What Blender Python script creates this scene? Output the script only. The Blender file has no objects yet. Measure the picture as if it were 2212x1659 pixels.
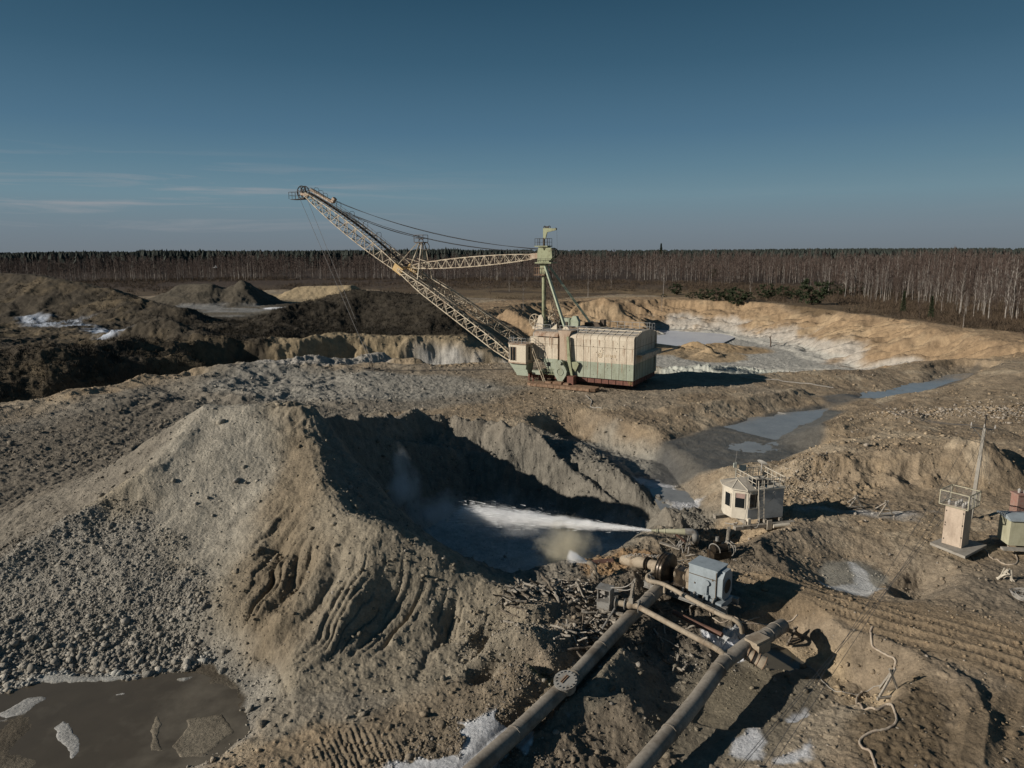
import bpy, bmesh, math, random
import numpy as np
from mathutils import Vector, Matrix
rad = math.radians
SC = bpy.context.scene
COL = SC.collection
# ---------------------------------------------------------------- camera
CH = 17.0; PITCH = 10.6; ROLL = 0.28; FPX = 1535.0
cam_d = bpy.data.cameras.new('camera'); cam = bpy.data.objects.new('camera', cam_d); COL.objects.link(cam)
cam.location = (0, 0, CH)
CAMR = Matrix.Rotation(rad(90 - PITCH), 3, 'X') @ Matrix.Rotation(rad(-ROLL), 3, 'Z')
cam.rotation_euler = CAMR.to_euler()
cam_d.sensor_fit = 'HORIZONTAL'; cam_d.sensor_width = 36; cam_d.lens = 36 * FPX / 2212
cam_d.clip_start = 0.5; cam_d.clip_end = 20000
SC.camera = cam
# ---------------------------------------------------------------- sun and sky
SUN_EL = 22.0
SUN_DIR = Vector((-0.956 * math.cos(rad(SUN_EL)), -0.292 * math.cos(rad(SUN_EL)), math.sin(rad(SUN_EL))))
sl = bpy.data.lights.new('sun', 'SUN'); sun = bpy.data.objects.new('sun', sl); COL.objects.link(sun)
sl.energy = 5.0; sl.angle = rad(0.5); sl.color = (1.0, 0.915, 0.80)
sun.rotation_euler = SUN_DIR.to_track_quat('Z', 'Y').to_euler(); sun.location = (-60, -20, 60)
W = bpy.data.worlds.new('World'); SC.world = W; W.use_nodes = True
nt = W.node_tree; nt.nodes.clear()
def N(t, **k):
    n = nt.nodes.new(t)
    for a, b in k.items(): setattr(n, a, b)
    return n
out = N('ShaderNodeOutputWorld'); bg = N('ShaderNodeBackground'); nt.links.new(bg.outputs[0], out.inputs[0])
sky = N('ShaderNodeTexSky'); sky.sky_type = 'NISHITA'; sky.sun_disc = False
sky.sun_elevation = rad(SUN_EL); sky.sun_rotation = math.atan2(SUN_DIR.x, SUN_DIR.y)
sky.air_density = 1.6; sky.dust_density = 1.2; sky.ozone_density = 3.0
bg.inputs[1].default_value = 0.1
tc = N('ShaderNodeTexCoord'); sp = N('ShaderNodeSeparateXYZ'); nt.links.new(tc.outputs['Generated'], sp.inputs[0])
rmp = N('ShaderNodeValToRGB'); nt.links.new(sp.outputs[2], rmp.inputs[0])
def lin(r, g, b):
    f = lambda c: (c / 255 / 12.92) if c / 255 <= .04045 else ((c / 255 + .055) / 1.055) ** 2.4
    return (f(r), f(g), f(b), 1)
els = [(0.0, lin(112, 122, 131)), (0.03, lin(112, 128, 140)), (0.072, lin(106, 135, 150)), (0.11, lin(90, 124, 144)), (0.153, lin(74, 110, 135)), (0.235, lin(53, 89, 113)), (0.31, lin(38, 73, 96)), (1.0, lin(18, 44, 66))]
cr = rmp.color_ramp
while len(cr.elements) < len(els): cr.elements.new(0.5)
for e, (p, c) in zip(cr.elements, els): e.position = p; e.color = c
# thin cirrus streaks low over the horizon
mp = N('ShaderNodeMapping'); mp.inputs['Scale'].default_value = (2.2, 2.2, 42); nt.links.new(tc.outputs['Generated'], mp.inputs[0])
nz = N('ShaderNodeTexNoise'); nz.inputs['Scale'].default_value = 1.6; nz.inputs['Detail'].default_value = 7; nz.inputs['Roughness'].default_value = .62; nz.inputs['Distortion'].default_value = .5
nt.links.new(mp.outputs[0], nz.inputs[0])
cl = N('ShaderNodeMapRange'); nt.links.new(nz.outputs[0], cl.inputs[0])
cl.inputs[1].default_value = .5; cl.inputs[2].default_value = .72
band = N('ShaderNodeValToRGB'); nt.links.new(sp.outputs[2], band.inputs[0])
be = band.color_ramp.elements
for p, v in ((0.0, 0), (0.02, .3), (0.075, 1), (0.10, .4), (0.13, 0)):
    e = be.new(p) if p not in (0.0,) else be[0]
    e.position = p; e.color = (v, v, v, 1)
be[-1].color = (0, 0, 0, 1)
mm = N('ShaderNodeMath', operation='MULTIPLY'); nt.links.new(cl.outputs[0], mm.inputs[0]); nt.links.new(band.outputs[0], mm.inputs[1])
m2 = N('ShaderNodeMath', operation='MULTIPLY'); nt.links.new(mm.outputs[0], m2.inputs[0]); m2.inputs[1].default_value = 1.0
lx = N('ShaderNodeMapRange'); nt.links.new(sp.outputs[0], lx.inputs[0]); lx.inputs[1].default_value = .0; lx.inputs[2].default_value = -.4; lx.inputs[3].default_value = .06; lx.inputs[4].default_value = 1
m3 = N('ShaderNodeMath', operation='MULTIPLY'); nt.links.new(m2.outputs[0], m3.inputs[0]); nt.links.new(lx.outputs[0], m3.inputs[1])
mixc = N('ShaderNodeMixRGB'); nt.links.new(m3.outputs[0], mixc.inputs[0]); nt.links.new(rmp.outputs[0], mixc.inputs[1]); mixc.inputs[2].default_value = lin(150, 152, 158)
sc10 = N('ShaderNodeVectorMath', operation='SCALE'); nt.links.new(mixc.outputs[0], sc10.inputs[0]); sc10.inputs['Scale'].default_value = 10
mx = N('ShaderNodeMixRGB'); mx.inputs[0].default_value = .96; nt.links.new(sky.outputs[0], mx.inputs[1]); nt.links.new(sc10.outputs[0], mx.inputs[2])
nt.links.new(mx.outputs[0], bg.inputs[0])
vs = SC.view_settings; vs.view_transform = 'Standard'; vs.look = 'None'; vs.exposure = 0; vs.gamma = 1
# ---------------------------------------------------------------- rays and places
def ray(u, v):
    return (CAMR @ Vector(((u - 1106) / FPX, (829.5 - v) / FPX, -1))).normalized()
def P(u, v, z=0.0):
    d = ray(u, v); t = (z - CH) / d.z
    return Vector((d.x * t, d.y * t, z))
def PD(u, v, D):
    d = ray(u, v); t = D / d.y          # D: distance measured straight ahead (along Y)
    return Vector((d.x * t, d.y * t, CH + d.z * t))
# ---------------------------------------------------------------- noise
RNG = np.random.RandomState(7)
_LAT = RNG.rand(16, 256, 256).astype(np.float32)
def vnoise(x, y, k=0):
    L = _LAT[k % 16]
    xi = np.floor(x); yi = np.floor(y)
    fx = (x - xi).astype(np.float32); fy = (y - yi).astype(np.float32)
    xi = xi.astype(np.int64) & 255; yi = yi.astype(np.int64) & 255
    x1 = (xi + 1) & 255; y1 = (yi + 1) & 255
    fx = fx * fx * (3 - 2 * fx); fy = fy * fy * (3 - 2 * fy)
    a = L[yi, xi]; b = L[yi, x1]; c = L[y1, xi]; d = L[y1, x1]
    return (a + (b - a) * fx) * (1 - fy) + (c + (d - c) * fx) * fy
def fbm(x, y, f, octv=4, k=0, gain=.5):
    s = 0; a = 1; t = 0
    ca, sa = .8, .6
    x = x * f; y = y * f
    for o in range(octv):
        s = s + a * (vnoise(x, y, k + o) - .5); t += a; a *= gain
        x, y = (ca * x - sa * y) * 2.03 + 11.3, (sa * x + ca * y) * 2.03 + 5.7
    return s / t * 2
def ridged(x, y, f, octv=3, k=0, gain=.5):
    s = 0; a = 1; t = 0
    x = x * f; y = y * f
    for o in range(octv):
        s = s + a * (1 - np.abs(2 * vnoise(x, y, k + o) - 1)); t += a; a *= gain
        x, y = (.8 * x - .6 * y) * 2.07 + 3.3, (.6 * x + .8 * y) * 2.07 + 7.7
    return s / t
def sstep(a, b, x):
    t = np.clip((x - a) / (b - a), 0, 1)
    return t * t * (3 - 2 * t)
def polydist(X, Y, pts, closed=False, zw=False):
    """distance to polyline and interpolated z"""
    pts = [(p[0], p[1], p[2] if len(p) > 2 else 0.0) for p in pts]
    best = np.full(X.shape, 1e9, np.float32); bz = np.zeros(X.shape, np.float32)
    n = len(pts)
    if n == 1:
        return np.hypot(X - pts[0][0], Y - pts[0][1]), np.full(X.shape, pts[0][2], np.float32)
    rng = range(n if closed else n - 1); ds = []; zs = []
    for i in rng:
        a = pts[i]; b = pts[(i + 1) % n]
        dx, dy = b[0] - a[0], b[1] - a[1]; L2 = dx * dx + dy * dy + 1e-9
        t = np.clip(((X - a[0]) * dx + (Y - a[1]) * dy) / L2, 0, 1)
        d = np.hypot(X - a[0] - t * dx, Y - a[1] - t * dy).astype(np.float32)
        best = np.minimum(best, d)
        if zw: ds.append(d); zs.append((a[2] + t * (b[2] - a[2])).astype(np.float32))
    if zw:                      # blend the crest heights so that they never jump between stretches
        sw = 0
        for d, z in zip(ds, zs): w = np.exp(-(d - best) / .8); bz += w * z; sw = sw + w
        bz /= sw
    return best, bz
def inpoly(X, Y, pts):
    c = np.zeros(X.shape, bool); n = len(pts)
    for i in range(n):
        a = pts[i]; b = pts[(i + 1) % n]
        if abs(a[1] - b[1]) < 1e-9: continue
        c ^= ((a[1] > Y) != (b[1] > Y)) & (X < (b[0] - a[0]) * (Y - a[1]) / (b[1] - a[1]) + a[0])
    return c
def sdist(X, Y, pts):
    """signed distance to polygon: negative inside"""
    d, _ = polydist(X, Y, pts, True)
    return np.where(inpoly(X, Y, pts), -d, d)
def smax(a, b, k):
    h = np.clip(.5 + .5 * (a - b) / k, 0, 1)
    return b + (a - b) * h + k * h * (1 - h)
def smin(a, b, k): return -smax(-a, -b, k)
QUAL = 1.15
# ================================================================ TERRAIN
def L(*uvz): return [P(*q) for q in uvz]
# broad lie of the land: sight lines of the photograph met with level planes (z), or a bearing at a distance
RB = []
def rb(*uvz):
    for u, v, z in uvz: RB.append(tuple(P(u, v, z)))
def rbw(*xyz): RB.extend(xyz)
# plateau round the machine and the open floor in front of it
rb((700, 850, 0), (900, 850, 0), (1100, 850, 0), (1250, 880, 0), (1000, 890, 0), (750, 860, 0), (560, 830, 0.2), (1400, 850, 0), (1500, 870, 0), (1650, 850, 0), (1600, 866, -.1), (1750, 815, -.3), (1850, 805, 0), (1200, 920, 0),
   (1350, 930, 0), (400, 860, 0), (300, 930, 0), (150, 980, 0), (0, 1000, 0), (0, 1100, 0), (150, 1050, 0), (300, 1000, 0), (0, 1180, 0), (1150, 830, 0), (1300, 840, 0))
# right side sands
rb((1900, 850, .1), (2000, 840, .6), (2150, 830, 1.4), (2212, 800, 2.0), (2100, 800, 1.0), (2212, 870, 1.6), (2000, 900, .9), (1850, 920, .5), (2150, 920, 1.3), (1780, 900, 0), (1800, 960, .9), (1950, 960, 1.3), (2100, 960, 1.6), (2212, 960, 1.6),
   (1650, 1060, .1), (1750, 1100, 0), (1850, 1070, 0), (1950, 1080, .1), (2100, 1070, .2), (2212, 1060, .4), (1500, 1090, .2), (1620, 1140, .2), (1720, 1130, .3), (1850, 1150, .1), (2000, 1150, .3), (2150, 1200, .4), (2212, 1230, .5), (1480, 1120, .3))
rb((1640, 915, -1.45), (1720, 905, -1.4), (1800, 884, -.75), (1810, 868, -.7), (1840, 885, -.3), (1500, 950, -.95), (1600, 980, -.95), (1700, 975, -.95), (1450, 985, -1.0), (1560, 935, -.9), (1400, 1000, -2), (1900, 853, -1.2), (2000, 832, -1.3))
# lower right
rb((1650, 1250, .3), (1800, 1260, .4), (2000, 1300, .6), (2212, 1350, .8), (1900, 1250, .3), (2100, 1290, .6), (1750, 1300, .4), (1950, 1370, .5), (2150, 1450, .6), (2212, 1560, .4), (2212, 1650, .3), (2050, 1600, .4), (1900, 1650, .3), (1800, 1560, -.1), (1900, 1500, .3), (2000, 1480, .6), (1750, 1640, -.2))
# foreground
rb((1250, 1340, .2), (1330, 1330, .1), (1420, 1290, 0), (1500, 1300, 0), (1350, 1400, -.6), (1450, 1450, -.9), (1420, 1550, -.9), (1350, 1620, -.7), (1200, 1600, -.3), (1550, 1500, -1.0), (1650, 1500, -1.0), (1600, 1600, -.9), (1500, 1650, -.8), (1700, 1420, -1.0),
   (1100, 1430, 0), (1050, 1480, .3), (1150, 1520, .2), (1000, 1560, -.1), (900, 1600, -.3), (1000, 1650, -.2), (1100, 1640, -.2), (750, 1580, -.5), (850, 1500, -.35), (650, 1500, -.5), (550, 1600, -.6), (300, 1500, -.8), (100, 1500, -.8), (0, 1600, -.8), (300, 1600, -.8), (500, 1659, -.6), (0, 1450, -.5), (450, 1420, -.4), (600, 1440, -.3), (0, 1350, -.1), (-200, 1300, 0), (-200, 1600, -.5), (-100, 1150, 0))
rbw((-14, 12, -.6), (0, 12, -.4), (12, 12, 0), (0, 4, 0), (-20, 5, 0), (20, 5, .3), (-60, 40, 0), (-60, 10, 0), (60, 30, 1), (60, 10, 1), (-40, 25, 0), (40, 22, .8), (-90, 60, 0), (90, 60, 1.5), (0, -40, 0), (-60, -40, 0), (60, -40, 0))
# forest plain beyond
for u in range(-1200, 3400, 300):
    rbw(tuple(PD(u, 600, 310)[:2]) + (.3,), tuple(PD(u, 600, 420)[:2]) + (.5,))
rb((1150, 655, .5), (1340, 640, .5), (1600, 652, .6), (1800, 678, .6), (2000, 703, .6), (2212, 728, .6), (2400, 752, .6), (2600, 780, .6), (2400, 725, .6), (2100, 690, .5), (1900, 660, .5), (2300, 745, .6))
# left hand heaps country
rb((620, 672, .3), (480, 660, .5), (350, 650, .5), (250, 660, 1), (420, 690, 1.2), (560, 700, .8), (600, 740, 2), (700, 735, 2.2), (850, 722, 2.0), (980, 705, 1.5), (1060, 700, .8),
   (300, 665, 1.0), (150, 700, 1.6), (60, 710, 1.8), (230, 715, 1.8), (0, 730, 2.0), (100, 760, 2.4), (450, 720, 1.5))
RB = np.array(RB)
def rbf_fit(pts, reg=.02):
    d = np.hypot(pts[:, None, 0] - pts[None, :, 0], pts[:, None, 1] - pts[None, :, 1])
    n = len(pts); A = np.zeros((n + 3, n + 3)); A[:n, :n] = -d - reg * np.eye(n) * 10
    A[:n, n] = 1; A[:n, n + 1:] = pts[:, :2] / 100; A[n:, :n] = A[:n, n:].T
    return np.linalg.solve(A, np.r_[pts[:, 2], 0, 0, 0])
_w = rbf_fit(RB)
GX0, GX1, GY0, GY1, GS = -420., 420., -60., 430., 1.25
gx = np.arange(GX0, GX1 + GS, GS); gy = np.arange(GY0, GY1 + GS, GS)
_GX, _GY = np.meshgrid(gx, gy)
_G = np.full(_GX.shape, _w[len(RB)]) + _GX / 100 * _w[len(RB) + 1] + _GY / 100 * _w[len(RB) + 2]
for (x, y, z), w in zip(RB, _w): _G -= w * np.sqrt((_GX - x) ** 2 + (_GY - y) ** 2 + .5)
_G = _G.astype(np.float32)
def base(X, Y):
    fx = np.clip((X - GX0) / GS, 0, len(gx) - 1.001); fy = np.clip((Y - GY0) / GS, 0, len(gy) - 1.001)
    i = fx.astype(int); j = fy.astype(int); fx = fx - i; fy = fy - j
    return (_G[j, i] * (1 - fx) + _G[j, i + 1] * fx) * (1 - fy) + (_G[j + 1, i] * (1 - fx) + _G[j + 1, i + 1] * fx) * fy
def near(X, Y, pts, r):
    a = np.array([[p[0], p[1]] for p in pts]); lo = a.min(0) - r; hi = a.max(0) + r
    return np.where((X > lo[0]) & (X < hi[0]) & (Y > lo[1]) & (Y < hi[1]))[0]
def mound(h, X, Y, pts, slope, top=0., reach=30., k=.4, slope2=None, brk=99.):
    reach = max(reach, top + (max(p[2] for p in pts) + 8.5) / (slope2 or slope))
    i = near(X, Y, pts, reach); x, y = X[i], Y[i]
    d, z = polydist(x, y, pts, False, True); d = np.maximum(d - top, 0)
    f = d * slope if slope2 is None else np.where(d < brk, d * slope, brk * slope + (d - brk) * slope2)
    h[i] = smax(h[i], z - f, k)
def cutv(h, X, Y, poly, slope, brk, k=1.):
    """a pit whose floor level follows its outline"""
    i = near(X, Y, poly, brk + 16); x, y = X[i], Y[i]
    d, z = polydist(x, y, poly, True, True); d = np.where(inpoly(x, y, poly), 0, d)
    nr = sstep(122, 116, y)
    f = np.minimum(d, brk) * slope + np.maximum(d - brk, 0) * 1.3
    h[i] = smin(h[i], z + np.maximum(f, d * .62 * nr), k)
def cut(h, X, Y, poly, z, slope, reach=12., k=.5, brk=3.):
    reach = max(reach, brk + (12 - z) / 1.3)
    i = near(X, Y, poly, reach); x, y = X[i], Y[i]
    d = sdist(x, y, poly)
    d = np.maximum(d, 0)
    h[i] = smin(h[i], z + np.minimum(d, brk) * slope + np.maximum(d - brk, 0) * max(1.3, slope), k)
def groove(h, X, Y, pts, depth, half):
    i = near(X, Y, pts, half * 4); d, _ = polydist(X[i], Y[i], pts)
    h[i] -= depth * np.exp(-(d / half) ** 2)
def trench(h, X, Y, pts, slope, half, reach=10., k=.3):
    reach = max(reach, half + 12 / slope)
    i = near(X, Y, pts, reach); x, y = X[i], Y[i]
    d, z = polydist(x, y, pts, False, True)
    h[i] = smin(h[i], z + np.maximum(d - half, 0) * slope, k)
# features -------------------------------------------------------
CREST = [PD(452, 880, 46.3), PD(520, 874, 46.0), PD(590, 878, 46), PD(640, 888, 45.6)]
LEFTR = [PD(452, 880, 46.3), PD(400, 935, 43.5), PD(345, 1000, 41), PD(200, 1092, 38.5), PD(45, 1195, 35.5), PD(-80, 1260, 33.5)]
SPUR = [CREST[-1], PD(668, 955, 42.5), PD(706, 1045, 38), PD(745, 1105, 35.3), PD(830, 1128, 33.9), PD(920, 1172, 33.4), PD(1000, 1232, 32.8), PD(1070, 1268, 32.1), PD(1140, 1292, 31.6)]
RIM = [CREST[-1] + Vector((.5, .3, -.3)), PD(700, 893, 52), PD(750, 900, 56), PD(820, 905, 60), PD(880, 890, 65), PD(960, 905, 65.5), PD(1060, 912, 64.5), PD(1150, 925, 61.5), PD(1165, 950, 58), PD(1195, 990, 53.5), PD(1250, 1040, 48.5), PD(1330, 1068, 46.6), PD(1420, 1092, 44.8), PD(1465, 1120, 42.4)]
HOLLOW = L((890, 1160, -5), (950, 1120, -5), (1010, 1102, -5), (1120, 1105, -5), (1200, 1120, -5), (1290, 1142, -4.6), (1370, 1150, -4.2), (1400, 1180, -4), (1340, 1215, -4.4), (1260, 1262, -4.6), (1180, 1300, -4.8), (1080, 1330, -5), (1000, 1275, -5), (930, 1215, -5))
PIT = [P(1195, 733, -7.3), P(1250, 722, -8), P(1420, 716, -8), P(1540, 722, -8), P(1626, 738, -8), P(1700, 760, -8), P(1756, 778, -8), P(1856, 793, -7), P(1940, 790, -5.5), P(2040, 784, -3.5), P(2150, 778, -2), P(2300, 784, -1.4), P(2500, 800, -.8), Vector((112, 118, -.8)), Vector((94, 118, -1.6)), Vector((76, 116, -2.5)), Vector((62, 116, -5)), Vector((48, 114, -7)), Vector((30, 112, -8)), Vector((20, 113, -8)), Vector((15, 120, -8))]
LPIT = [Vector(q) for q in ((-44, 115, -3.6), (-34, 118, -3.6), (-24, 121, -3.6), (-16, 123, -3.6), (-8, 124, -3.6), (1, 124, -3.6), (8, 119, -3.6), (5, 111, -3.6), (-8, 108, -3.6), (-20, 107, -3.6), (-38, 106, -3.6), (-46, 109, -3.6))]
GREY = [PD(600, 790, 103)]
def terrain(X, Y, flat=None):
    D = np.hypot(X, Y)
    # bend the coordinates so that banks break into spurs and gullies
    far = np.clip(D / 60, .55, 2.6)
    wx = (fbm(X, Y, .11, 4, 1) * 2.0 + fbm(X, Y, .5, 3, 4) * .5) * far * .75
    wy = (fbm(X, Y, .11, 4, 8) * 2.0 + fbm(X, Y, .5, 3, 11) * .5) * far * .75
    calm = sstep(20, 27, D)
    x = X + wx * .8 * calm; y = Y + wy * .8 * calm
    h = base(x, y).astype(np.float32)
    # --- far left heaps
    mound(h, x, y, [PD(-150, 585, 190), PD(60, 592, 185), PD(120, 602, 180), PD(220, 625, 175)], .42, 1, 50, 1.5)
    mound(h, x, y, [PD(220, 625, 175), PD(300, 650, 165), PD(380, 668, 160)], .35, .5, 40, 1)
    mound(h, x, y, [PD(400, 614, 240), PD(455, 612, 235)], .45, 1, 40, 1)
    mound(h, x, y, [PD(520, 606, 235)], .62, .8, 40, .7)
    mound(h, x, y, [PD(610, 640, 275), PD(650, 619, 270), PD(760, 616, 265), PD(800, 640, 262)], .40, 1, 40, 1)
    # dark overgrown hill
    mound(h, x, y, [PD(660, 655, 168), PD(720, 640, 165), PD(782, 626, 160), PD(850, 632, 158), PD(920, 640, 150), PD(960, 665, 142)], .5, .8, 50, 1.2)
    mound(h, x, y, [PD(500, 700, 150), PD(600, 672, 150), PD(680, 655, 155)], .4, .8, 40, 1.2)
    mound(h, x, y, [PD(520, 715, 138), PD(590, 706, 136)], .5, .8, 30, 1)
    # near left hills
    mound(h, x, y, [PD(250, 722, 122), PD(340, 692, 125), PD(400, 704, 122), PD(470, 735, 118)], .48, .8, 40, 1.2)
    mound(h, x, y, [PD(-250, 760, 92), PD(-50, 765, 92), PD(100, 762, 95), PD(200, 745, 101), PD(300, 738, 108), PD(420, 742, 112), PD(500, 765, 112)], .5, 1.5, 40, 1)
    # left trench under those hills and the hole before the ledge
    trench(h, x, y, [PD(-300, 905, 78), PD(-60, 900, 80), PD(130, 880, 86), PD(290, 850, 94), PD(430, 820, 101), PD(560, 800, 106)], 1.15, 2.2, 16, .8)
    cut(h, x, y, LPIT, -3.6, 1.3, 14, 1)
    mound(h, x, y, [PD(545, 800, 103), PD(600, 782, 106), PD(690, 778, 110), PD(760, 772, 113), PD(820, 765, 117)], .55, .6, 20, .6)
    mound(h, x, y, [PD(600, 806, 100), PD(575, 796, 102)], .5, .4, 10, .5)
    mound(h, x, y, [PD(840, 776, 109), PD(880, 776, 108), PD(930, 790, 107), PD(990, 800, 105)], .7, .4, 14, .6)
    # main pit behind
    cutv(h, x, y, PIT, .40, 21, 1.2)
    mound(h, x, y, [PD(1245, 660, 226), PD(1300, 642, 226), PD(1330, 655, 222), PD(1380, 680, 218)], .72, .6, 40, .8)
    mound(h, x, y, [PD(1100, 668, 190), PD(1150, 700, 180)], .8, .8, 30, .8)
    mound(h, x, y, [PD(1440, 752, 176), PD(1500, 738, 178), PD(1580, 742, 180)], .5, .4, 20, .6)
    mound(h, x, y, [PD(1535, 748, 168)], .65, .3, 16, .5)
    mound(h, x, y, [PD(1420, 790, 138), PD(1520, 788, 140), PD(1640, 796, 143), PD(1700, 800, 140)], .35, 3, 20, .5)
    # creek channel on the right
    WX, WY = X + wx * .3, Y + wy * .3
    cut(h, WX, WY, L((1880, 855, -1.2), (1960, 836, -1.2), (2060, 812, -1.2), (2100, 808, -1.2), (2060, 822, -1.2), (1980, 850, -1.2), (1910, 862, -1.2), (1870, 866, -1.2), (1865, 860, -1.2)), -1.25, .35, 8, .3)
    cut(h, WX, WY, L((1575, 922, -1.2), (1640, 908, -1.2), (1740, 893, -1.2), (1780, 884, -1.2), (1745, 905, -1.2), (1745, 930, -1.2), (1735, 948, -1.2), (1690, 950, -1.2), (1620, 935, -1.2)), -1.3, .4, 5, .3)
    cut(h, WX, WY, L((1430, 960, -1.2), (1520, 930, -1.2), (1600, 940, -1.2), (1700, 955, -1.2), (1740, 975, -1.2), (1680, 1000, -1.2), (1560, 1020, -1.2), (1440, 1010, -1.2)), -1.05, .5, 5, .3)
    trench(h, WX, WY, [P(1230, 950, -2.3), P(1320, 985, -2.6), P(1400, 1010, -2.4), P(1440, 1060, -2.4), P(1470, 1100, -2.4), P(1500, 1140, -2.2), P(1540, 1170, -1.6)], .75, 1.6, 9, .5)
    trench(h, WX, WY, [P(1540, 1175, -1.3), P(1600, 1185, -1.0), P(1680, 1195, -.7)], .7, .8, 6, .3)
    # sand banks of the right
    mound(h, WX, WY, [PD(1730, 990, 52.5), PD(1850, 980, 52.8), PD(2000, 985, 51.6), PD(2110, 965, 52.4), PD(2180, 985, 53)], .9, .5, 12, .4)
    mound(h, WX, WY, [PD(2085, 955, 51.5), PD(2125, 950, 51)], .85, .5, 12, .4)
    mound(h, WX, WY, [PD(1800, 915, 65.5), PD(1860, 893, 69.5), PD(1960, 890, 68)], .5, 1, 16, .4)
    mound(h, WX, WY, [PD(1450, 881, 75.5), PD(1520, 872, 77.5), PD(1600, 858, 80.5), PD(1650, 850, 82.5), PD(1720, 838, 86)], .55, .5, 9, .4)
    mound(h, WX, WY, [PD(1690, 848, 88), PD(1750, 828, 93), PD(1850, 808, 100)], .4, .6, 9, .4)
    mound(h, WX, WY, [PD(1700, 1150, 37.6), PD(1740, 1128, 39.2), PD(1775, 1142, 39), PD(1770, 1180, 37)], .7, .4, 6, .3)
    # puddle hollow between cabin and road
    cut(h, WX, WY, L((1770, 1210, 0), (1830, 1190, 0), (1900, 1200, 0), (1920, 1240, 0), (1850, 1262, 0), (1790, 1245, 0)), -.55, .35, 3, .25)
    cut(h, WX, WY, L((1940, 1245, 0), (1985, 1232, 0), (2000, 1250, 0), (1960, 1275, 0)), -.9, .8, 3, .25)
    # bank above the lower basins
    mound(h, WX, WY, [PD(1620, 1330, 30.4), PD(1700, 1338, 30.2), PD(1800, 1360, 29.1), PD(1900, 1382, 28), PD(2000, 1420, 26.3), PD(2080, 1470, 24.6), PD(2120, 1545, 22.6), PD(2100, 1650, 20.6)], .75, .3, 5, .2)
    cut(h, WX, WY, L((1560, 1395, -1.1), (1640, 1388, -1.1), (1720, 1410, -1.1), (1765, 1442, -1.1), (1850, 1480, -1.1), (1890, 1502, -1.1), (1840, 1530, -1.1), (1760, 1540, -1.1), (1700, 1570, -1.1), (1560, 1580, -1.1), (1500, 1560, -1.1)), -1.12, 1.05, 2.6, .15, 1.4)
    cut(h, WX, WY, L((1810, 1470, 0), (1870, 1470, 0), (1905, 1510, 0), (1850, 1520, 0)), -.55, 1.2, 2, .2)
    # platform of the pumps
    mound(h, WX, WY, [PD(1140, 1300, 31), PD(1230, 1275, 32.5), PD(1290, 1240, 34.5), PD(1380, 1190, 37.5), PD(1460, 1150, 40)], .9, .8, 7, .3)
    # the washed out hollow, its rim, and the great spoil heap
    cut(h, x, y, HOLLOW, -5, 1.0, 16, .9)
    mound(h, x * .5 + X * .5, y * .5 + Y * .5, RIM, 1.35, .35, 14, .3, .5, 1.6)
    xx = X + wx * .25; yy = Y + wy * .25
    mound(h, xx, yy, CREST, .60, .5, 32, .35, .36, 8)
    mound(h, xx, yy, LEFTR, .72, .3, 30, .7, .45, 4)
    mound(h, xx, yy, SPUR, .50, .25, 24, .3, .33, 6)
    cut(h, x * .6 + X * .4, y * .6 + Y * .4, HOLLOW, -5, 1.5, 7, .5)
    # pond hollow, bottom left, and little heaps among the pipes
    cut(h, WX, WY, L((-80, 1500, -1), (60, 1460, -1), (200, 1445, -1), (330, 1440, -1), (420, 1455, -1), (500, 1490, -1), (520, 1560, -1), (470, 1610, -1), (380, 1659, -1), (-80, 1700, -1)), -1.0, .2, 5, .2, 2.)
    mound(h, WX, WY, [PD(1330, 1400, 27.6), PD(1320, 1425, 27)], .75, .2, 3, .2)
    mound(h, WX, WY, [PD(1300, 1500, 24.9), PD(1340, 1508, 24.7)], .5, .35, 3, .2)
    mound(h, WX, WY, [PD(1120, 1360, 27.6), PD(1190, 1370, 27.4), PD(1230, 1395, 26.8)], .55, .3, 5, .3)
    mound(h, WX, WY, [PD(900, 1560, 24), PD(1000, 1510, 25), PD(1100, 1475, 25.6), PD(1160, 1480, 25.4)], .4, .5, 4, .3)
    mound(h, WX, WY, [PD(1380, 1225, 34.6), PD(1330, 1245, 33.8)], .7, .3, 3, .2)
    groove(h, WX, WY, L((1030, 1462, 0), (1070, 1445, 0), (1100, 1440, 0), (1150, 1446, 0), (1200, 1470, 0)), .9, .45)
    groove(h, WX, WY, L((570, 885, 7), (700, 905, 6)), 0, .5)
    bk = near(X, Y, [Vector((22, 47)), Vector((48, 56))], 3); h[bk] += (ridged(X[bk], Y[bk], .45, 4, 3) - .55) * 1.1 * sstep(0, 2.5, 3.5 - np.abs(Y[bk] - 51))
    rw = near(X, Y, RIM, 4); dr_, _ = polydist(X[rw], Y[rw], RIM); h[rw] += (ridged(X[rw], Y[rw], .5, 4, 12) - .55) * 1.0 * sstep(4, 1.2, dr_)
    cut(h, WX, WY, L((1648, 1400, -1.1), (1700, 1394, -1.1), (1742, 1430, -1.1), (1712, 1452, -1.1), (1655, 1440, -1.1)), -1.34, .3, 2, .12, 1.0)
    # the pipes have settled in their beds
    trench(h, X, Y, [P(1436, 1262, .15), P(1330, 1365, 0), P(1240, 1463, -.1), P(1120, 1578, -.2), P(930, 1760, -.4)], .8, .5, 4, .15)
    trench(h, X, Y, [P(1690, 1352, -.05), P(1650, 1376, -.1), P(1590, 1412, -.2), P(1505, 1512, -.3), P(1370, 1672, -.45), P(1290, 1770, -.5)], .8, .5, 4, .15)
    # --- surface relief
    rgh = np.full(X.shape, 1.0, np.float32)
    fall = D / 45
    h += fbm(X, Y, .22, 4, 3) * .22 * calm
    lc = sstep(104, 88, Y * .0 + X * 0 + 0) if False else (sstep(-12, -30, X + (Y - 100) * .25) * sstep(66, 82, Y - X * .0) )
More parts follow.
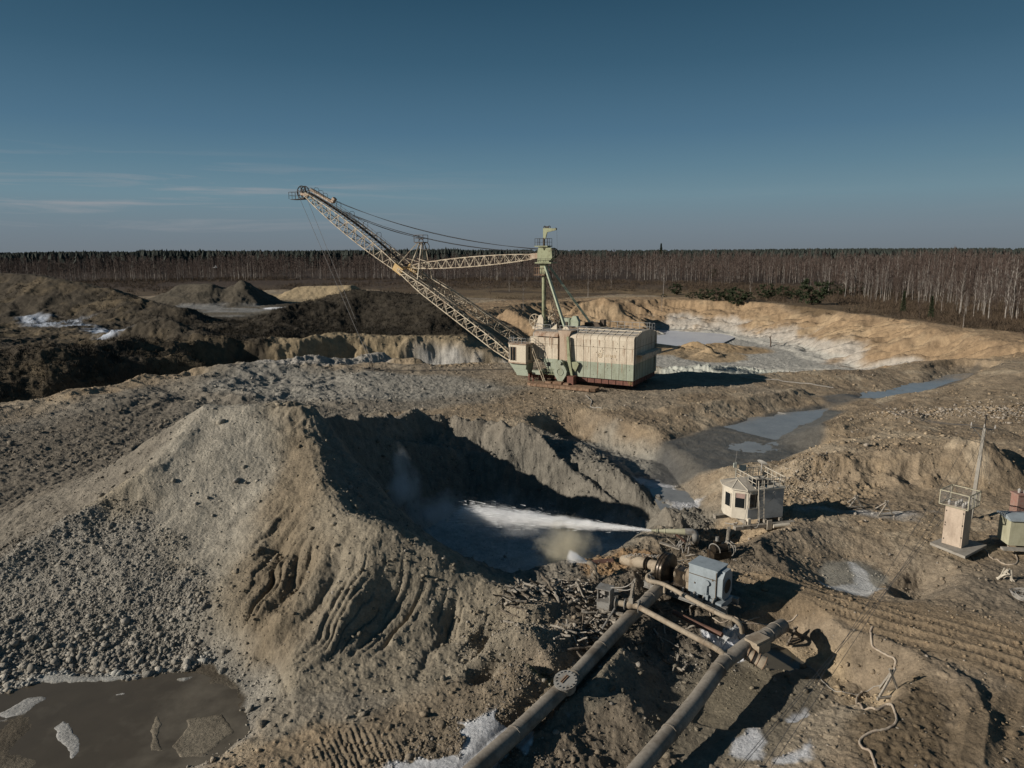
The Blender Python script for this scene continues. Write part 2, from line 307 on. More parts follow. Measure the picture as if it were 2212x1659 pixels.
    h += (ridged(X, Y, .16, 4, 9) - .5) * 1.9 * lc * sstep(190, 150, Y)
    wl = sstep(112, 120, Y) * sstep(2, 12, X) * sstep(-7.6, -6.2, h) * sstep(.6, -.6, h)
    qx = X * .55 + Y * .83
    h -= wl * (np.power(1 - np.abs(2 * vnoise(qx * .5, (X * .83 - Y * .55) * .07, 4) - 1), 3) * 1.9 + np.power(1 - np.abs(2 * vnoise(qx * 1.2, (X * .83 - Y * .55) * .15, 8) - 1), 2) * .8)
    # rills down the front of the heap
    FR = [PD(610, 960, 42), PD(670, 960, 42.5), PD(745, 1110, 35.8), PD(1000, 1236, 33.6), PD(1150, 1300, 31.6), PD(1150, 1420, 27.5), PD(850, 1500, 24.8), PD(470, 1460, 25.2), PD(470, 1300, 29.5), PD(540, 1100, 36)]
    front = inpoly(X, Y, FR)
    i = np.where(front)[0]; fx, fy = X[i], Y[i]
    q = fx * .93 - fy * .37 + fbm(fx, fy, .35, 3, 2) * .9; p = fx * .37 + fy * .93
    r = 1 - np.abs(2 * vnoise(q * 1.25, p * .085, 5) - 1); r2 = 1 - np.abs(2 * vnoise(q * 2.6 + 9, p * .17, 6) - 1); r3 = 1 - np.abs(2 * vnoise(q * 6.3 + 9, p * .5, 9) - 1)
    dsp, _ = polydist(fx, fy, SPUR); de_, _ = polydist(fx, fy, FR, True)
    m = sstep(0, 2.2, de_) * sstep(.6, 3.5, dsp) * sstep(-.35, .7, h[i]) * (.5 + .5 * sstep(-.3, .3, fbm(fx, fy, .2, 2, 13)))
    h[i] -= (np.power(r, 4) * 1.05 + np.power(r2, 3) * .42 + np.power(r3, 2) * .10) * m
    return h
def relief(X, Y, h, rock, rough):
    """small scale lumps: rock = clod strength, rough = general"""
    D = np.hypot(X, Y)
    n = fbm(X, Y, 1.1, 4, 6, .6) * .16 + fbm(X, Y, 5.0, 3, 9, .6) * .05
    c = np.power(ridged(X, Y, 1.5, 3, 2), 2) * .28 + np.power(vnoise(X * 5.5, Y * 5.5, 7), 2) * .16
    return h + n * rough + (c - .2) * rock
def mask(X, Y, poly, soft=1.0, amp=1.5, f=.35, k=0):
    i = near(X, Y, poly, soft + amp + 2); m = np.zeros(X.shape, np.float32)
    if len(i) == 0: return m
    x, y = X[i], Y[i]
    d = sdist(x, y, poly) + fbm(x, y, f, 4, k) * amp
    m[i] = sstep(soft, -soft, d); return m
def maskl(X, Y, pts, half, soft=.5, amp=.8, f=.6, k=0):
    i = near(X, Y, pts, half + soft + amp + 2); m = np.zeros(X.shape, np.float32)
    x, y = X[i], Y[i]
    d, _ = polydist(x, y, pts)
    m[i] = sstep(half + soft, half - soft, d + fbm(x, y, f, 4, k) * amp); return m
def surface(X, Y):
    """height, colour, wetness of the ground at (X, Y)"""
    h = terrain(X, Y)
    D = np.hypot(X, Y)
    n1 = fbm(X, Y, .12, 4, 2); n2 = fbm(X, Y, .6, 4, 5); n3 = fbm(X, Y, 3.1, 3, 8)
    C = np.zeros((len(X), 3), np.float32); C[:] = (.235, .185, .128)
    wet = np.zeros(len(X), np.float32); rock = np.full(len(X), .25, np.float32); rough = np.full(len(X), .8, np.float32)
    def put(m, c, rk=None, rg=None, wt=None):
        m = m.astype(np.float32)
        C[:] = C * (1 - m[:, None]) + np.array(c, np.float32) * m[:, None]
        if rk is not None: rock[:] = rock * (1 - m) + rk * m
        if rg is not None: rough[:] = rough * (1 - m) + rg * m
        if wt is not None: wet[:] = wet * (1 - m) + wt * m
    put(sstep(-.1, .5, n1) * .6, (.28, .218, .145))
    put(sstep(.1, .6, n2) * .5, (.19, .142, .09))
    put(sstep(.12, .3, fbm(X, Y, .3, 4, 13)) * .55, (.33, .275, .20), .3, 1.1)
    put(sstep(.1, .34, fbm(X, Y, .22, 4, 1)) * .6, (.15, .115, .078), .4, 1.2)
    put(sstep(.05, .3, fbm(X, Y, .07, 3, 12)) * .5, (.20, .175, .14))
    # plain: brown grass
    plain = L((-1800, 640, .5), (-200, 632, .5), (300, 640, .5), (600, 625, .5), (800, 625, .5), (1000, 642, .5), (1180, 648, .5), (1340, 634, .5), (1600, 648, .5), (1800, 673, .5), (2000, 699, .5), (2212, 722, .5), (2700, 790, .5), (3400, 860, .5)) + [Vector((3000, 60, .5)), Vector((9000, 60, .5)), Vector((9000, 12000, .5)), Vector((-9000, 12000, .5)), Vector((-9000, 200, .5))]
    pm = sdist(X, Y, plain); pm = sstep(2, -2, pm + fbm(X, Y, .1, 3, 1) * 4)
    put(pm, (.105, .075, .045), .05, .5, 0)
    put(pm * sstep(.0, .5, fbm(X, Y, .03, 4, 7)) * .8, (.17, .125, .072))
    put(pm * sstep(.1, .5, fbm(X, Y, .05, 4, 9)) * .8, (.055, .04, .028))
    put(pm * sstep(250, 420, D), (.05, .035, .026))
    rim = polydist(X, Y, [P(1150, 655, .5), P(1340, 641, .5), P(1600, 654, .5), P(1800, 680, .5), P(2000, 705, .5), P(2212, 730, .5), P(2500, 770, .5)])[0]
    put(sstep(5, 1, rim + n1 * 3) * .8, (.36, .28, .18), .1, .6)
    # grey clay floor and plateau
    greyp = L((-400, 900, 0), (0, 915, 0), (300, 850, 0), (580, 792, 0), (760, 812, 0), (1000, 818, 0), (1130, 840, 0), (1050, 868, 0), (860, 880, 0), (700, 905, 0), (800, 950, 0), (1000, 925, 0), (1200, 910, 0), (1400, 930, 0), (1480, 960, 0), (1440, 1040, 0), (1480, 1130, 0), (1380, 1190, 0), (1280, 1270, 0), (1150, 1300, 0), (1000, 1420, 0), (0, 1480, 0), (-500, 1400, 0))
    g = mask(X, Y, greyp, 2.0, 3.5, .1, 3)
    put(g, (.18, .16, .13), .25, 1.0)
    put(g * sstep(0, .5, n2) * .6, (.14, .125, .10))
    lt = L((560, 800, 0), (760, 814, 0), (1000, 820, 0), (1100, 838, 0), (900, 862, 0), (700, 872, 0), (560, 858, 0), (440, 850, 0))
    put(mask(X, Y, lt, 2, 3, .1, 5) * .8, (.24, .228, .20), .4, 1.0)
    put(mask(X, Y, L((-300, 930, 0), (0, 940, 0), (300, 870, 0), (420, 860, 0), (330, 980, 0), (150, 1100, 0), (0, 1130, 0), (-300, 1150, 0)), 2, 3, .1, 5) * .75, (.125, .108, .085), .5, 1.3)
    # creek muds
    for poly, c in ((L((1420, 960, -1), (1530, 925, -1), (1620, 900, -1), (1790, 872, -1), (1810, 900, -1), (1790, 935, -1), (1760, 980, -1), (1680, 1005, -1), (1560, 1025, -1), (1430, 1010, -1)), (.10, .094, .082)),
                    (L((1210, 930, -2), (1440, 990, -2), (1490, 1100, -2), (1540, 1160, -2), (1480, 1165, -2), (1420, 1080, -2), (1300, 1010, -2)), (.085, .083, .078)),
                    (L((1770, 862, -1), (1900, 845, -1), (2110, 800, -1), (2110, 815, -1), (1980, 858, -1), (1780, 885, -1)), (.12, .105, .085))):
        put(mask(X, Y, poly, .6, 1.2, .3, 4), c, .1, .35, .75)
    put(mask(X, Y, L((1200, 910, 0), (1330, 900, 0), (1420, 940, 0), (1400, 970, 0), (1290, 960, 0)), 1, 1.5, .3, 2) * .7, (.25, .235, .20), .8, 1.2)
    # pit at the back: chalk low, sand above
    pit = [(p.x, p.y) for p in PIT]
    dp = sdist(X, Y, pit)
    inpit = sstep(38, 33, dp) * sstep(112, 118, Y + X * .12) * (1 - pm)
    nz = fbm(X * .8, Y * .8, .16, 4, 6)
    put(inpit * .9, (.25, .175, .105), .2, 1.7)
    put(inpit * sstep(-.05, .4, fbm(X, Y, .2, 3, 11)) * .55, (.33, .25, .16))
    put(inpit * sstep(.05, .4, fbm(X, Y, .3, 4, 5)) * .5, (.15, .105, .065))
    put(inpit * sstep(1.0, -1.2, h + 4.9 + nz * 3.6) * sstep(40, 52, X) * .7, (.38, .365, .335), .2, 1)
    put(inpit * sstep(-6.7, -7.3, h + nz), (.31, .30, .27), .4, 1)
    gw = [PD(1420, 765, 150), PD(1560, 765, 152), PD(1700, 792, 140), PD(1640, 806, 134), PD(1420, 806, 130)]
    put(mask(X, Y, gw, 1.5, 3, .15, 2), (.36, .37, .33), 1.8, 1.4)
    put(maskl(X, Y, [PD(1580, 742, 180), PD(1500, 738, 178), PD(1440, 752, 176)], 9, 2, 3, .2), (.27, .195, .115), .3, 1)
    put(maskl(X, Y, [PD(1535, 752, 168)], 9, 1, 2, .2), (.30, .225, .14), .1, 1)
    # left country: dark scrub and earth
    leftp = [PD(-600, 910, 75), PD(0, 905, 79), PD(300, 850, 95), PD(560, 790, 105), PD(760, 765, 118), PD(1000, 745, 125), PD(1060, 690, 150), PD(990, 655, 175), PD(800, 622, 210), PD(600, 640, 240), PD(420, 620, 230), PD(200, 615, 230), PD(-600, 600, 240)]
    lm = mask(X, Y, leftp, 2, 3, .1, 9); HLP = 1
    put(lm, (.05, .041, .029), .2, 1.6)
    put(lm * sstep(-.1, .35, fbm(X, Y, .08, 4, 4) + .5 * fbm(X, Y, .4, 3, 2)) * .5, (.15, .115, .07))
    put(lm * sstep(.05, .4, fbm(X, Y, .25, 3, 10)) * .5, (.05, .04, .028))
    hill = [PD(470, 745, 128), PD(590, 770, 122), PD(760, 730, 128), PD(1000, 700, 132), PD(1000, 660, 150), PD(900, 640, 168), PD(780, 620, 180), PD(660, 640, 185), PD(480, 690, 165)]
    put(mask(X, Y, hill, 3, 3, .12, 2) * .92, (.030, .025, .018), .3, 1.7)
    ledge = [PD(590, 790, 104), PD(600, 752, 124), PD(760, 735, 128), PD(1000, 704, 132), PD(1110, 700, 140), PD(1140, 760, 120), PD(1100, 810, 106), PD(860, 800, 106)]
    put(mask(X, Y, ledge, 1.5, 2.5, .15, 6) * .9, (.26, .205, .13), .3, 1.6)
    ht = [PD(590, 640, 290), PD(660, 612, 290), PD(800, 610, 285), PD(840, 650, 240), PD(600, 665, 235)]
    put(mask(X, Y, ht, 3, 4, .06, 6) * .85, (.30, .235, .145), .1, 1.2)
    frost = [PD(270, 650, 250), PD(560, 640, 260), PD(600, 668, 200), PD(380, 690, 170), PD(300, 668, 210)]
    put(mask(X, Y, frost, 4, 6, .06, 3) * .8, (.13, .115, .09), .3, 1)
    put(maskl(X, Y, [PD(400, 614, 240), PD(455, 612, 235), PD(520, 606, 235)], 16, 3, 4, .1), (.07, .06, .045), .3, 1.6)
    sn = sstep(.0, .25, fbm(X * .6, Y, .12, 4, 12))
    put(mask(X, Y, frost, 4, 6, .06, 3) * sn * sstep(1.8, .8, h) * .75, (.22, .22, .215), .1, .6)
    put(maskl(X, Y, [PD(600, 668, 215), PD(660, 664, 218)], 4, 1, 2), (.75, .76, .78), 0, .2)
    fr2 = [PD(60, 690, 160), PD(180, 688, 160), PD(290, 735, 125), PD(230, 745, 120), PD(180, 712, 140), PD(40, 705, 150)]
    put(mask(X, Y, fr2, 2, 4, .1, 5) * sstep(-.3, .05, fbm(X, Y, .3, 4, 12)) * .85, (.42, .47, .55), .2, .8)
    put(mask(X, Y, [PD(600, 770, 112), PD(850, 765, 119), PD(850, 800, 104), PD(640, 812, 100), PD(560, 805, 101)], 1, 1.5, .2, 3) * .85, (.30, .285, .26), .6, 1.2)
    put(mask(X, Y, [PD(880, 720, 128), PD(1120, 735, 125), PD(1120, 800, 107), PD(980, 790, 110), PD(900, 760, 116)], 2, 4, .2, 8) * sstep(2.2, -1, h) * .8, (.33, .33, .32), .8, 1.2)
    put(maskl(X, Y, [PD(850, 790, 107), PD(930, 790, 107), PD(990, 800, 105)], 3.5, 1, 1.5, .3), (.24, .19, .13), .9, 1.3)
    # the spoil heap: pale dry grey left, browner clay right, rubble at its foot
    heap = [PD(452, 868, 47.5), PD(660, 870, 49), PD(760, 1100, 37), PD(1000, 1225, 36), PD(1180, 1290, 33.3), PD(1180, 1400, 27.5), PD(850, 1500, 25), PD(480, 1430, 26), PD(0, 1470, 25.5), PD(-100, 1290, 33.5), PD(45, 1190, 36.3), PD(200, 1088, 39.3), PD(345, 996, 42)]
    hm = mask(X, Y, heap, .8, 1.0, .4, 1)
    put(hm, (.215, .187, .142), .12, 1.0)
    put(hm * sstep(.0, .5, n2) * .5, (.20, .172, .128))
    pale = [PD(440, 865, 48.5), PD(560, 868, 48.5), PD(600, 1000, 40), PD(520, 1100, 36), PD(440, 1190, 32.5), PD(300, 1120, 36), PD(300, 1010, 41)]
    put(mask(X, Y, pale, 1.5, 1.8, .3, 3) * .85, (.285, .262, .218), .05, .7)
    brown = [PD(640, 880, 46), PD(700, 1050, 38), PD(680, 1300, 29.5), PD(470, 1440, 26), PD(480, 1290, 29.5), PD(560, 1050, 38)]
    put(mask(X, Y, brown, 1.3, 1.3, .4, 5) * .85, (.165, .132, .09), .25, 1)
    rub = [PD(300, 1080, 38), PD(430, 1170, 33), PD(440, 1330, 29), PD(440, 1440, 26.5), PD(0, 1470, 25.5), PD(-200, 1350, 30), PD(60, 1180, 38)]
    put(mask(X, Y, rub, .8, 1.0, .5, 5), (.235, .218, .187), .35, 1.0)
    # washed hollow: blue grey wet clay floor, colour lifted in place of sky fill
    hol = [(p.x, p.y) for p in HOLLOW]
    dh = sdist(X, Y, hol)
    put(sstep(8, 4, dh + n2) * sstep(1.8, -1.0, h), (.15, .138, .115), .6, 1.8, .1)  # walls: colour darkened to carry the sun-shadow on them
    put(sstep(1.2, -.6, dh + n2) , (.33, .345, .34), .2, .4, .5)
    # lower right sands, roads, basins
    lr = L((1600, 1230, .4), (1760, 1180, .4), (2212, 1330, .5), (2500, 1450, .5), (2500, 1800, 0), (1750, 1700, 0), (1800, 1600, 0), (2000, 1600, 0), (1750, 1400, 0), (1600, 1330, 0))
    put(mask(X, Y, lr, .8, .8, .5, 2) * .9, (.21, .167, .118), .2, .9)
    rd = L((1590, 1235, .4), (1740, 1240, .4), (2212, 1360, .6), (2500, 1440, .6), (2500, 1560, .6), (2212, 1490, .6), (2000, 1410, .5), (1760, 1310, .4), (1620, 1290, .3))
    rm = mask(X, Y, rd, .3, .5, .6, 7)
    put(rm, (.21, .16, .105), .03, .35)
    tn = L((2050, 1659, .3), (2060, 1550, .4), (2120, 1490, .5), (2212, 1490, .5), (2400, 1659, .4)); tm = mask(X, Y, tn, .4, .5, .6, 7)
    put(tm, (.175, .135, .09), .03, .35)
    scrub = L((1840, 1540, .3), (1990, 1450, .6), (2070, 1500, .6), (2080, 1659, .3), (1900, 1659, .3))
    put(mask(X, Y, scrub, .5, .9, .7, 3) * .8, (.10, .074, .045), .3, 1.2)
    pal = L((1660, 1310, .5), (1830, 1360, .5), (1850, 1440, 0), (1990, 1470, .3), (1900, 1500, .3), (1740, 1430, -.5), (1650, 1380, -.3))
    put(mask(X, Y, pal, .4, .6, .7, 6) * .75, (.36, .28, .18), .1, .8)
    bas = L((1540, 1380, -1), (1640, 1375, -1), (1760, 1440, -1), (1780, 1520, -1), (1700, 1600, -1), (1640, 1659, -1), (1300, 1659, -1), (1240, 1560, -1), (1280, 1420, -1), (1380, 1330, -.5), (1450, 1310, -.3))
    put(mask(X, Y, bas, .5, .6, .6, 2), (.155, .135, .102), .15, .4, .4)
    put(mask(X, Y, L((1380, 1330, -.5), (1520, 1330, -.5), (1500, 1440, -.8), (1420, 1500, -.9), (1340, 1440, -.6)), .5, .6, .6, 9) * .7, (.14, .128, .105), .5, .7, .4)
    put(mask(X, Y, L((1560, 1440, -1), (1680, 1420, -1), (1700, 1470, -1), (1640, 1550, -1), (1530, 1570, -1), (1500, 1520, -1)), .4, .4, .6, 4) * .9, (.16, .138, .10), .02, .1, .45)
    dk = L((1350, 1250, 0), (1560, 1230, 0), (1640, 1330, 0), (1560, 1380, -.3), (1400, 1400, -.5), (1300, 1340, 0), (1200, 1345, 0), (1180, 1300, 0))
    put(mask(X, Y, dk, .5, .8, .8, 5) * .8, (.13, .11, .085), .5, .9, .25)
    put(mask(X, Y, L((1440, 1150, .2), (1500, 1130, .2), (1700, 1190, .2), (1680, 1230, .2), (1560, 1215, .2), (1420, 1210, 0)), .5, .8, .8, 5) * .7, (.085, .072, .055), .7, 1.1, .3)
    put(mask(X, Y, L((1260, 1215, 0), (1340, 1190, 0), (1420, 1215, 0), (1330, 1260, 0), (1270, 1260, 0)), .4, .7, .8, 5) * .8, (.26, .165, .085), .8, 1)
    put(mask(X, Y, L((1490, 1110, 0), (1560, 1060, 0), (1740, 1080, 0), (1900, 1040, 0), (1900, 1060, 0), (1740, 1130, 0), (1600, 1160, 0), (1530, 1160, 0)), .5, .9, .8, 8) * .7, (.28, .215, .14), 1.0, 1.1)
    # frost and salt crusts: puddle, bottom middle
    pud = L((1770, 1215, 0), (1830, 1190, 0), (1890, 1198, 0), (1920, 1240, 0), (1860, 1265, 0), (1800, 1250, 0))
    put(mask(X, Y, pud, .3, .5, .8, 1), (.23, .215, .18), 0, .1, .4)
    put(mask(X, Y, L((1775, 1245, 0), (1800, 1264, 0), (1860, 1270, 0), (1915, 1256, 0), (1885, 1238, 0), (1862, 1205, 0), (1840, 1196, 0), (1852, 1240, 0), (1810, 1248, 0)), .15, .4, 1, 3) * .9, (.46, .46, .45), 0, .1, .56)
    put(mask(X, Y, L((1740, 1085, 0), (1990, 1100, 0), (1960, 1125, 0), (1820, 1115, 0), (1740, 1105, 0)), .8, 1.2, .6, 3) * sstep(-.1, .2, fbm(X * .4, Y, 1.0, 4, 9)) * .8, (.34, .335, .325), 0, .3, .4)
    fbt = L((830, 1659, -.3), (860, 1620, -.3), (1000, 1545, 0), (1160, 1500, .2), (1180, 1560, 0), (1380, 1540, -.8), (1400, 1659, -.8), (1200, 1720, -.4))
    put(mask(X, Y, fbt, .3, .6, .8, 2) * .8, (.14, .115, .085), .4, .9)
    ice = sstep(.02, .10, fbm(X, Y, .75, 4, 14))
    put(mask(X, Y, fbt, .3, .6, .8, 2) * ice * .95, (.43, .44, .455), 0, .12, .56)
    for q in (L((1560, 1640, -.9), (1620, 1580, -.9), (1660, 1600, -.9), (1640, 1659, -.9)), L((1690, 1540, -.8), (1740, 1515, -.8), (1760, 1535, -.8), (1720, 1560, -.8)), L((1680, 1650, -.5), (1750, 1610, -.5), (1760, 1659, -.5))):
        put(mask(X, Y, q, .15, .35, 1.2, 4) * .9, (.44, .45, .47), 0, .12, .56)
    put(maskl(X, Y, L((1400, 1030, -2), (1440, 1050, -2), (1480, 1075, -2)), 1.0, .4, .8, 1) * .8, (.45, .46, .48), 0, .3)
    put(maskl(X, Y, L((1530, 1365, -.4), (1590, 1362, -.4), (1600, 1385, -.4)), .35, .15, .4, 2), (.62, .64, .68), .5, .8)
    # bottom left pan: pale shore, brown mud, crust patches
    pan = L((-300, 1520, -1), (0, 1495, -1), (110, 1462, -1), (300, 1462, -1), (420, 1440, -1), (450, 1400, -.5), (480, 1430, -1), (540, 1480, -1), (545, 1590, -1), (460, 1640, -1), (380, 1680, -1), (-300, 1760, -1))
    pd_ = mask(X, Y, pan, .5, .8, .4, 3)
    put(mask(X, Y, pan, 1.3, 1.3, .4, 3) * .85, (.30, .29, .26), .1, .4)
    put(sstep(.35, .65, mask(X, Y, [((a.x - p0[0]) * .93 + p0[0], (a.y - p0[1]) * .93 + p0[1]) for p0 in [(float(np.mean([q.x for q in pan])), float(np.mean([q.y for q in pan])))] for a in pan], .5, .7, .4, 5)), (.085, .07, .05), 0, .06, .6)
    put(pd_ * sstep(.1, .5, fbm(X, Y, .22, 3, 9)) * .7, (.14, .12, .09), 0, .05, .5)
    for q in (L((310, 1580, -1), (340, 1530, -1), (360, 1560, -1), (350, 1620, -1), (320, 1625, -1)), L((370, 1610, -1), (400, 1550, -1), (480, 1540, -1), (520, 1580, -1), (440, 1630, -1), (380, 1640, -1))):
        put(mask(X, Y, q, .2, .3, .8, 3) * .7, (.19, .165, .125), 0, .05, .57)
    for q in (L((100, 1575, -1), (140, 1540, -1), (165, 1560, -1), (180, 1620, -1), (150, 1650, -1)), L((-10, 1540, -1), (60, 1505, -1), (115, 1500, -1), (60, 1540, -1), (0, 1560, -1)), L((245, 1500, -1), (280, 1490, -1), (270, 1500, -1))):
        put(mask(X, Y, q, .12, .35, 1.0, 6) * .95, (.31, .305, .29), .05, .3, .57)
    crust = maskl(X, Y, L((-120, 1540, -1), (0, 1500, -1), (70, 1468, -1), (200, 1466, -1), (330, 1462, -1), (410, 1452, -1), (440, 1425, -1)), .32, .15, .5, 1.2, 4) * sstep(-.25, .05, fbm(X, Y, .7, 3, 6))
    put(crust * .95, (.34, .335, .31), .1, .4, .56)
    fan = L((540, 1480, -.5), (860, 1500, -.3), (840, 1540, -.4), (700, 1560, -.5), (560, 1610, -.6))
    put(mask(X, Y, fan, .4, .7, .5, 6) * .8, (.20, .18, .145), .3, .5, .1)
    put(mask(X, Y, L((1120, 1445, 0), (1180, 1450, 0), (1200, 1480, 0), (1150, 1470, 0)), .2, .3, 1, 1) * .8, (.12, .13, .06), .2, .5, .2)
    # fine tint everywhere
    C[:] *= (1.17 * (1 + .12 * n3 + .14 * n2))[:, None]
    # machine tracks
    def tracks(m, a, dirx, diry, offs, dep=.075, per=.27):
        u = (X - a.x) * dirx + (Y - a.y) * diry; w = -(X - a.x) * diry + (Y - a.y) * dirx + fbm(X, Y, .08, 2, 5) * .7
        o = np.zeros(X.shape, np.float32)
        for k in offs:
            e = np.exp(-((w - k) / .27) ** 4)
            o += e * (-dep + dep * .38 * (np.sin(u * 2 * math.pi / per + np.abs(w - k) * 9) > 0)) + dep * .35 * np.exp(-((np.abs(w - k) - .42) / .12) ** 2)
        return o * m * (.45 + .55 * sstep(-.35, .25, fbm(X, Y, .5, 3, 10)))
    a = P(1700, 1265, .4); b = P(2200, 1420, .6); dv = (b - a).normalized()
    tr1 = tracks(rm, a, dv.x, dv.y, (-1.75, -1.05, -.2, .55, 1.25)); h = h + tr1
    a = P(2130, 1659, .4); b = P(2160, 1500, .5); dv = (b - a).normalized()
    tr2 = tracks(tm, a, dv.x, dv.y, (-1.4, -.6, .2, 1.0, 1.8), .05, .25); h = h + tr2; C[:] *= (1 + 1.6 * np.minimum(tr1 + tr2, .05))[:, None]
    for (q0, q1, of) in ((P(820, 880, 0), P(1080, 860, 0), (-.9, .9, 2.4)), (P(1000, 905, 0), P(1560, 868, 0), (-1.1, 1.1)), (P(60, 1120, 0), P(330, 930, 0), (-1, 1, 2.6)), (P(1950, 900, .9), P(2212, 850, 1.4), (-1, 1)), (P(1760, 1010, .9), P(2080, 930, 1), (-1, 1))):
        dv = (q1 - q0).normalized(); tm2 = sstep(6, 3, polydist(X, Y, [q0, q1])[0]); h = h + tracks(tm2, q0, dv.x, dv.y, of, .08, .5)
    t3 = mask(X, Y, L((640, 1600, 0), (760, 1540, 0), (930, 1490, 0), (1100, 1440, 0), (1180, 1500, 0), (1130, 1560, 0), (900, 1620, 0), (700, 1640, 0)), .3, .5, .6, 7)
    C[:] = C * (1 - .7 * t3[:, None] * (1 - sstep(.3, .5, C[:, :1]))) + np.array((.19, .155, .11)) * .7 * t3[:, None] * (1 - sstep(.3, .5, C[:, :1]))
    h = h + (np.power(np.abs(np.sin((X * .9 + Y * .45) * 15 + n2 * 1.6)), 2) * .05 * t3 * sstep(-.1, .25, n1 + n2 * .7))
    hr = relief(X, Y, h, rock * sstep(420, 150, D) , rough)
    lip = mask(X, Y, pan, .6, .9, .4, 3); hr = hr * (1 - lip * .75) + (-1.075 + fbm(X, Y, .5, 4, 12) * .09) * lip * .75
    for q in (L((100, 1575, -1), (140, 1540, -1), (165, 1560, -1), (180, 1620, -1), (150, 1650, -1)), L((-10, 1540, -1), (60, 1505, -1), (115, 1500, -1), (60, 1540, -1), (0, 1560, -1)), L((245, 1500, -1), (280, 1490, -1), (270, 1500, -1)), L((310, 1580, -1), (340, 1530, -1), (360, 1560, -1), (350, 1620, -1), (320, 1625, -1)), L((370, 1610, -1), (400, 1550, -1), (480, 1540, -1), (520, 1580, -1), (440, 1630, -1), (380, 1640, -1))):
        mq = mask(X, Y, q, .2, .35, 1.0, 6); hr = np.where(mq > .02, np.maximum(hr, -1.2 + .18 * mq), hr)
    hr = hr * (1 - crust) + (-1.0 + .03 * fbm(X, Y, 2.0, 3, 2)) * crust
    lp = mask(X, Y, L((1600, 1380, -1.1), (1640, 1372, -1.1), (1720, 1372, -1.1), (1780, 1420, -1.1), (1760, 1480, -1.1), (1660, 1475, -1.1), (1610, 1430, -1.1)), .25, .2, .6, 3)
    pl = mask(X, Y, L((1650, 1402, -1.1), (1700, 1396, -1.1), (1738, 1430, -1.1), (1710, 1448, -1.1), (1658, 1438, -1.1)), .4, .3, .6, 5)
    low = sstep(-.3, -.9, hr); hr = hr * (1 - lp * low) + (-1.10 + fbm(X, Y, 1.0, 3, 4) * .04) * lp * low - .22 * pl
    return hr.astype(np.float32), C, wet
# ---- the sheet of ground: finer near, coarser far
def log_rows(a, b, r):
    n = int(math.log(b / a) / r); return a * np.exp(np.arange(n + 1) * math.log(b / a) / n)
def ground_mesh(q=1.0):
    rr = np.r_[np.linspace(.5, 15, 12), log_rows(15.6, 320, .0028 / q), log_rows(325, 9000, .03)]
    aa = np.r_[np.linspace(-100, -41, 90), np.linspace(-40.9, 40.9, int(1080 * q)), np.linspace(41, 100, 90)]
    A, R = np.meshgrid(np.radians(aa), rr)
    X = (np.sin(A) * R).ravel(); Y = (np.cos(A) * R).ravel()
    Z = np.empty(len(X), np.float32); C = np.empty((len(X), 3), np.float32); Wt = np.empty(len(X), np.float32)
    B = 260000
    for s in range(0, len(X), B):
        Z[s:s + B], C[s:s + B], Wt[s:s + B] = surface(X[s:s + B], Y[s:s + B])
    nr, na = A.shape
    idx = np.arange(nr * na).reshape(nr, na)
    F = np.stack([idx[:-1, :-1], idx[:-1, 1:], idx[1:, 1:], idx[1:, :-1]], -1).reshape(-1, 4)[:, ::-1]
    me = bpy.data.meshes.new('ground')
    me.vertices.add(len(X)); me.vertices.foreach_set('co', np.stack([X, Y, Z], -1).astype(np.float32).ravel())
    me.loops.add(F.size); me.loops.foreach_set('vertex_index', F.ravel().astype(np.int32))
    me.polygons.add(len(F)); me.polygons.foreach_set('loop_start', np.arange(0, F.size, 4, dtype=np.int32)); me.polygons.foreach_set('loop_total', np.full(len(F), 4, np.int32))
    me.polygons.foreach_set('use_smooth', np.ones(len(F), bool))
    me.update(calc_edges=True)
    ca = me.attributes.new('tint', 'FLOAT_COLOR', 'POINT'); ca.data.foreach_set('color', np.c_[np.clip(C, 0, 1), Wt].astype(np.float32).ravel())
    return me
def hz(x, y):
    """ground height under a point"""
    return float(surface(np.array([x], float), np.array([y], float))[0][0])
def hzs(xs, ys): return surface(np.asarray(xs, float), np.asarray(ys, float))[0]
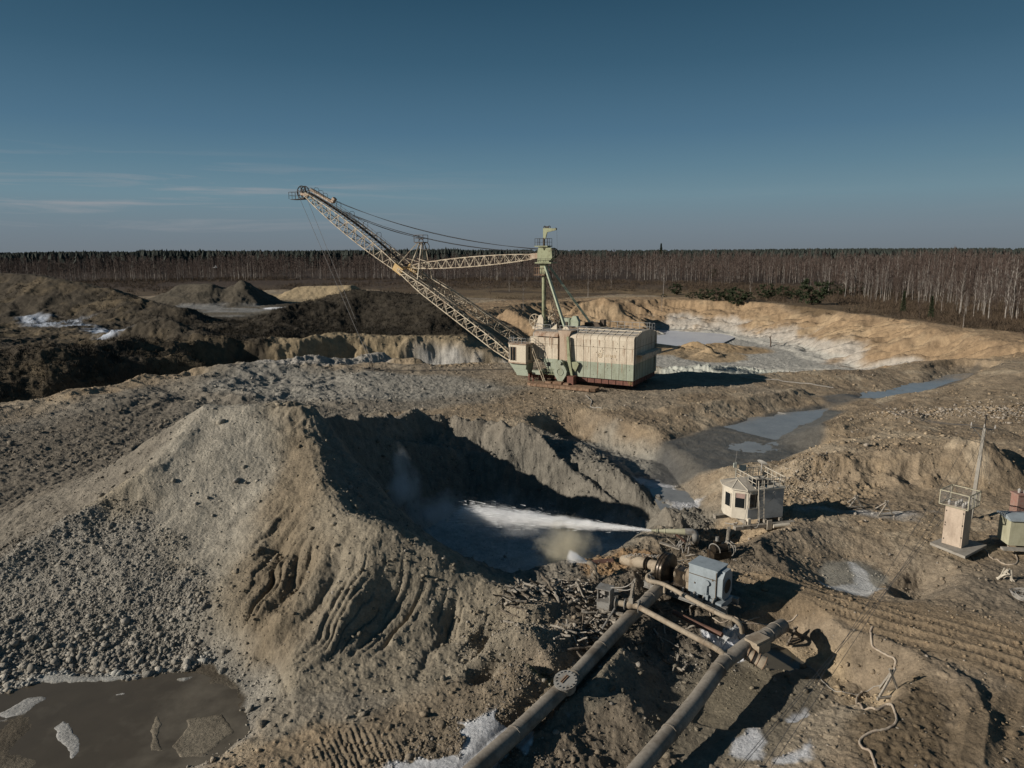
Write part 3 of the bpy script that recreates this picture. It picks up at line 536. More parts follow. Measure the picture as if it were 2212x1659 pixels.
# ---------------------------------------------------------------- materials
def mat(name, col=(.5, .5, .5), rough=.7, metal=0., bump=0., bscale=20., var=.15, vscale=3., c2=None, spec=.3, streak=None):
    """procedural paint / wood / stone: base colour broken by noise, optional second tint (dirt, rust), fine bump"""
    m = bpy.data.materials.new(name); m.use_nodes = True; t = m.node_tree; b = t.nodes['Principled BSDF']
    b.inputs['Roughness'].default_value = rough; b.inputs['Metallic'].default_value = metal; b.inputs['Specular IOR Level'].default_value = spec
    tcn = t.nodes.new('ShaderNodeTexCoord'); mpn = t.nodes.new('ShaderNodeMapping'); t.links.new(tcn.outputs['Object'], mpn.inputs[0])
    if streak: mpn.inputs['Scale'].default_value = streak
    n = t.nodes.new('ShaderNodeTexNoise'); n.inputs['Scale'].default_value = vscale; n.inputs['Detail'].default_value = 6; n.inputs['Roughness'].default_value = .65
    t.links.new(mpn.outputs[0], n.inputs[0])
    r = t.nodes.new('ShaderNodeMapRange'); t.links.new(n.outputs[0], r.inputs[0]); r.inputs[1].default_value = .38 if c2 is None else .46; r.inputs[2].default_value = .66
    mx = t.nodes.new('ShaderNodeMixRGB'); t.links.new(r.outputs[0], mx.inputs[0])
    mx.inputs[1].default_value = (*col, 1); mx.inputs[2].default_value = (*(c2 or tuple(c * (1 - var * 2) for c in col)), 1)
    n2 = t.nodes.new('ShaderNodeTexNoise'); n2.inputs['Scale'].default_value = vscale * 7; n2.inputs['Detail'].default_value = 4
    t.links.new(tcn.outputs['Object'], n2.inputs[0])
    r2 = t.nodes.new('ShaderNodeMapRange'); t.links.new(n2.outputs[0], r2.inputs[0]); r2.inputs[1].default_value = .3; r2.inputs[2].default_value = .7; r2.inputs[3].default_value = 1 - var; r2.inputs[4].default_value = 1 + var * .5
    ml = t.nodes.new('ShaderNodeVectorMath'); ml.operation = 'SCALE'; t.links.new(mx.outputs[0], ml.inputs[0]); t.links.new(r2.outputs[0], ml.inputs['Scale'])
    t.links.new(ml.outputs[0], b.inputs['Base Color'])
    if bump:
        n3 = t.nodes.new('ShaderNodeTexNoise'); n3.inputs['Scale'].default_value = bscale; n3.inputs['Detail'].default_value = 5; t.links.new(tcn.outputs['Object'], n3.inputs[0])
        bp = t.nodes.new('ShaderNodeBump'); bp.inputs['Strength'].default_value = bump; bp.inputs['Distance'].default_value = .02; t.links.new(n3.outputs[0], bp.inputs['Height']); t.links.new(bp.outputs[0], b.inputs['Normal'])
    return m
def ground_material():
    m = bpy.data.materials.new('earth'); m.use_nodes = True; t = m.node_tree; b = t.nodes['Principled BSDF']
    at = t.nodes.new('ShaderNodeAttribute'); at.attribute_name = 'tint'
    tcn = t.nodes.new('ShaderNodeTexCoord')
    def noise(s, d, rg=.6):
        n = t.nodes.new('ShaderNodeTexNoise'); n.inputs['Scale'].default_value = s; n.inputs['Detail'].default_value = d; n.inputs['Roughness'].default_value = rg; t.links.new(tcn.outputs['Object'], n.inputs[0]); return n
    a = noise(1.3, 8, .7); c = noise(9, 6, .7)
    r = t.nodes.new('ShaderNodeMapRange'); t.links.new(a.outputs[0], r.inputs[0]); r.inputs[1].default_value = .3; r.inputs[2].default_value = .7; r.inputs[3].default_value = .72; r.inputs[4].default_value = 1.28
    r2 = t.nodes.new('ShaderNodeMapRange'); t.links.new(c.outputs[0], r2.inputs[0]); r2.inputs[1].default_value = .3; r2.inputs[2].default_value = .7; r2.inputs[3].default_value = .75; r2.inputs[4].default_value = 1.25
    mu = t.nodes.new('ShaderNodeMath'); mu.operation = 'MULTIPLY'; t.links.new(r.outputs[0], mu.inputs[0]); t.links.new(r2.outputs[0], mu.inputs[1])
    ml = t.nodes.new('ShaderNodeVectorMath'); ml.operation = 'SCALE'; t.links.new(at.outputs['Color'], ml.inputs[0]); t.links.new(mu.outputs[0], ml.inputs['Scale'])
    t.links.new(ml.outputs[0], b.inputs['Base Color'])
    rr = t.nodes.new('ShaderNodeMapRange'); t.links.new(at.outputs['Alpha'], rr.inputs[0]); rr.inputs[3].default_value = .95; rr.inputs[4].default_value = .28; t.links.new(rr.outputs[0], b.inputs['Roughness'])
    b.inputs['Specular IOR Level'].default_value = .25
    bp = t.nodes.new('ShaderNodeBump'); bp.inputs['Strength'].default_value = .7; bp.inputs['Distance'].default_value = .08
    v = t.nodes.new('ShaderNodeTexVoronoi'); v.inputs['Scale'].default_value = 6; t.links.new(tcn.outputs['Object'], v.inputs[0])
    f = noise(14, 6, .75)
    ad = t.nodes.new('ShaderNodeMath'); ad.operation = 'MULTIPLY_ADD'; t.links.new(f.outputs[0], ad.inputs[0]); ad.inputs[1].default_value = 1.4; 
    dv = t.nodes.new('ShaderNodeMath'); dv.operation = 'MULTIPLY'; t.links.new(v.outputs['Distance'], dv.inputs[0]); dv.inputs[1].default_value = -.8; t.links.new(dv.outputs[0], ad.inputs[2])
    wm = t.nodes.new('ShaderNodeMapRange'); t.links.new(at.outputs['Alpha'], wm.inputs[0]); wm.inputs[3].default_value = 1; wm.inputs[4].default_value = .25
    hm = t.nodes.new('ShaderNodeMath'); hm.operation = 'MULTIPLY'; t.links.new(ad.outputs[0], hm.inputs[0]); t.links.new(wm.outputs[0], hm.inputs[1])
    t.links.new(hm.outputs[0], bp.inputs['Height']); t.links.new(bp.outputs[0], b.inputs['Normal'])
    return m
def link(name, me, m=None, parent=None, loc=None):
    o = bpy.data.objects.new(name, me); COL.objects.link(o)
    if m is not None: me.materials.append(m)
    if parent: o.parent = parent
    if loc is not None: o.location = loc
    return o
EARTH = ground_material()
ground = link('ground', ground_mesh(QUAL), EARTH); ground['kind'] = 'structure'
# ---------------------------------------------------------------- standing water and ice
def sheet(name, poly, z, m):
    bm = bmesh.new(); bm.faces.new([bm.verts.new((p.x, p.y, z)) for p in poly]); bmesh.ops.triangulate(bm, faces=bm.faces)
    me = bpy.data.meshes.new(name); bm.to_mesh(me); bm.free(); bmesh
    o = link(name, me, m); o['kind'] = 'structure'; return o
def water_mat(name, col, rough=.06, bump=.05, c2=None, scale=.5):
    m = mat(name, col, rough, 0, bump, 3., .1, scale, c2, spec=.5); return m
WATER = water_mat('creek_water', (.27, .27, .26), .14, .05)
MUDW = water_mat('muddy_water', (.11, .095, .068), .12, .04)
PANW = water_mat('pan_water', (.085, .070, .050), .3, .02, (.19, .165, .125), .16)
ICE = mat('pond_ice', (.56, .58, .62), .35, 0, .1, 2., .08, .2, (.48, .50, .55))
sheet('creek_water', L((1850, 850, -1.1), (1950, 826, -1.1), (2060, 800, -1.1), (2150, 788, -1.1), (2140, 820, -1.1), (2000, 866, -1.1), (1850, 884, -1.1)), -1.12, WATER)
sheet('pond_water', L((1500, 915, -1.1), (1640, 885, -1.1), (1740, 868, -1.1), (1830, 866, -1.1), (1830, 960, -1.1), (1740, 985, -1.1), (1600, 975, -1.1), (1500, 950, -1.1)), -1.15, WATER)
sheet('gully_water', [P(1370, 995, -2.4), P(1440, 1000, -2.4), P(1540, 1110, -2.4), P(1600, 1190, -2.4), P(1470, 1180, -2.4)], -2.5, WATER)
sheet('ice_pond', L((1395, 712, -7.7), (1480, 709, -7.7), (1540, 716, -7.7), (1590, 728, -7.7), (1560, 742, -7.7), (1480, 748, -7.7), (1395, 745, -7.7)), -7.7, ICE)
sheet('pit_water', [PD(1400, 800, 138), PD(1480, 795, 140), PD(1560, 802, 138), PD(1560, 815, 130), PD(1400, 815, 130)], -7.6, WATER)
sheet('pan_water', L((-400, 1470, -1), (60, 1455, -1), (330, 1440, -1), (440, 1455, -1), (520, 1490, -1), (540, 1580, -1), (470, 1640, -1), (380, 1690, -1), (-400, 1800, -1)), -1.04, PANW)
sheet('basin_water', L((1630, 1385, -1.1), (1710, 1378, -1.1), (1765, 1430, -1.1), (1725, 1470, -1.1), (1640, 1455, -1.1)), -1.19, MUDW)
# ================================================================ MODELLING KIT
class MB:
    def __init__(s): s.v = []; s.f = []; s.mi = []
    def add(s, vs, fs, mi=0):
        o = len(s.v); s.v += [tuple(v) for v in vs]; s.f += [tuple(o + i for i in f) for f in fs]; s.mi += [mi] * len(fs); return s
    def box(s, c, d, R=None, mi=0, taper=1.0):
        hx, hy, hz = d[0] / 2, d[1] / 2, d[2] / 2; vs = []
        for z in (-1, 1):
            k = taper if z > 0 else 1
            for x, y in ((-1, -1), (1, -1), (1, 1), (-1, 1)): vs.append(Vector((x * hx * k, y * hy * k, z * hz)))
        if R is not None: vs = [R @ v for v in vs]
        return s.add([v + Vector(c) for v in vs], [(0, 3, 2, 1), (4, 5, 6, 7), (0, 1, 5, 4), (1, 2, 6, 5), (2, 3, 7, 6), (3, 0, 4, 7)], mi)
    def bar(s, p, q, w, h=None, up=(0, 0, 1), mi=0):
        p = Vector(p); q = Vector(q); d = (q - p); h = h or w
        if d.length < 1e-6: return s
        d.normalize(); up = Vector(up)
        if abs(d.dot(up)) > .97: up = Vector((1, 0, 0))
        a = d.cross(up).normalized(); b = a.cross(d)
        vs = [e + a * x * w / 2 + b * y * h / 2 for e in (p, q) for x, y in ((-1, -1), (1, -1), (1, 1), (-1, 1))]
        return s.add(vs, [(0, 3, 2, 1), (4, 5, 6, 7), (0, 1, 5, 4), (1, 2, 6, 5), (2, 3, 7, 6), (3, 0, 4, 7)], mi)
    def tube(s, pts, r, seg=8, mi=0, caps=True):
        """round tube along a polyline; r a number or one per point"""
        pts = [Vector(p) for p in pts]; n = len(pts); rs = r if hasattr(r, '__len__') else [r] * n
        vs = []; a = None
        for i in range(n):
            d = (pts[min(i + 1, n - 1)] - pts[max(i - 1, 0)]).normalized()
            if a is None:
                u = Vector((0, 0, 1)) if abs(d.z) < .9 else Vector((1, 0, 0)); a = d.cross(u).normalized()
            else: a = (a - d * a.dot(d)).normalized()
            b = d.cross(a)
            for k in range(seg):
                t = 2 * math.pi * k / seg; vs.append(pts[i] + (a * math.cos(t) + b * math.sin(t)) * rs[i])
        fs = [(i * seg + k, i * seg + (k + 1) % seg, (i + 1) * seg + (k + 1) % seg, (i + 1) * seg + k) for i in range(n - 1) for k in range(seg)]
        if caps: fs += [tuple(range(seg - 1, -1, -1)), tuple((n - 1) * seg + k for k in range(seg))]
        return s.add(vs, fs, mi)
    def ring(s, c, ax, R, r, seg=24, sg2=6, mi=0):
        c = Vector(c); ax = Vector(ax).normalized(); u = ax.orthogonal().normalized(); w = ax.cross(u)
        vs = []; fs = []
        for i in range(seg):
            t = 2 * math.pi * i / seg; d = u * math.cos(t) + w * math.sin(t)
            for k in range(sg2):
                q = 2 * math.pi * k / sg2; vs.append(c + d * (R + r * math.cos(q)) + ax * r * math.sin(q))
        for i in range(seg):
            for k in range(sg2):
                j = (i + 1) % seg; l = (k + 1) % sg2; fs.append((i * sg2 + k, j * sg2 + k, j * sg2 + l, i * sg2 + l))
        return s.add(vs, fs, mi)
    def prism(s, poly, c, U, V, T, mi=0):
        """2-D outline in the plane (U, V), thickness vector T"""
        c = Vector(c); U = Vector(U); V = Vector(V); T = Vector(T); n = len(poly)
        vs = [c + U * x + V * y for x, y in poly] + [c + U * x + V * y + T for x, y in poly]
        fs = [tuple(range(n - 1, -1, -1)), tuple(range(n, 2 * n))] + [(i, (i + 1) % n, n + (i + 1) % n, n + i) for i in range(n)]
        return s.add(vs, fs, mi)
    def truss(s, A, B, side, up, w, h, n, r, lr, dark=0):
        """box lattice from A to B; w, h = functions of 0..1"""
        A = Vector(A); B = Vector(B); side = Vector(side).normalized(); up = Vector(up).normalized()
        P_ = []
        for i in range(n + 1):
            t = i / n; c = A.lerp(B, t); P_.append([c + side * sx * w(t) / 2 + up * sz * h(t) / 2 for sx, sz in ((1, 1), (1, -1), (-1, -1), (-1, 1))])
        for i in range(n):
            for k in range(4):
                s.bar(P_[i][k], P_[i + 1][k], r)
                l = (k + 1) % 4
                if i % 2 == 0: s.bar(P_[i][k], P_[i + 1][l], lr)
                else: s.bar(P_[i][l], P_[i + 1][k], lr)
                if i % 2 == 0: s.bar(P_[i][k], P_[i][l], lr)
        for k in range(4): s.bar(P_[n][k], P_[n][(k + 1) % 4], lr)
        return P_
    def rail(s, pts, h=1.0, r=.025, step=1.2):
        pts = [Vector(p) for p in pts]; z = Vector((0, 0, 1))
        for a, b in zip(pts, pts[1:]):
            n = max(1, int((b - a).length / step))
            for i in range(n + 1): p = a.lerp(b, i / n); s.bar(p, p + z * h, r * 2)
            s.bar(a + z * h, b + z * h, r * 2); s.bar(a + z * h * .5, b + z * h * .5, r * 1.6)
        return s
    def build(s, name, m, parent=None, loc=None, smooth=False, bevel=0):
        me = bpy.data.meshes.new(name); me.from_pydata(s.v, [], s.f)
        ms = m if isinstance(m, (list, tuple)) else [m]
        for x in ms: me.materials.append(x)
        me.polygons.foreach_set('material_index', s.mi)
        if smooth:
            me.polygons.foreach_set('use_smooth', [True] * len(me.polygons)); me.update()
            me.set_sharp_from_angle(angle=rad(40))
        me.update()
        o = bpy.data.objects.new(name, me); COL.objects.link(o)
        if parent is not None: o.parent = parent
        if loc is not None: o.location = loc
        return o
def thing(name, label, cat, loc=(0, 0, 0), rz=0., group=None):
    o = bpy.data.objects.new(name, None); COL.objects.link(o); o.location = loc; o.rotation_euler = (0, 0, rz); o.empty_display_size = .3
    o['label'] = label; o['category'] = cat
    if group: o['group'] = group
    return o
def tag(o, label, cat, group=None):
    o['label'] = label; o['category'] = cat
    if group: o['group'] = group
    return o
def stuff(o, label=None):
    o['kind'] = 'stuff'
    if label: o['label'] = label
    return o
def V3(*a): return Vector(a)
M = {}
M['cream'] = mat('cream_paint', (.60, .53, .42), .6, 0, .1, 8, .14, .9, (.43, .35, .265), streak=(1, 1, .25))
M['creamsteel'] = mat('cream_steel', (.52, .45, .34), .55, 0, 0, 8, .2, 1.5, (.20, .14, .09))
M['green'] = mat('green_paint', (.325, .36, .285), .6, 0, .1, 8, .14, .9, (.25, .265, .195), streak=(1, 1, .3))
M['ygreen'] = mat('mast_paint', (.30, .32, .20), .55, 0, 0, 8, .15, 1.2, (.17, .17, .10))
M['palegreen'] = mat('leg_paint', (.35, .39, .30), .55, 0, 0, 8, .12, 1.2, (.25, .29, .2))
M['red'] = mat('red_oxide', (.17, .075, .055), .7, 0, .1, 10, .2, 2, (.10, .05, .04))
M['rust'] = mat('rusty_plate', (.27, .18, .12), .8, 0, .2, 12, .2, 2.5, (.15, .085, .05))
M['rustcream'] = mat('rust_stained_cream', (.45, .355, .27), .7, 0, .1, 12, .2, 1.5, (.25, .15, .095), streak=(1, 1, .2))
M['dark'] = mat('dark_steel', (.045, .04, .036), .6, .2, 0, 8, .2, 3)
M['brownsteel'] = mat('brown_steel', (.10, .075, .055), .7, 0, 0, 8, .25, 3, (.05, .04, .032))
M['rope'] = mat('steel_rope', (.05, .05, .052), .5, .3, 0, 8, .1, 3)
M['seam'] = mat('panel_seam', (.12, .09, .06), .8, 0, 0, 8, .1, 3)
M['roof'] = mat('roof_sheet', (.36, .335, .30), .75, 0, .1, 10, .15, 1.2, (.20, .17, .14))
M['glass'] = mat('dark_glass', (.015, .018, .02), .08, 0, 0, 8, .05, 3, spec=.6)
M['grey'] = mat('grey_paint', (.30, .31, .31), .6, 0, 0, 8, .1, 2)
# ================================================================ THE WALKING EXCAVATOR
DRX, DRY = 10.7, 92.3
DR = thing('walking_excavator', 'huge green and cream walking dragline excavator with long lattice boom in the quarry', 'excavator', (DRX, DRY, .1), rad(150.6))
def dp(mb, name, m, parent=None, label=None, smooth=False):
    o = mb.build(name, m, parent or DR, smooth=smooth)
    if label: o['label'] = label
    return o
hx0, hx1, hy = -7.1, 7.1, 4.4
# under-frame
b = MB(); b.tube([(0, 0, -.3), (0, 0, .55)], 3.6, 40); dp(b, 'base_tub', M['brownsteel'])
b = MB(); b.box((-.8, 0, .92), (12.4, 8.3, .65)); 
for x in np.arange(-6.6, 5.3, .95): b.box((x, 4.17, .92), (.1, .1, .64))
for y in np.arange(-3.6, 4, .9): b.box((-7.02, y, .92), (.1, .1, .64))
b.box((6.2, 0, .95), (1.6, 6.2, .5)); dp(b, 'turntable_frame', M['red'])
# walls: seams and rivet lines belong to the sheets
b = MB(); b.box((-2.8, 0, 2.25), (8.6, 8.8, 2.0))
b.prism([(3.1, 1.35), (4.2, 1.35), (5.4, 3.25), (3.1, 3.25)], (0, 4.38, 0), (1, 0, 0), (0, 0, 1), (0, -8.76, 0))
b.box((2.15, 0, 2.25), (1.3, 8.9, 2.0))
for x in np.arange(-6.2, 1.5, .95): b.box((x, 4.405, 2.25), (.035, .02, 1.98), mi=1)
for y in np.arange(-3.3, 4, 1.1): b.box((-7.105, y, 2.25), (.02, .035, 1.98), mi=1)
for x in np.arange(-6.8, 1.4, .95):
    for z in (1.7, 2.6, 3.0):
        if random.Random(int(x * 10 + z * 7)).random() < .4: b.box((x + .2, 4.41, z), (.07, .03, .07), mi=1)
dp(b, 'lower_wall', [M['green'], M['seam']])
b = MB(); b.box((-2.8, 0, 4.68), (8.6, 8.8, 2.86)); b.box((5.1, 0, 4.6), (4.0, 8.7, 2.7)); b.box((2.95, 0, 4.6), (.35, 8.3, 2.7), mi=1)
for x in np.arange(-6.2, 1.5, .95): b.box((x, 4.405, 4.68), (.03, .02, 2.84), mi=1)
for x in (3.9, 4.9, 5.9): b.box((x, 4.355, 4.6), (.03, .02, 2.68), mi=1)
b.box((-2.8, 4.405, 5.15), (8.6, .02, .03), mi=1); b.box((5.1, 4.355, 5.15), (4, .02, .03), mi=1)
for y in np.arange(-3.3, 4, 1.1): b.box((-7.105, y, 4.68), (.02, .03, 2.84), mi=1)
b.box((-7.11, 0, 5.2), (.02, 8.7, .03), mi=1); b.box((-7.13, 4.0, 4.0), (.05, .06, 5.3), mi=1); b.box((-7.13, -3.6, 4.0), (.05, .06, 5.3), mi=1)
for k in range(16):
    rr = random.Random(k); b.box((-6.8 + rr.random() * 8, 4.41, 3.5 + rr.random() * 2.3), (.07, .03, .09), mi=1)
rr = random.Random(6)
for k in range(34):
    x = rr.uniform(-6.9, 6.6); z1 = rr.choice((6.05, 6.0, 3.3, 5.1)); l = rr.uniform(.4, 1.6); w_ = rr.uniform(.02, .07)
    if 2.75 < x < 3.15: continue
    y = 4.412 if x < 1.4 else (4.512 if x < 2.8 else 4.362)
    if 1.45 < x < 1.6: continue
    b.prism([(-w_, 0), (w_, 0), (w_ * .3, -l), (-w_ * .3, -l)], (x, y, z1), (1, 0, 0), (0, 0, 1), (0, -.006, 0), 2)
dp(b, 'upper_wall', [M['cream'], M['seam'], mat('rust_run', (.34, .235, .16), .8, 0, 0, 8, .15, 3, (.42, .32, .24))])
# faded lettering and emblem ghosted on the near wall
GH = mat('faded_marking', (.42, .31, .17), .7, 0, 0, 8, .1, 3, (.56, .45, .31))
b = MB(); b.ring((-2.75, 4.415, 4.15), (0, 1, 0), .27, .028, 20, 4); b.ring((-2.75, 4.415, 4.15), (0, 1, 0), .12, .02, 14, 4)
for a in (-40, 0, 40):
    c = V3(-2.75 - math.sin(rad(a)) * .45, 4.415, 4.15 + math.cos(rad(a)) * .45); b.bar(c, c + V3(-math.sin(rad(a)) * .18, 0, math.cos(rad(a)) * .18), .06, .02)
dp(b, 'emblem', GH)
def letters(txt, x, z, size, m, name):
    cu = bpy.data.curves.new(name, 'FONT'); cu.body = txt; cu.size = size; cu.extrude = .004; cu.space_character = 1.5
    t = bpy.data.objects.new('t', cu); COL.objects.link(t); bpy.context.view_layer.update()
    me = bpy.data.meshes.new_from_object(t); bpy.data.objects.remove(t)
    me.transform(Matrix(((-1, 0, 0, x), (0, 0, 1, 4.415), (0, 1, 0, z), (0, 0, 0, 1)))); me.name = name
    return link(name, me, m, DR)
letters('НГМЗ', -3.3, 3.98, .42, GH, 'lettering')
# column of the walking gear
b = MB(); b.box((2.15, 0, 4.7), (1.25, 9.0, 3.0)); b.prism([(1.5, 6.2), (2.8, 6.2), (3.0, 6.95), (1.2, 6.95)], (0, 4.5, 0), (1, 0, 0), (0, 0, 1), (0, -9.0, 0)); dp(b, 'gear_column', M['rustcream'])
# eaves and roof
def eave(x0, x1, sgn, mi):
    pr = [(4.4, 6.1), (4.36, 6.3), (4.2, 6.5), (3.95, 6.62), (3.7, 6.68), (3.7, 6.1)]
    if sgn < 0: pr = [(-y, z) for y, z in pr][::-1]
    b.prism(pr, (x0, 0, 0), (0, 1, 0), (0, 0, 1), (x1 - x0, 0, 0), mi)
for sgn in (1, -1):
    b = MB(); x = -7.1
    while x < 1.4: eave(x + .03, min(x + .92, 1.5), sgn, 0); x += .95
    eave(3.1, 4.9, sgn, 1); eave(4.95, 6.5, sgn, 1)
    dp(b, 'eave_panel', [M['cream'], M['rustcream']])
b = MB(); b.prism([(3.72, 6.5), (1.6, 7.0), (-1.6, 7.0), (-3.72, 6.5), (-3.72, 6.1), (3.72, 6.1)], (-7.1, 0, 0), (0, 1, 0), (0, 0, 1), (8.6, 0, 0))
b.prism([(3.72, 6.5), (2.5, 6.75), (-2.5, 6.75), (-3.72, 6.5), (-3.72, 5.9), (3.72, 5.9)], (1.5, 0, 0), (0, 1, 0), (0, 0, 1), (5.5, 0, 0))
for x in np.arange(-6.9, 1.6, .95):
    b.bar((x, 3.75, 6.52), (x, 1.6, 7.02), .09, .08, mi=1); b.bar((x, 1.6, 7.03), (x, -1.6, 7.03), .09, .08, mi=1)
b.bar((-7.1, 1.6, 7.05), (1.4, 1.6, 7.05), .1, .1, mi=1); b.bar((-7.1, 2.7, 6.79), (1.4, 2.7, 6.79), .06, .06, mi=1)
rf = dp(b, 'roof', [M['roof'], M['cream']])
b = MB(); b.prism([(4.3, 6.1), (4.15, 6.42), (3.72, 6.56), (1.6, 7.05), (-1.6, 7.05), (-3.72, 6.56), (-4.15, 6.42), (-4.3, 6.1)], (-7.13, 0, 0), (0, 1, 0), (0, 0, 1), (.1, 0, 0)); dp(b, 'gable', M['cream'])
b = MB(); b.rail([(-7, -3.6, 6.6), (1.2, -3.6, 6.6)], 1.0, .022, 1.0); b.rail([(-7, -3.6, 6.6), (-7, -1.5, 7.0)], .9, .022, 1.0); b.rail([(-.5, 3.5, 6.6), (3.2, 3.5, 6.6)], .9, .022, 1.1)
b.rail([(6.9, 3.4, 6.6), (6.9, -3.4, 6.6)], .9, .022, .8); b.rail([(6.9, 3.4, 6.6), (4.6, 3.4, 6.6)], .9, .022, .8); dp(b, 'roof_railing', M['grey'])
# rear ledge and bracket
b = MB(); b.box((-7.55, -.2, 4.35), (.8, 7.2, .08)); b.box((-7.9, -.2, 4.12), (.1, 7.2, .5))
for y in np.arange(-3.4, 3.6, 1.1): b.box((-7.97, y, 4.12), (.05, .06, .5))
dp(b, 'rear_ledge', M['cream'])
b = MB(); b.prism([(0, 0), (3.2, .1), (3.2, .28), (0, .5)], (-7.1, -3.9, 4.4), (-1, 0, 0), (0, 0, 1), (0, -.5, 0)); b.bar((-10.2, -4.1, 4.55), (-7.2, -2.4, 3.7), .12, .22); dp(b, 'rear_bracket', M['creamsteel'])
# hazard stripes at the rear corner
b = MB()
for k in range(4): b.bar((-6.95 + k * .14, 4.2, .72 + .0), (-6.75 + k * .14, 4.2, 1.2), .05, .02)
dp(b, 'warning_stripes', mat('stripe_paint', (.55, .45, .2), .7))
# walking gear, both sides
for sg in (1, -1):
    y = 4.65 * sg
    g = MB(); pts = []
    for a in range(-20, 201, 20): pts.append((2.0 + .38 * math.cos(rad(a)), 2.95 + .38 * math.sin(rad(a))))
    pts += [(1.25, 2.4), (1.05, 1.9), (1.15, 1.4), (1.75, .45), (2.15, .45), (2.75, 1.3), (2.85, 1.8), (2.6, 2.5)]
    pts = [(4.2 - p[0] if False else p[0] + .35, p[1]) for p in pts]
    g.prism(pts, (0, y + .12 * sg, 0), (1, 0, 0), (0, 0, 1), (0, .5 * sg, 0))
    g.ring((2.3, y + .64 * sg, 1.8), (0, 1, 0), .42, .05, 20, 5); g.tube([(2.3, y + .6 * sg, 2.95), (2.3, y + .85 * sg, 2.95)], .2, 12); g.tube([(2.9, y + .1 * sg, 2.9), (2.9, y + .5 * sg, 2.9)], .16, 10)
    dp(g, 'walking_crank', M['green'])
    g = MB(); g.prism([(1.35, 6.3), (1.62, 6.3), (1.45, 3.2), (.95, 1.3), (.7, 1.3), (1.05, 3.3)], (0, y, 0), (1, 0, 0), (0, 0, 1), (0, .3 * sg, 0)); g.prism([(.4, 1.9), (1.0, 2.6), (.9, 3.1), (.2, 3.2), (-.05, 2.9)], (0, y - .02 * sg, 0), (1, 0, 0), (0, 0, 1), (0, .2 * sg, 0)); dp(g, 'walking_rod', M['ygreen'])
    g = MB(); g.box((.75, y + .45 * sg, .85), (.85, 1.0, 1.1)); dp(g, 'rod_foot', M['red'])
    g = MB(); yc = 6.1 * sg
    g.prism([(-3.1, -.8), (-2.4, -1.05), (4.6, -1.05), (6.3, -.4), (6.3, .5), (5.6, .95), (-2.4, .95), (-3.1, .6)], (0, yc, .0), (1, 0, 0), (0, 1, 0), (0, 0, .34))
    for x in np.arange(-2.4, 6, .8): g.box((x, yc + 1.0 * sg * .95, .17), (.06, .08, .36))
    g.box((2.3, yc - .3 * sg, .5), (1.2, .8, .3)); g.box((3.6, yc - .3 * sg, .46), (.8, .6, .22)); g.box((1.1, yc - .3 * sg, .46), (.7, .7, .22))
    dp(g, 'walking_shoe', M['rust'])
# operator cab on the near front corner
b = MB(); X0, X1, Y0, Y1 = 6.75, 9.6, 4.0, 6.2
b.prism([(X0, Y0), (X0, Y1), (X1 - .5, Y1), (X1, Y1 - .6), (X1, Y0)], (0, 0, 2.75), (1, 0, 0), (0, 1, 0), (0, 0, 2.3)); b.box(((X0 + X1) / 2, 3.0, 3.9), (2.4, 2.2, 2.0))
cab = dp(b, 'operator_cab', M['cream'])
b = MB(); b.prism([(X0 - .12, Y0), (X0 - .12, Y1 + .1), (X1 - .45, Y1 + .1), (X1 + .1, Y1 - .6), (X1 + .1, Y0)], (0, 0, 5.05), (1, 0, 0), (0, 1, 0), (0, 0, .12)); b.prism([(X0 - .06, Y0), (X0 - .06, Y1 + .06), (X1 - .47, Y1 + .06), (X1 + .06, Y1 - .6), (X1 + .06, Y0)], (0, 0, 2.6), (1, 0, 0), (0, 1, 0), (0, 0, .14)); dp(b, 'cab_roof', M['rustcream'], cab)
b = MB(); b.box((8.6, Y1 + .005, 3.85), (.75, .03, 1.75)); dp(b, 'cab_window', M['glass'], cab)
b = MB(); b.box((X0 - .005, 5.2, 3.9), (.03, .5, 1.7)); dp(b, 'cab_window', M['glass'], cab)
b = MB(); b.bar((X1 - .45, Y1 - .04, 3.85), (X1 + .01, Y1 - .62, 3.85), .04, 1.6); dp(b, 'cab_window', M['glass'], cab)
b = MB()
for x in (8.2, 8.62, 9.0): b.box((x, Y1 + .03, 3.85), (.05, .05, 1.8))
b.box((X0 - .03, 5.2, 3.9), (.05, .04, 1.7)); b.box((X0 - .03, 5.2, 3.9), (.05, .5, .05)); dp(b, 'window_frame', M['rustcream'], cab)
b = MB(); b.rail([(X0, 4.2, 5.15), (X0, Y1, 5.15), (X1 - .4, Y1, 5.15), (X1, 5.4, 5.15), (X1, 4.2, 5.15)], .75, .02, .6); dp(b, 'cab_railing', M['grey'], cab)
b = MB(); b.prism([(6.8, 2.6), (9.4, 2.6), (8.4, 1.35), (7.0, 1.2)], (0, 5.9, 0), (1, 0, 0), (0, 0, 1), (0, -2.0, 0)); b.prism([(6.5, 1.9), (8.4, 2.0), (8.0, 1.1), (6.3, 1.1)], (0, 6.3, 0), (1, 0, 0), (0, 0, 1), (0, -.06, 0)); b.box((5.6, 4.8, 1.5), (1.2, 1.4, .5)); dp(b, 'cab_support', M['green'])
b = MB(); b.box((7.6, 3.6, .55), (.2, .2, 1.1)); b.box((6.6, 4.4, .6), (.16, .16, 1.1)); b.box((7.2, 3.4, .8), (1.5, .2, .8)); b.box((5.3, 4.2, .6), (1.2, .2, .7)); dp(b, 'front_post', M['red'])
b = MB()
A, B_ = V3(6.55, 5.3, 5.1), V3(4.5, 5.3, .35)
for o in (-.25, .25): b.bar(A + V3(0, o, 0), B_ + V3(0, o, 0), .07)
for k in range(17): c = A.lerp(B_, k / 17); b.bar(c + V3(0, -.25, 0), c + V3(0, .25, 0), .05)
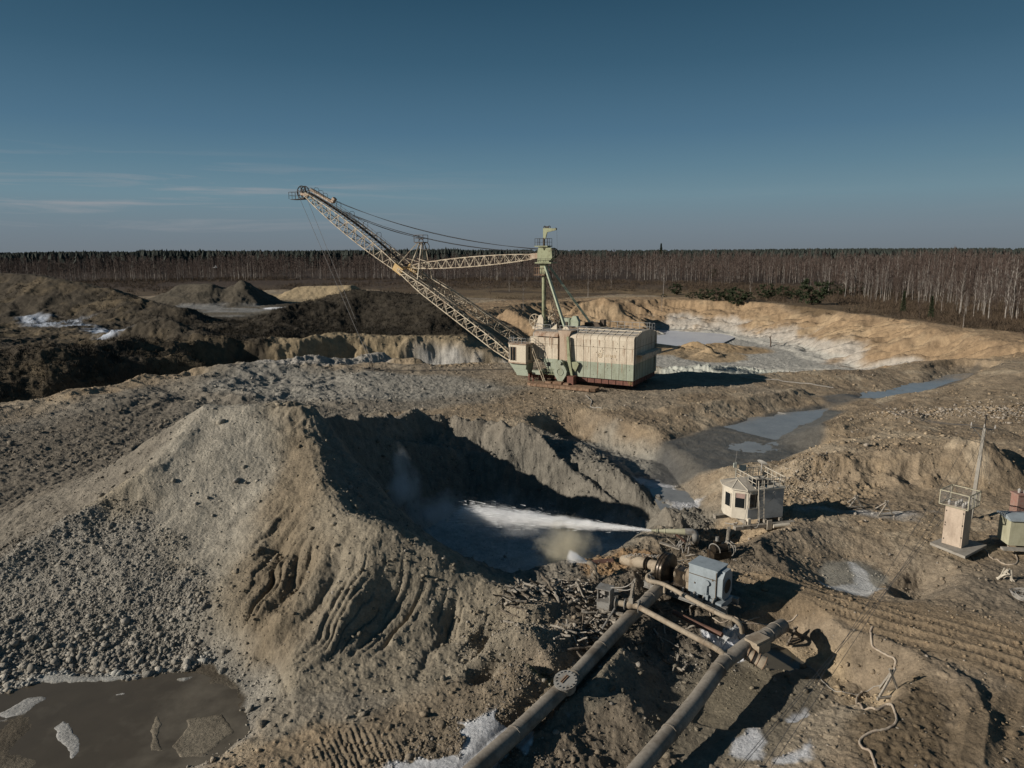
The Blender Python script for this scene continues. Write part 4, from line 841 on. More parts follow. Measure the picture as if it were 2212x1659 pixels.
for o in (.3,): b.bar(A + V3(0, o, .8), B_ + V3(0, o, .8), .04)
for k in range(5): c = A.lerp(B_, k / 4); b.bar(c + V3(0, .3, 0), c + V3(0, .3, .8), .04)
dp(b, 'ladder', M['creamsteel'])
b = MB(); b.box((4.35, 4.42, 2.55), (.42, .06, .5)); dp(b, 'wall_window', M['glass'])
b = MB(); b.box((4.35, 4.4, 2.75), (1.0, .05, .05)); b.rail([(3.2, 4.7, 1.3), (5.0, 4.7, 1.3)], .7, .02, .5); b.box((4.1, 4.55, 1.28), (2.2, .5, .07)); dp(b, 'side_gangway', M['ygreen'])
# mast: front post, two back legs, stair tower, head
MX = 7.3
b = MB(); b.tube([(MX, 0, 6.6), (MX, 0, 14.0)], .27, 14); b.box((MX, 0, 7.1), (.9, 1.0, 1.0)); mast = dp(b, 'mast_post', M['ygreen'], smooth=True)
for y, lx in ((3.2, 2.5), (-3.9, 1.9)):
    b = MB(); b.bar((lx, y, 6.9), (MX - .45, y * .16, 14.9), .3, .3); dp(b, 'mast_leg', M['palegreen'])
    b = MB(); b.bar((lx, y, 7.0), (lx + .1, y, 6.3), .5, .8); b.prism([(-.7, 0), (.7, 0), (.15, .7), (-.15, .7)], (lx, y - .1, 6.75), (1, 0, 0), (0, 0, 1), (0, .2, 0)); dp(b, 'leg_bracket', M['cream'])
b = MB()
A, B_ = V3(4.9, .3, 6.8), V3(MX - .6, .1, 14.2)
b.truss(A, B_, (0, 1, 0), (1, 0, .3), lambda t: .6, lambda t: .6, 22, .06, .045)
dp(b, 'mast_stair', M['brownsteel'])
b = MB(); b.prism([(-.9, 0), (.7, 0), (1.25, .6), (1.15, 1.9), (.35, 1.9), (.1, 1.5), (-.2, 2.0), (-.75, 2.0), (-.95, 1.2)], (MX - .2, .55, 15.4), (-1, 0, 0), (0, 0, 1), (0, -1.1, 0)); b.box((MX, 0, 14.7), (.8, .8, 1.5)); b.box((MX - .3, 0, 15.35), (2.4, 1.9, .16)); b.box((MX + .1, 0, 17.5), (1.9, 1.5, .14)); b.box((MX - .1, 0, 17.35), (1.2, 1.0, .25))
head = dp(b, 'mast_head', M['ygreen'])
for y in (-.45, .45):
    b = MB(); b.ring((MX - 1.25, y, 16.6), (0, 1, 0), .62, .06, 22, 5)
    for k in range(6): a = k * math.pi / 3; b.bar((MX - 1.25, y, 16.6), (MX - 1.25 + .6 * math.cos(a), y, 16.6 + .6 * math.sin(a)), .08)
    dp(b, 'head_sheave', M['dark'], head)
b = MB(); b.rail([(MX + 1.0, -.7, 17.55), (MX + 1.0, .7, 17.55), (MX - .8, .7, 17.55), (MX - .8, -.7, 17.55), (MX + 1.0, -.7, 17.55)], .95, .02, .6)
b.rail([(MX + .9, .9, 15.4), (MX - 1.5, .9, 15.4)], .5, .018, .6); dp(b, 'head_railing', M['dark'], head)
b = MB(); b.box((MX + .35, 0, 13.75), (1.6, 1.5, .08)); b.rail([(MX + 1.1, -.7, 13.8), (MX + 1.1, .7, 13.8), (MX - .2, .7, 13.8)], .95, .02, .5); dp(b, 'mast_platform', M['rust'])
b = MB(); b.tube([(MX, 0, 17.5), (MX, 0, 18.6)], .13, 10); dp(b, 'crane_column', M['brownsteel'])
b = MB(); b.prism([(-.1, 0), (.22, 0), (.45, .95), (1.75, 1.25), (1.8, 1.5), (0, 1.6), (-.12, 1.6)], (MX, .1, 18.45), (-1, 0, 0), (0, 0, .88), (0, -.2, 0)); jib = dp(b, 'service_crane', M['ygreen'])
b = MB(); b.ring((MX - .1, 0, 19.95), (0, 1, 0), .16, .05, 12, 5); b.ring((MX - .75, 0, 19.95), (0, 1, 0), .16, .05, 12, 5); b.box((MX - .4, 0, 19.95), (.6, .1, .25)); b.ring((MX - 1.72, 0, 19.7), (0, 1, 0), .12, .05, 12, 5); dp(b, 'crane_pulley', M['dark'], jib)
b = MB(); b.tube([(MX - 1.85, 0, 19.6), (MX - 2.1, 0, 12.5), (3.5, 0, 7.2)], .012, 5); dp(b, 'crane_rope', M['rope'])
# rope sheaves and winches on the roof
for (x, y, z, R_) in ((7.9, 1.4, 7.75, .85), (6.6, -.2, 8.1, .95)):
    b = MB(); b.ring((x, y, z), (0, 1, 0), R_, .065, 28, 5); b.tube([(x, y - .12, z), (x, y + .12, z)], .14, 10)
    for k in range(8): a = k * math.pi / 4 + .2; b.bar((x, y, z), (x + R_ * math.cos(a), y, z + R_ * math.sin(a)), .07, .07)
    dp(b, 'rope_sheave', M['creamsteel'])
b = MB(); b.prism([(-.75, 0), (.45, 0), (-.1, 1.9), (-.5, 2.05), (-.75, 1.5)], (7.2, 1.9, 6.6), (1, 0, 0), (0, 0, 1), (0, -.2, 0)); b.prism([(-.5, 0), (.5, 0), (-.5, .8)], (5.1, 1.6, 6.7), (1, 0, 0), (0, 0, 1), (0, -.2, 0)); b.box((7.3, .4, 6.8), (1.6, 2.8, .3)); dp(b, 'sheave_frame', M['cream'])
b = MB(); b.box((4.3, -.6, 7.5), (1.5, 1.0, 1.2)); b.box((5.15, -.4, 7.2), (.5, 1.2, .8)); b.prism([(-.55, 0), (.55, 0), (.62, .8), (.25, 1.5), (-.25, 1.5), (-.6, .8)], (2.9, -.2, 6.9), (1, 0, 0), (0, 0, 1), (0, -.7, 0)); dp(b, 'roof_winch', M['palegreen'])
b = MB(); b.box((4.1, -.06, 7.35), (.6, .08, .55)); b.box((3.5, .3, 6.95), (1.4, .9, .25)); b.box((1.0, -2.4, 7.2), (2.4, .8, .5)); b.box((-.2, -2.6, 7.4), (.6, .8, .9)); dp(b, 'winch_motor', M['brownsteel'])
# boom
F0 = V3(7.6, 0, 1.3); EL = V3(30.4, 0, 14.35); TP = V3(49.4, 0, 25.9)
upv = V3(-.5, 0, .87)
LB = {}
for sg in (1, -1):
    b = MB(); A = F0 + V3(0, 3.7 * sg, 0); B_ = EL + V3(0, 1.75 * sg, 0)
    LB[sg] = b.truss(A, B_, (0, 1, 0), upv, lambda t: .85 * min(1, .35 + t * 5, .35 + (1 - t) * 5), lambda t: 1.25 * min(1, .25 + t * 3.2, .3 + (1 - t) * 3.2), 26, .13, .07)
    dp(b, 'lower_boom', M['creamsteel'])
b = MB()
for i in range(3, 26, 4):
    p, q = LB[1][i], LB[-1][i]
    b.bar(p[2], q[1], .07); b.bar(p[3], q[0], .07)
    if i + 4 < 26: r_ = LB[-1][i + 4]; b.bar(p[3], r_[0], .05); b.bar(q[0], LB[1][i + 4][3], .05)
dp(b, 'boom_bracing', M['brownsteel'])
b = MB(); UB = b.truss(EL, TP, (0, 1, 0), upv, lambda t: 3.6 - 2.3 * t, lambda t: .5 + 1.35 * math.sin(math.pi * min(1, .05 + t * .95)) ** .8, 22, .12, .065)
dp(b, 'upper_boom', M['creamsteel'])
b = MB()
for i in range(0, 22):
    p = UB[i]; q = UB[i + 1]
    c0 = (p[0] + p[3]) / 2; c1 = (q[0] + q[3]) / 2
    for y in (-.35, .35): b.bar(c0 + V3(0, y, .08), c1 + V3(0, y, .08), .05)
    b.bar(c0 + V3(0, 0, .08), c1 + V3(0, 0, .08), .6, .04)
    for y in (-.4, .4):
        b.bar(c0 + V3(0, y, .08), c0 + V3(0, y, .95), .035); b.bar(c0 + V3(0, y, .95), c1 + V3(0, y, .95), .035); b.bar(c0 + V3(0, y, .5), c1 + V3(0, y, .5), .03)
dp(b, 'boom_catwalk', M['brownsteel'])
b = MB()
for i in (6, 9, 12, 15, 18, 19, 20):
    c = (UB[i][0] + UB[i][3]) / 2; hh = .6 if i != 15 else .5
    b.tube([c + V3(0, -.5, .9), c + V3(0, -.5, 1.35), c + V3(0, -.3, 1.55), c + V3(0, .3, 1.55), c + V3(0, .5, 1.35), c + V3(0, .5, .9)], .03, 5)
dp(b, 'rope_guide', M['dark'])
b = MB(); b.box(EL + V3(0, 1.75, 0), (1.7, .3, 1.1), Matrix.Rotation(rad(-32), 3, 'Y')); b.box(EL + V3(0, -1.75, 0), (1.7, .3, 1.1), Matrix.Rotation(rad(-32), 3, 'Y')); b.bar(EL + V3(0, 1.8, .2), EL + V3(0, -1.8, .2), .25); dp(b, 'boom_joint', mat('ochre_paint', (.55, .38, .17), .6, 0, 0, 8, .1, 2))
b = MB()
ap = V3(27.4, 0, 18.2)
for y in (-1, 1):
    for dx, ft in ((.35, EL + V3(.5, 1.7 * y, .3)), (-.35, V3(26.9, 1.9 * y, 12.6)), (0, V3(28.6, 1.8 * y, 13.4))): b.bar(ap + V3(dx, .35 * y, 0), ft, .11)
b.bar(V3(29.2, -1.1, 15.9), V3(29.2, 1.1, 15.9), .08); b.bar(V3(27.1, -1.1, 15.4), V3(27.1, 1.1, 15.4), .08); b.bar(V3(29.2, 1.1, 15.9), V3(27.1, 1.1, 15.4), .08); b.bar(V3(29.2, -1.1, 15.9), V3(27.1, -1.1, 15.4), .08)
dp(b, 'boom_tower', M['creamsteel'])
b = MB(); b.box(ap + V3(0, 0, 0), (1.5, 1.3, .12)); b.rail([ap + V3(.8, .6, .05), ap + V3(-.8, .6, .05), ap + V3(-.8, -.6, .05), ap + V3(.8, -.6, .05), ap + V3(.8, .6, .05)], 1.0, .03, .8); b.ring(ap + V3(-.9, 0, -.6), (0, 1, 0), .55, .06, 20, 5); b.ring(ap + V3(0, 0, .1), (0, 1, 0), .4, .06, 20, 5); dp(b, 'tower_platform', M['brownsteel'])
b = MB(); b.truss(EL + V3(-1.3, 0, .35), V3(MX + .9, 0, 16.2), (0, 1, 0), (0, 0, 1), lambda t: .35 + .75 * math.sin(math.pi * t) ** .6, lambda t: .3 + 1.05 * math.sin(math.pi * t) ** .6, 26, .1, .055); dp(b, 'boom_strut', M['creamsteel'])
b = MB(); b.bar(V3(MX + 2.0, 0, 16.15), V3(MX + .5, 0, 16.3), .55, .75); dp(b, 'strut_end', M['rustcream'])
# boom head
b = MB(); b.bar(TP + V3(-.6, 0, -.2), TP + V3(.9, 0, .1), 1.3, .35)
bh = dp(b, 'boom_head', M['rustcream'])
for y in (-.35, .35):
    b = MB(); c = TP + V3(.9, y, .35); b.ring(c, (0, 1, 0), .95, .09, 26, 5); b.tube([c + V3(0, -.15, 0), c + V3(0, .15, 0)], .2, 10)
    for k in range(6): a = k * math.pi / 3 + y; b.bar(c, c + V3(.9 * math.cos(a), 0, .9 * math.sin(a)), .12)
    dp(b, 'boom_sheave', M['dark'], bh)
b = MB(); b.box(TP + V3(1.6, 0, -.7), (3.0, 1.5, .08)); b.rail([TP + V3(1.3, .7, -.65), TP + V3(3.4, .7, -.65), TP + V3(3.4, -.7, -.65), TP + V3(1.3, -.7, -.65)], 1.1, .025, .7); dp(b, 'head_platform', M['dark'], bh)
b = MB(); c0 = TP + V3(-.8, 0, .7); c1 = TP + V3(-5.2, 0, -1.4); b.bar(c0, c1, .5, .4); b.bar(c1, c1 + V3(-.5, 0, .6), .6, .5); dp(b, 'tip_tackle', M['rustcream'], bh)
# ropes
def sag(a, c, s, n=14): return [a.lerp(c, i / n) - V3(0, 0, s * 4 * (i / n) * (1 - i / n)) for i in range(n + 1)]
stay = [(TP + V3(-5.4, .3, -1.1), V3(MX - .6, .3, 17.0), 1.3), (TP + V3(-5.4, -.3, -1.1), V3(MX - .6, -.3, 17.1), 1.5), (TP + V3(-7.6, .3, -2.9), V3(MX - .3, .35, 16.7), 1.4), (TP + V3(-7.6, -.3, -2.9), V3(MX - .3, -.35, 16.8), 1.6),
        (TP + V3(.9, .35, 1.3), TP + V3(-5.4, .3, -1.0), .1), (TP + V3(-7.6, .4, -3.0), ap + V3(0, .3, .6), .25), (TP + V3(-7.6, -.4, -3.0), ap + V3(0, -.3, .6), .45)]
for a, c, s_ in stay:
    b = MB(); b.tube(sag(a, c, s_), .035, 5); dp(b, 'stay_rope', M['rope'])
BK = P(803, 806, .2)
BKl = Matrix.Rotation(-rad(150.6), 3, 'Z') @ (BK - V3(DRX, DRY, .1))
for k, y in enumerate((.35, -.35)):
    b = MB(); b.tube([TP + V3(1.8 - .9 * (k == 1), y, .2), BKl + V3(0, y * .6, 1.6)], .03, 5); dp(b, 'hoist_rope', M['rope'])
for y in (.4, -.4):
    b = MB(); b.tube(sag(V3(8.0, y, 1.1), BKl + V3(-1.2, y, .5), .15), .03, 5); dp(b, 'drag_rope', M['rope'])
b = MB()
for y in (-.5, .5): b.tube([BKl + V3(0, 0, 1.7), BKl + V3(.2, y, .7)], .05, 5)
b.prism([(-1.0, 0), (.8, 0), (1.0, .35), (.8, .8), (-1.0, .7)], BKl + V3(0, .6, -.1), (1, 0, 0), (0, 0, 1), (0, -.08, 0)); b.prism([(-1.0, 0), (.8, 0), (1.0, .35), (.8, .8), (-1.0, .7)], BKl + V3(0, -.6, -.1), (1, 0, 0), (0, 0, 1), (0, .08, 0))
b.box(BKl + V3(.85, 0, .3), (.12, 1.2, .8)); b.box(BKl + V3(-.1, 0, -.05), (1.8, 1.2, .1)); b.box(BKl + V3(-.95, 0, .65), (.15, 1.25, .12))
dp(b, 'dragline_bucket', M['dark'])
# ================================================================ FOREST
M['bark'] = mat('birch_bark', (.34, .315, .285), .8, 0, 0, 8, .2, 1.2, (.12, .095, .08))
M['darkbark'] = mat('dark_bark', (.10, .075, .06), .9)
M['twig'] = mat('birch_twigs', (.108, .078, .066), .9, 0, 0, 8, .3, .6, (.072, .056, .048))
M['needle'] = mat('pine_needles', (.040, .055, .026), .9, 0, 0, 8, .4, 1.2, (.02, .03, .015))
M['pbark'] = mat('pine_bark', (.12, .08, .06), .9)
M['far'] = mat('far_wood', (.035, .042, .036), .95, 0, 0, 8, .3, .05, (.022, .03, .026))
M['brush'] = mat('dry_brush', (.10, .072, .048), .95, 0, 0, 8, .4, .3, (.05, .038, .028))
def slivers(rng, P0, D, Ln, Wd):
    """thin double-tapered leaf-like triangles: base points, directions, lengths, widths"""
    side = np.cross(D, rng.randn(len(D), 3)); side /= np.linalg.norm(side, axis=1)[:, None] + 1e-9
    a = P0 - side * Wd[:, None] / 2; b = P0 + side * Wd[:, None] / 2; c = P0 + D * Ln[:, None]
    v = np.stack([a, b, c], 1).reshape(-1, 3); return v
def mesh_np(name, v, f, mats, mi=None, quad=False):
    me = bpy.data.meshes.new(name); n = f.shape[1]
    me.vertices.add(len(v)); me.vertices.foreach_set('co', np.asarray(v, np.float32).ravel())
    me.loops.add(f.size); me.loops.foreach_set('vertex_index', f.astype(np.int32).ravel())
    me.polygons.add(len(f)); me.polygons.foreach_set('loop_start', np.arange(0, f.size, n, dtype=np.int32)); me.polygons.foreach_set('loop_total', np.full(len(f), n, np.int32))
    for m in mats: me.materials.append(m)
    if mi is not None: me.polygons.foreach_set('material_index', np.asarray(mi, np.int32))
    me.update(calc_edges=True); return me
def birch(seed, H=15., ntw=260, w=.045, spread=1.7, lean=.5):
    rng = np.random.RandomState(seed); n = 7
    bend = rng.randn(2) * lean; zz = np.linspace(0, 1, n)
    ax = np.stack([bend[0] * zz ** 2 + .12 * rng.randn(n), bend[1] * zz ** 2 + .12 * rng.randn(n), zz * H], 1); ax[0, :2] = 0
    mb = MB(); mb.tube([tuple(p) for p in ax], [.13 * (1 - .9 * z) + .012 for z in zz], 5)
    tv = np.array(mb.v)
    def at(t):
        i = np.clip(t * (n - 1), 0, n - 1.001); k = i.astype(int); fr = (i - k)[:, None]; return ax[k] * (1 - fr) + ax[k + 1] * fr
    nb = 34; t = rng.uniform(.28, .97, nb); base = at(t); ang = rng.uniform(0, 6.28, nb)
    R = spread * (1 - (t - .28) / .8) * rng.uniform(.6, 1.2, nb) + .3
    tip = base + np.stack([np.cos(ang) * R, np.sin(ang) * R, R * rng.uniform(.9, 1.8, nb)], 1)
    for i in range(nb): mb.tube([tuple(base[i]), tuple((base[i] + tip[i]) / 2 + [0, 0, .1]), tuple(tip[i])], [.04, .025, .01], 3, mi=0, caps=False)
    bi = rng.randint(0, nb, ntw); q = rng.uniform(.25, 1, ntw)[:, None]
    P0 = base[bi] * (1 - q) + tip[bi] * q; D = rng.randn(ntw, 3) * [.6, .6, .5] + (tip - base)[bi] / 2.2 + [0, 0, .25]; D /= np.linalg.norm(D, axis=1)[:, None]
    cv = slivers(rng, P0, D, rng.uniform(.6, 1.5, ntw), rng.uniform(.6, 1.4, ntw) * w)
    return mb, cv
def forest_edge(u):
    return float(np.interp(u, [-400, 0, 600, 900, 1200, 1500, 1700, 1900, 2050, 2212, 2500, 3000], [400, 400, 430, 420, 385, 335, 285, 220, 178, 150, 128, 110]))
rngF = np.random.RandomState(21)
def bearing(u): d = ray(u, 600); return math.atan2(d.x, d.y)
pts = []
for i in range(11000):
    u = rngF.uniform(-350, 2750); e = forest_edge(u); t = rngF.rand()
    D = e + (t ** 1.15) * (330 + .35 * e) + rngF.rand() * 6
    a = bearing(u); D /= math.cos(a); pts.append((math.sin(a) * D, math.cos(a) * D, D, D - e / math.cos(a), u))
# clearings so that the wood opens and closes
P_ = np.array(pts); cl = fbm(P_[:, 0], P_[:, 1], .02, 3, 6)
keep = (cl > -.10) | (P_[:, 3] > 260); P_ = P_[keep]
for u, v in ((1433, 640), (1180, 652), (1270, 640), (1060, 648), (930, 625), (1430, 650), (760, 618), (1130, 660), (1100, 628), (1320, 622), (680, 614), (890, 632), (2080, 708), (1985, 690), (1880, 668), (1800, 648), (1840, 655), (1620, 640)):
    p = P(u, v, .5); P_ = np.vstack([P_, [p.x, p.y, math.hypot(p.x, p.y), 0, u]])
hgt = .87 + .42 * fbm(P_[:, 0], P_[:, 1], .035, 3, 4)
# the ones that show largest: nearest and in view become trees of their own
vis = np.where((P_[:, 4] > -40) & (P_[:, 4] < 2260))[0]
order = vis[np.argsort(P_[vis, 2])]; near_i = set(order[:270].tolist()) | set(range(len(P_) - 18, len(P_)))
protos = []
for k in range(8):
    mb, cv = birch(100 + k, 14.6 + (k % 4) * .6, 300, .05, 1.5 + .2 * (k % 3))
    f = np.arange(len(cv)).reshape(-1, 3)
    me = bpy.data.meshes.new('trunk'); me.from_pydata(mb.v, [], mb.f); me.materials.append(M['bark'] if k % 2 else M['darkbark']); me.update()
    protos.append((me, mesh_np('crown', cv, f, [M['twig']])))
GZ = hzs(P_[:, 0], P_[:, 1])
for i in sorted(near_i):
    x, y, D, de, u = P_[i]
    k = rngF.randint(8); s = rngF.uniform(.5, 1.02) * (.86 if u > 1850 else 1) if i < len(P_) - 18 else rngF.uniform(.45, .75)
    side = 'right' if u > 1500 else ('middle' if u > 700 else 'left')
    lab = {'right': 'bare white-trunked birch of the close-standing wood on the right beyond the pit rim', 'middle': 'bare pale-trunked birch behind the excavator boom at the far wood edge', 'left': 'bare dark birch of the wood behind the left spoil hills'}[side]
    if i >= len(P_) - 18: lab = 'small bare birch standing alone on the brown grass before the wood'; side = 'grass'
    else:
        k = k if True else k
        place = 'behind the pine thicket' if u < 1700 else ('just right of the biggest pine' if u < 1860 else ('above the far end of the creek' if u < 1990 else ('near the right end of the wood' if u < 2110 else 'at the right frame edge')))
        lab = f"{'tall' if s > .8 else 'low'} bare birch with {'white' if k % 2 else 'dark'} trunk in the wood {place}"; side = 'g' + place
    t = thing('birch_tree', lab, 'tree', (x, y, GZ[i] - .1), rngF.uniform(0, 6.28), {'right': 'birches of the near wood edge', 'middle': 'birches behind the boom', 'left': 'birches behind the left hills', 'grass': 'lone birches on the grass'}.get(side, 'birches ' + side[1:]))
    s *= hgt[i]; t.scale = (s * 1.05, s * 1.05, s)
    o = bpy.data.objects.new('trunk', protos[k][0]); COL.objects.link(o); o.parent = t
    o = bpy.data.objects.new('crown', protos[k][1]); COL.objects.link(o); o.parent = t
# all the others: one wood
rest = np.array([i for i in range(len(P_)) if i not in near_i])
lows = []
for k in range(6):
    rng = np.random.RandomState(300 + k); H = 15.5
    mb = MB(); mb.tube([(0, 0, 0), (rng.randn() * .2, rng.randn() * .2, H * .5), (rng.randn() * .4, rng.randn() * .4, H)], [.15, .10, .03], 3, caps=False)
    tv = np.array(mb.v); tf = np.array([f if len(f) == 4 else f + (f[-1],) for f in mb.f])
    n = 85; t = rng.uniform(.22, 1, n) ** .9; R = 1.7 * (1.08 - t) + .25; an = rng.uniform(0, 6.28, n); rr = R * rng.uniform(.1, 1, n)
    P0 = np.stack([np.cos(an) * rr, np.sin(an) * rr, t * H - .6], 1); D = np.stack([np.cos(an) * .5, np.sin(an) * .5, np.ones(n)], 1) + rng.randn(n, 3) * .35; D /= np.linalg.norm(D, axis=1)[:, None]
    cv = slivers(rng, P0, D, rng.uniform(1.0, 2.2, n), rng.uniform(.10, .2, n))
    lows.append((tv, tf, cv))
TV = []; TF = []; TK = []; off = 0
CV = []
for i in rest:
    tv, tf, cv = lows[rngF.randint(6)]; s = rngF.uniform(.62, 1.06) * hgt[i]; a = rngF.uniform(0, 6.28); ca, sa = math.cos(a), math.sin(a)
    Rm = np.array([[ca, sa, 0], [-sa, ca, 0], [0, 0, 1]]) * s; c = np.array([P_[i, 0], P_[i, 1], GZ[i] - .1])
    TV.append(tv @ Rm + c); TF.append(tf + off); TK.append(np.full(len(tf) * 1, rngF.rand() < .4)); off += len(tv); CV.append(cv @ Rm + c)
nT = off; CV = np.vstack(CV); TV = np.vstack(TV); TF = np.vstack(TF)
TK = np.concatenate(TK); tri = np.vstack([TF[:, [0, 1, 2]], TF[:, [0, 2, 3]]])
allv = np.vstack([TV, CV]); cf = np.arange(len(CV)).reshape(-1, 3) + nT
me = mesh_np('birch_forest', allv, np.vstack([tri, cf]), [M['bark'], M['twig'], M['darkbark']], np.r_[np.where(np.r_[TK, TK], 0, 2), np.ones(len(cf))])
stuff(link('birch_forest', me), 'bare reddish brown birch forest stretching to the horizon')
# distant dark conifer skyline
rng = np.random.RandomState(5); v = []; 
for i in range(7500):
    u = rng.uniform(-400, 2800); D = rng.uniform(760, 1500) if rng.rand() < .6 else rng.uniform(1500, 3200)
    a = bearing(u); x, y = math.sin(a) * D, math.cos(a) * D
    H = (17.5 + rng.randn() * .8 + .9 * math.sin(u / 130.) + (2.2 if 300 < u < 1000 else 0) + max(0, (D - 1500) / 300)) * (1.0 if u < 1150 else .93); r = rng.uniform(4, 8) * (1 if D < 1500 else 2.5)
    if u < 60: H -= 1
    for k in range(3):
        z0 = H * (.15 + .27 * k); z1 = min(H, z0 + H * .42); rr = r * (1 - .28 * k); a0 = rng.uniform(0, 2)
        ring = [(x + rr * math.cos(a0 + q * 1.2566) * rng.uniform(.7, 1.2), y + rr * math.sin(a0 + q * 1.2566) * rng.uniform(.7, 1.2), z0) for q in range(5)]
        for q in range(5): v += [ring[q], ring[(q + 1) % 5], (x, y, z1)]
v = np.array(v); stuff(link('distant_forest', mesh_np('distant_forest', v, np.arange(len(v)).reshape(-1, 3), [M['far']])), 'dark conifer forest along the horizon')
# dry brush on the plain and in front of the wood
n = 13000; uu = rng.uniform(-300, 2600, n); Dm = np.array([forest_edge(u) for u in uu]); DD = Dm - rng.rand(n) ** 2 * (Dm * .42) + rng.rand(n) * 60
aa = np.array([bearing(u) for u in uu[:]]); bx, by = np.tan(aa) * DD, DD * 1.0
ok = (fbm(bx, by, .03, 3, 3) + .25 * (DD > Dm - 25) > -.02) & (np.hypot(bx, by) > 100) & ~inpoly(bx, by, [(p.x, p.y) for p in PIT]); bx, by, DD = bx[ok], by[ok], DD[ok]
bz = hzs(bx, by); pl_ = L((-1800, 640, .5), (-200, 632, .5), (300, 640, .5), (600, 625, .5), (800, 625, .5), (1000, 642, .5), (1180, 648, .5), (1340, 634, .5), (1600, 648, .5), (1800, 673, .5), (2000, 699, .5), (2212, 722, .5), (2700, 790, .5), (3400, 860, .5)) + [Vector((3000, 60, .5)), Vector((9000, 60, .5)), Vector((9000, 12000, .5)), Vector((-9000, 12000, .5)), Vector((-9000, 200, .5))]; ok = (bz > -.6) & inpoly(bx, by, pl_); bx, by, bz, DD = bx[ok], by[ok], bz[ok], DD[ok]
k = 14; P0 = np.repeat(np.stack([bx, by, bz], 1), k, 0) + rng.randn(len(bx) * k, 3) * [.7, .7, .05]; D = rng.randn(len(P0), 3) * [.5, .5, .2] + [0, 0, .8]; D /= np.linalg.norm(D, axis=1)[:, None]
v = slivers(rng, P0, D, rng.uniform(.5, 2.0, len(P0)), rng.uniform(.05, .16, len(P0)))
stuff(link('dry_brush', mesh_np('dry_brush', v, np.arange(len(v)).reshape(-1, 3), [M['brush']])), 'dry brown brush in front of the wood')
# dark scrub on the overgrown spoil hills
n = 26000; uu = rng.uniform(-100, 1060, n); Dy = np.exp(rng.uniform(math.log(82), math.log(205), n)); bx, by = (uu - 1106) / 1535 * (Dy * .983 + 3.1), Dy
hp_ = [PD(470, 745, 128), PD(590, 770, 122), PD(760, 730, 128), PD(1000, 700, 132), PD(1000, 660, 150), PD(900, 640, 168), PD(780, 620, 180), PD(660, 640, 185), PD(480, 690, 165)]
lp_ = [PD(-600, 910, 75), PD(0, 905, 79), PD(300, 850, 95), PD(560, 790, 105), PD(600, 740, 128), PD(480, 690, 165), PD(300, 660, 175), PD(-600, 640, 190)]
inh = inpoly(bx, by, hp_); inl = inpoly(bx, by, lp_) & (fbm(bx, by, .09, 3, 8) > .0); ok = inh | (inl & (rng.rand(n) < .6)); bx, by = bx[ok], by[ok]
bz = hzs(bx, by); ok = bz > -.5; bx, by, bz = bx[ok], by[ok], bz[ok]
k = 7; P0 = np.repeat(np.stack([bx, by, bz - .05], 1), k, 0) + rng.randn(len(bx) * k, 3) * [.3, .3, .03]; D = rng.randn(len(P0), 3) * [.6, .6, .2] + [0, 0, .8]; D /= np.linalg.norm(D, axis=1)[:, None]
v = slivers(rng, P0, D, rng.uniform(.25, .95, len(P0)), rng.uniform(.04, .11, len(P0)))
M['scrub'] = mat('dark_scrub', (.024, .02, .014), .95, 0, 0, 8, .4, .3, (.05, .04, .026))
stuff(link('dark_scrub', mesh_np('dark_scrub', v, np.arange(len(v)).reshape(-1, 3), [M['scrub']])), 'dark dry scrub covering the overgrown spoil hills')
# pines
def pine(seed, H=1.0, wide=.5, n=2200, bushy=True):
    rng = np.random.RandomState(seed)
    mb = MB(); mb.tube([(0, 0, 0), (.02, .01, .5), (0, 0, .97)], [.035, .022, .006], 6)
    nc = 46; t = rng.uniform(.06 if bushy else .1, 1, nc); an = rng.uniform(0, 6.28, nc)
    prof = (np.sin(np.pi * np.clip((1 - t) * .8 + .12, 0, 1)) ** .8 if bushy else (1.02 - t)) * wide * .5
    rr = prof * rng.uniform(.45, 1.1, nc); c = np.stack([np.cos(an) * rr, np.sin(an) * rr, t * .96], 1)
    for q in range(nc): mb.tube([(0, 0, max(.03, t[q] - .08)), tuple(c[q])], [.008, .003], 3, caps=False)
    ci = rng.randint(0, nc, n); d = rng.randn(n, 3); d /= np.linalg.norm(d, axis=1)[:, None]
    P0 = c[ci] + d * rng.uniform(.0, .085, n)[:, None] * [1, 1, .6]; D = d + [0, 0, .5]; D /= np.linalg.norm(D, axis=1)[:, None]
    cv = slivers(rng, P0, D, rng.uniform(.05, .12, n), rng.uniform(.03, .06, n))
    me = bpy.data.meshes.new('trunk'); me.from_pydata(mb.v, [], mb.f); me.materials.append(M['pbark']); me.update()
    return me, mesh_np('crown', cv, np.arange(len(cv)).reshape(-1, 3), [M['needle']])
def spruce(seed, n=2600):
    rng = np.random.RandomState(seed); mb = MB(); mb.tube([(0, 0, 0), (0, 0, .97)], [.02, .004], 6)
    t = rng.uniform(.05, 1, n) ** .8; tier = .75 + .25 * np.sin(t * 60); R = .2 * (1.02 - t) * tier; an = rng.uniform(0, 6.28, n); rr = R * rng.uniform(.15, 1, n)
    P0 = np.stack([np.cos(an) * rr, np.sin(an) * rr, t], 1); D = np.stack([np.cos(an), np.sin(an), np.full(n, -.2)], 1) + rng.randn(n, 3) * .3; D /= np.linalg.norm(D, axis=1)[:, None]
    cv = slivers(rng, P0, D, rng.uniform(.02, .05, n), rng.uniform(.015, .03, n))
    me = bpy.data.meshes.new('trunk'); me.from_pydata(mb.v, [], mb.f); me.materials.append(M['pbark']); me.update()
    return me, mesh_np('crown', cv, np.arange(len(cv)).reshape(-1, 3), [M['needle']])
PN = [pine(1, wide=1.15), pine(2, wide=1.35), pine(3, wide=1.05), spruce(4), pine(5, wide=2.1)]
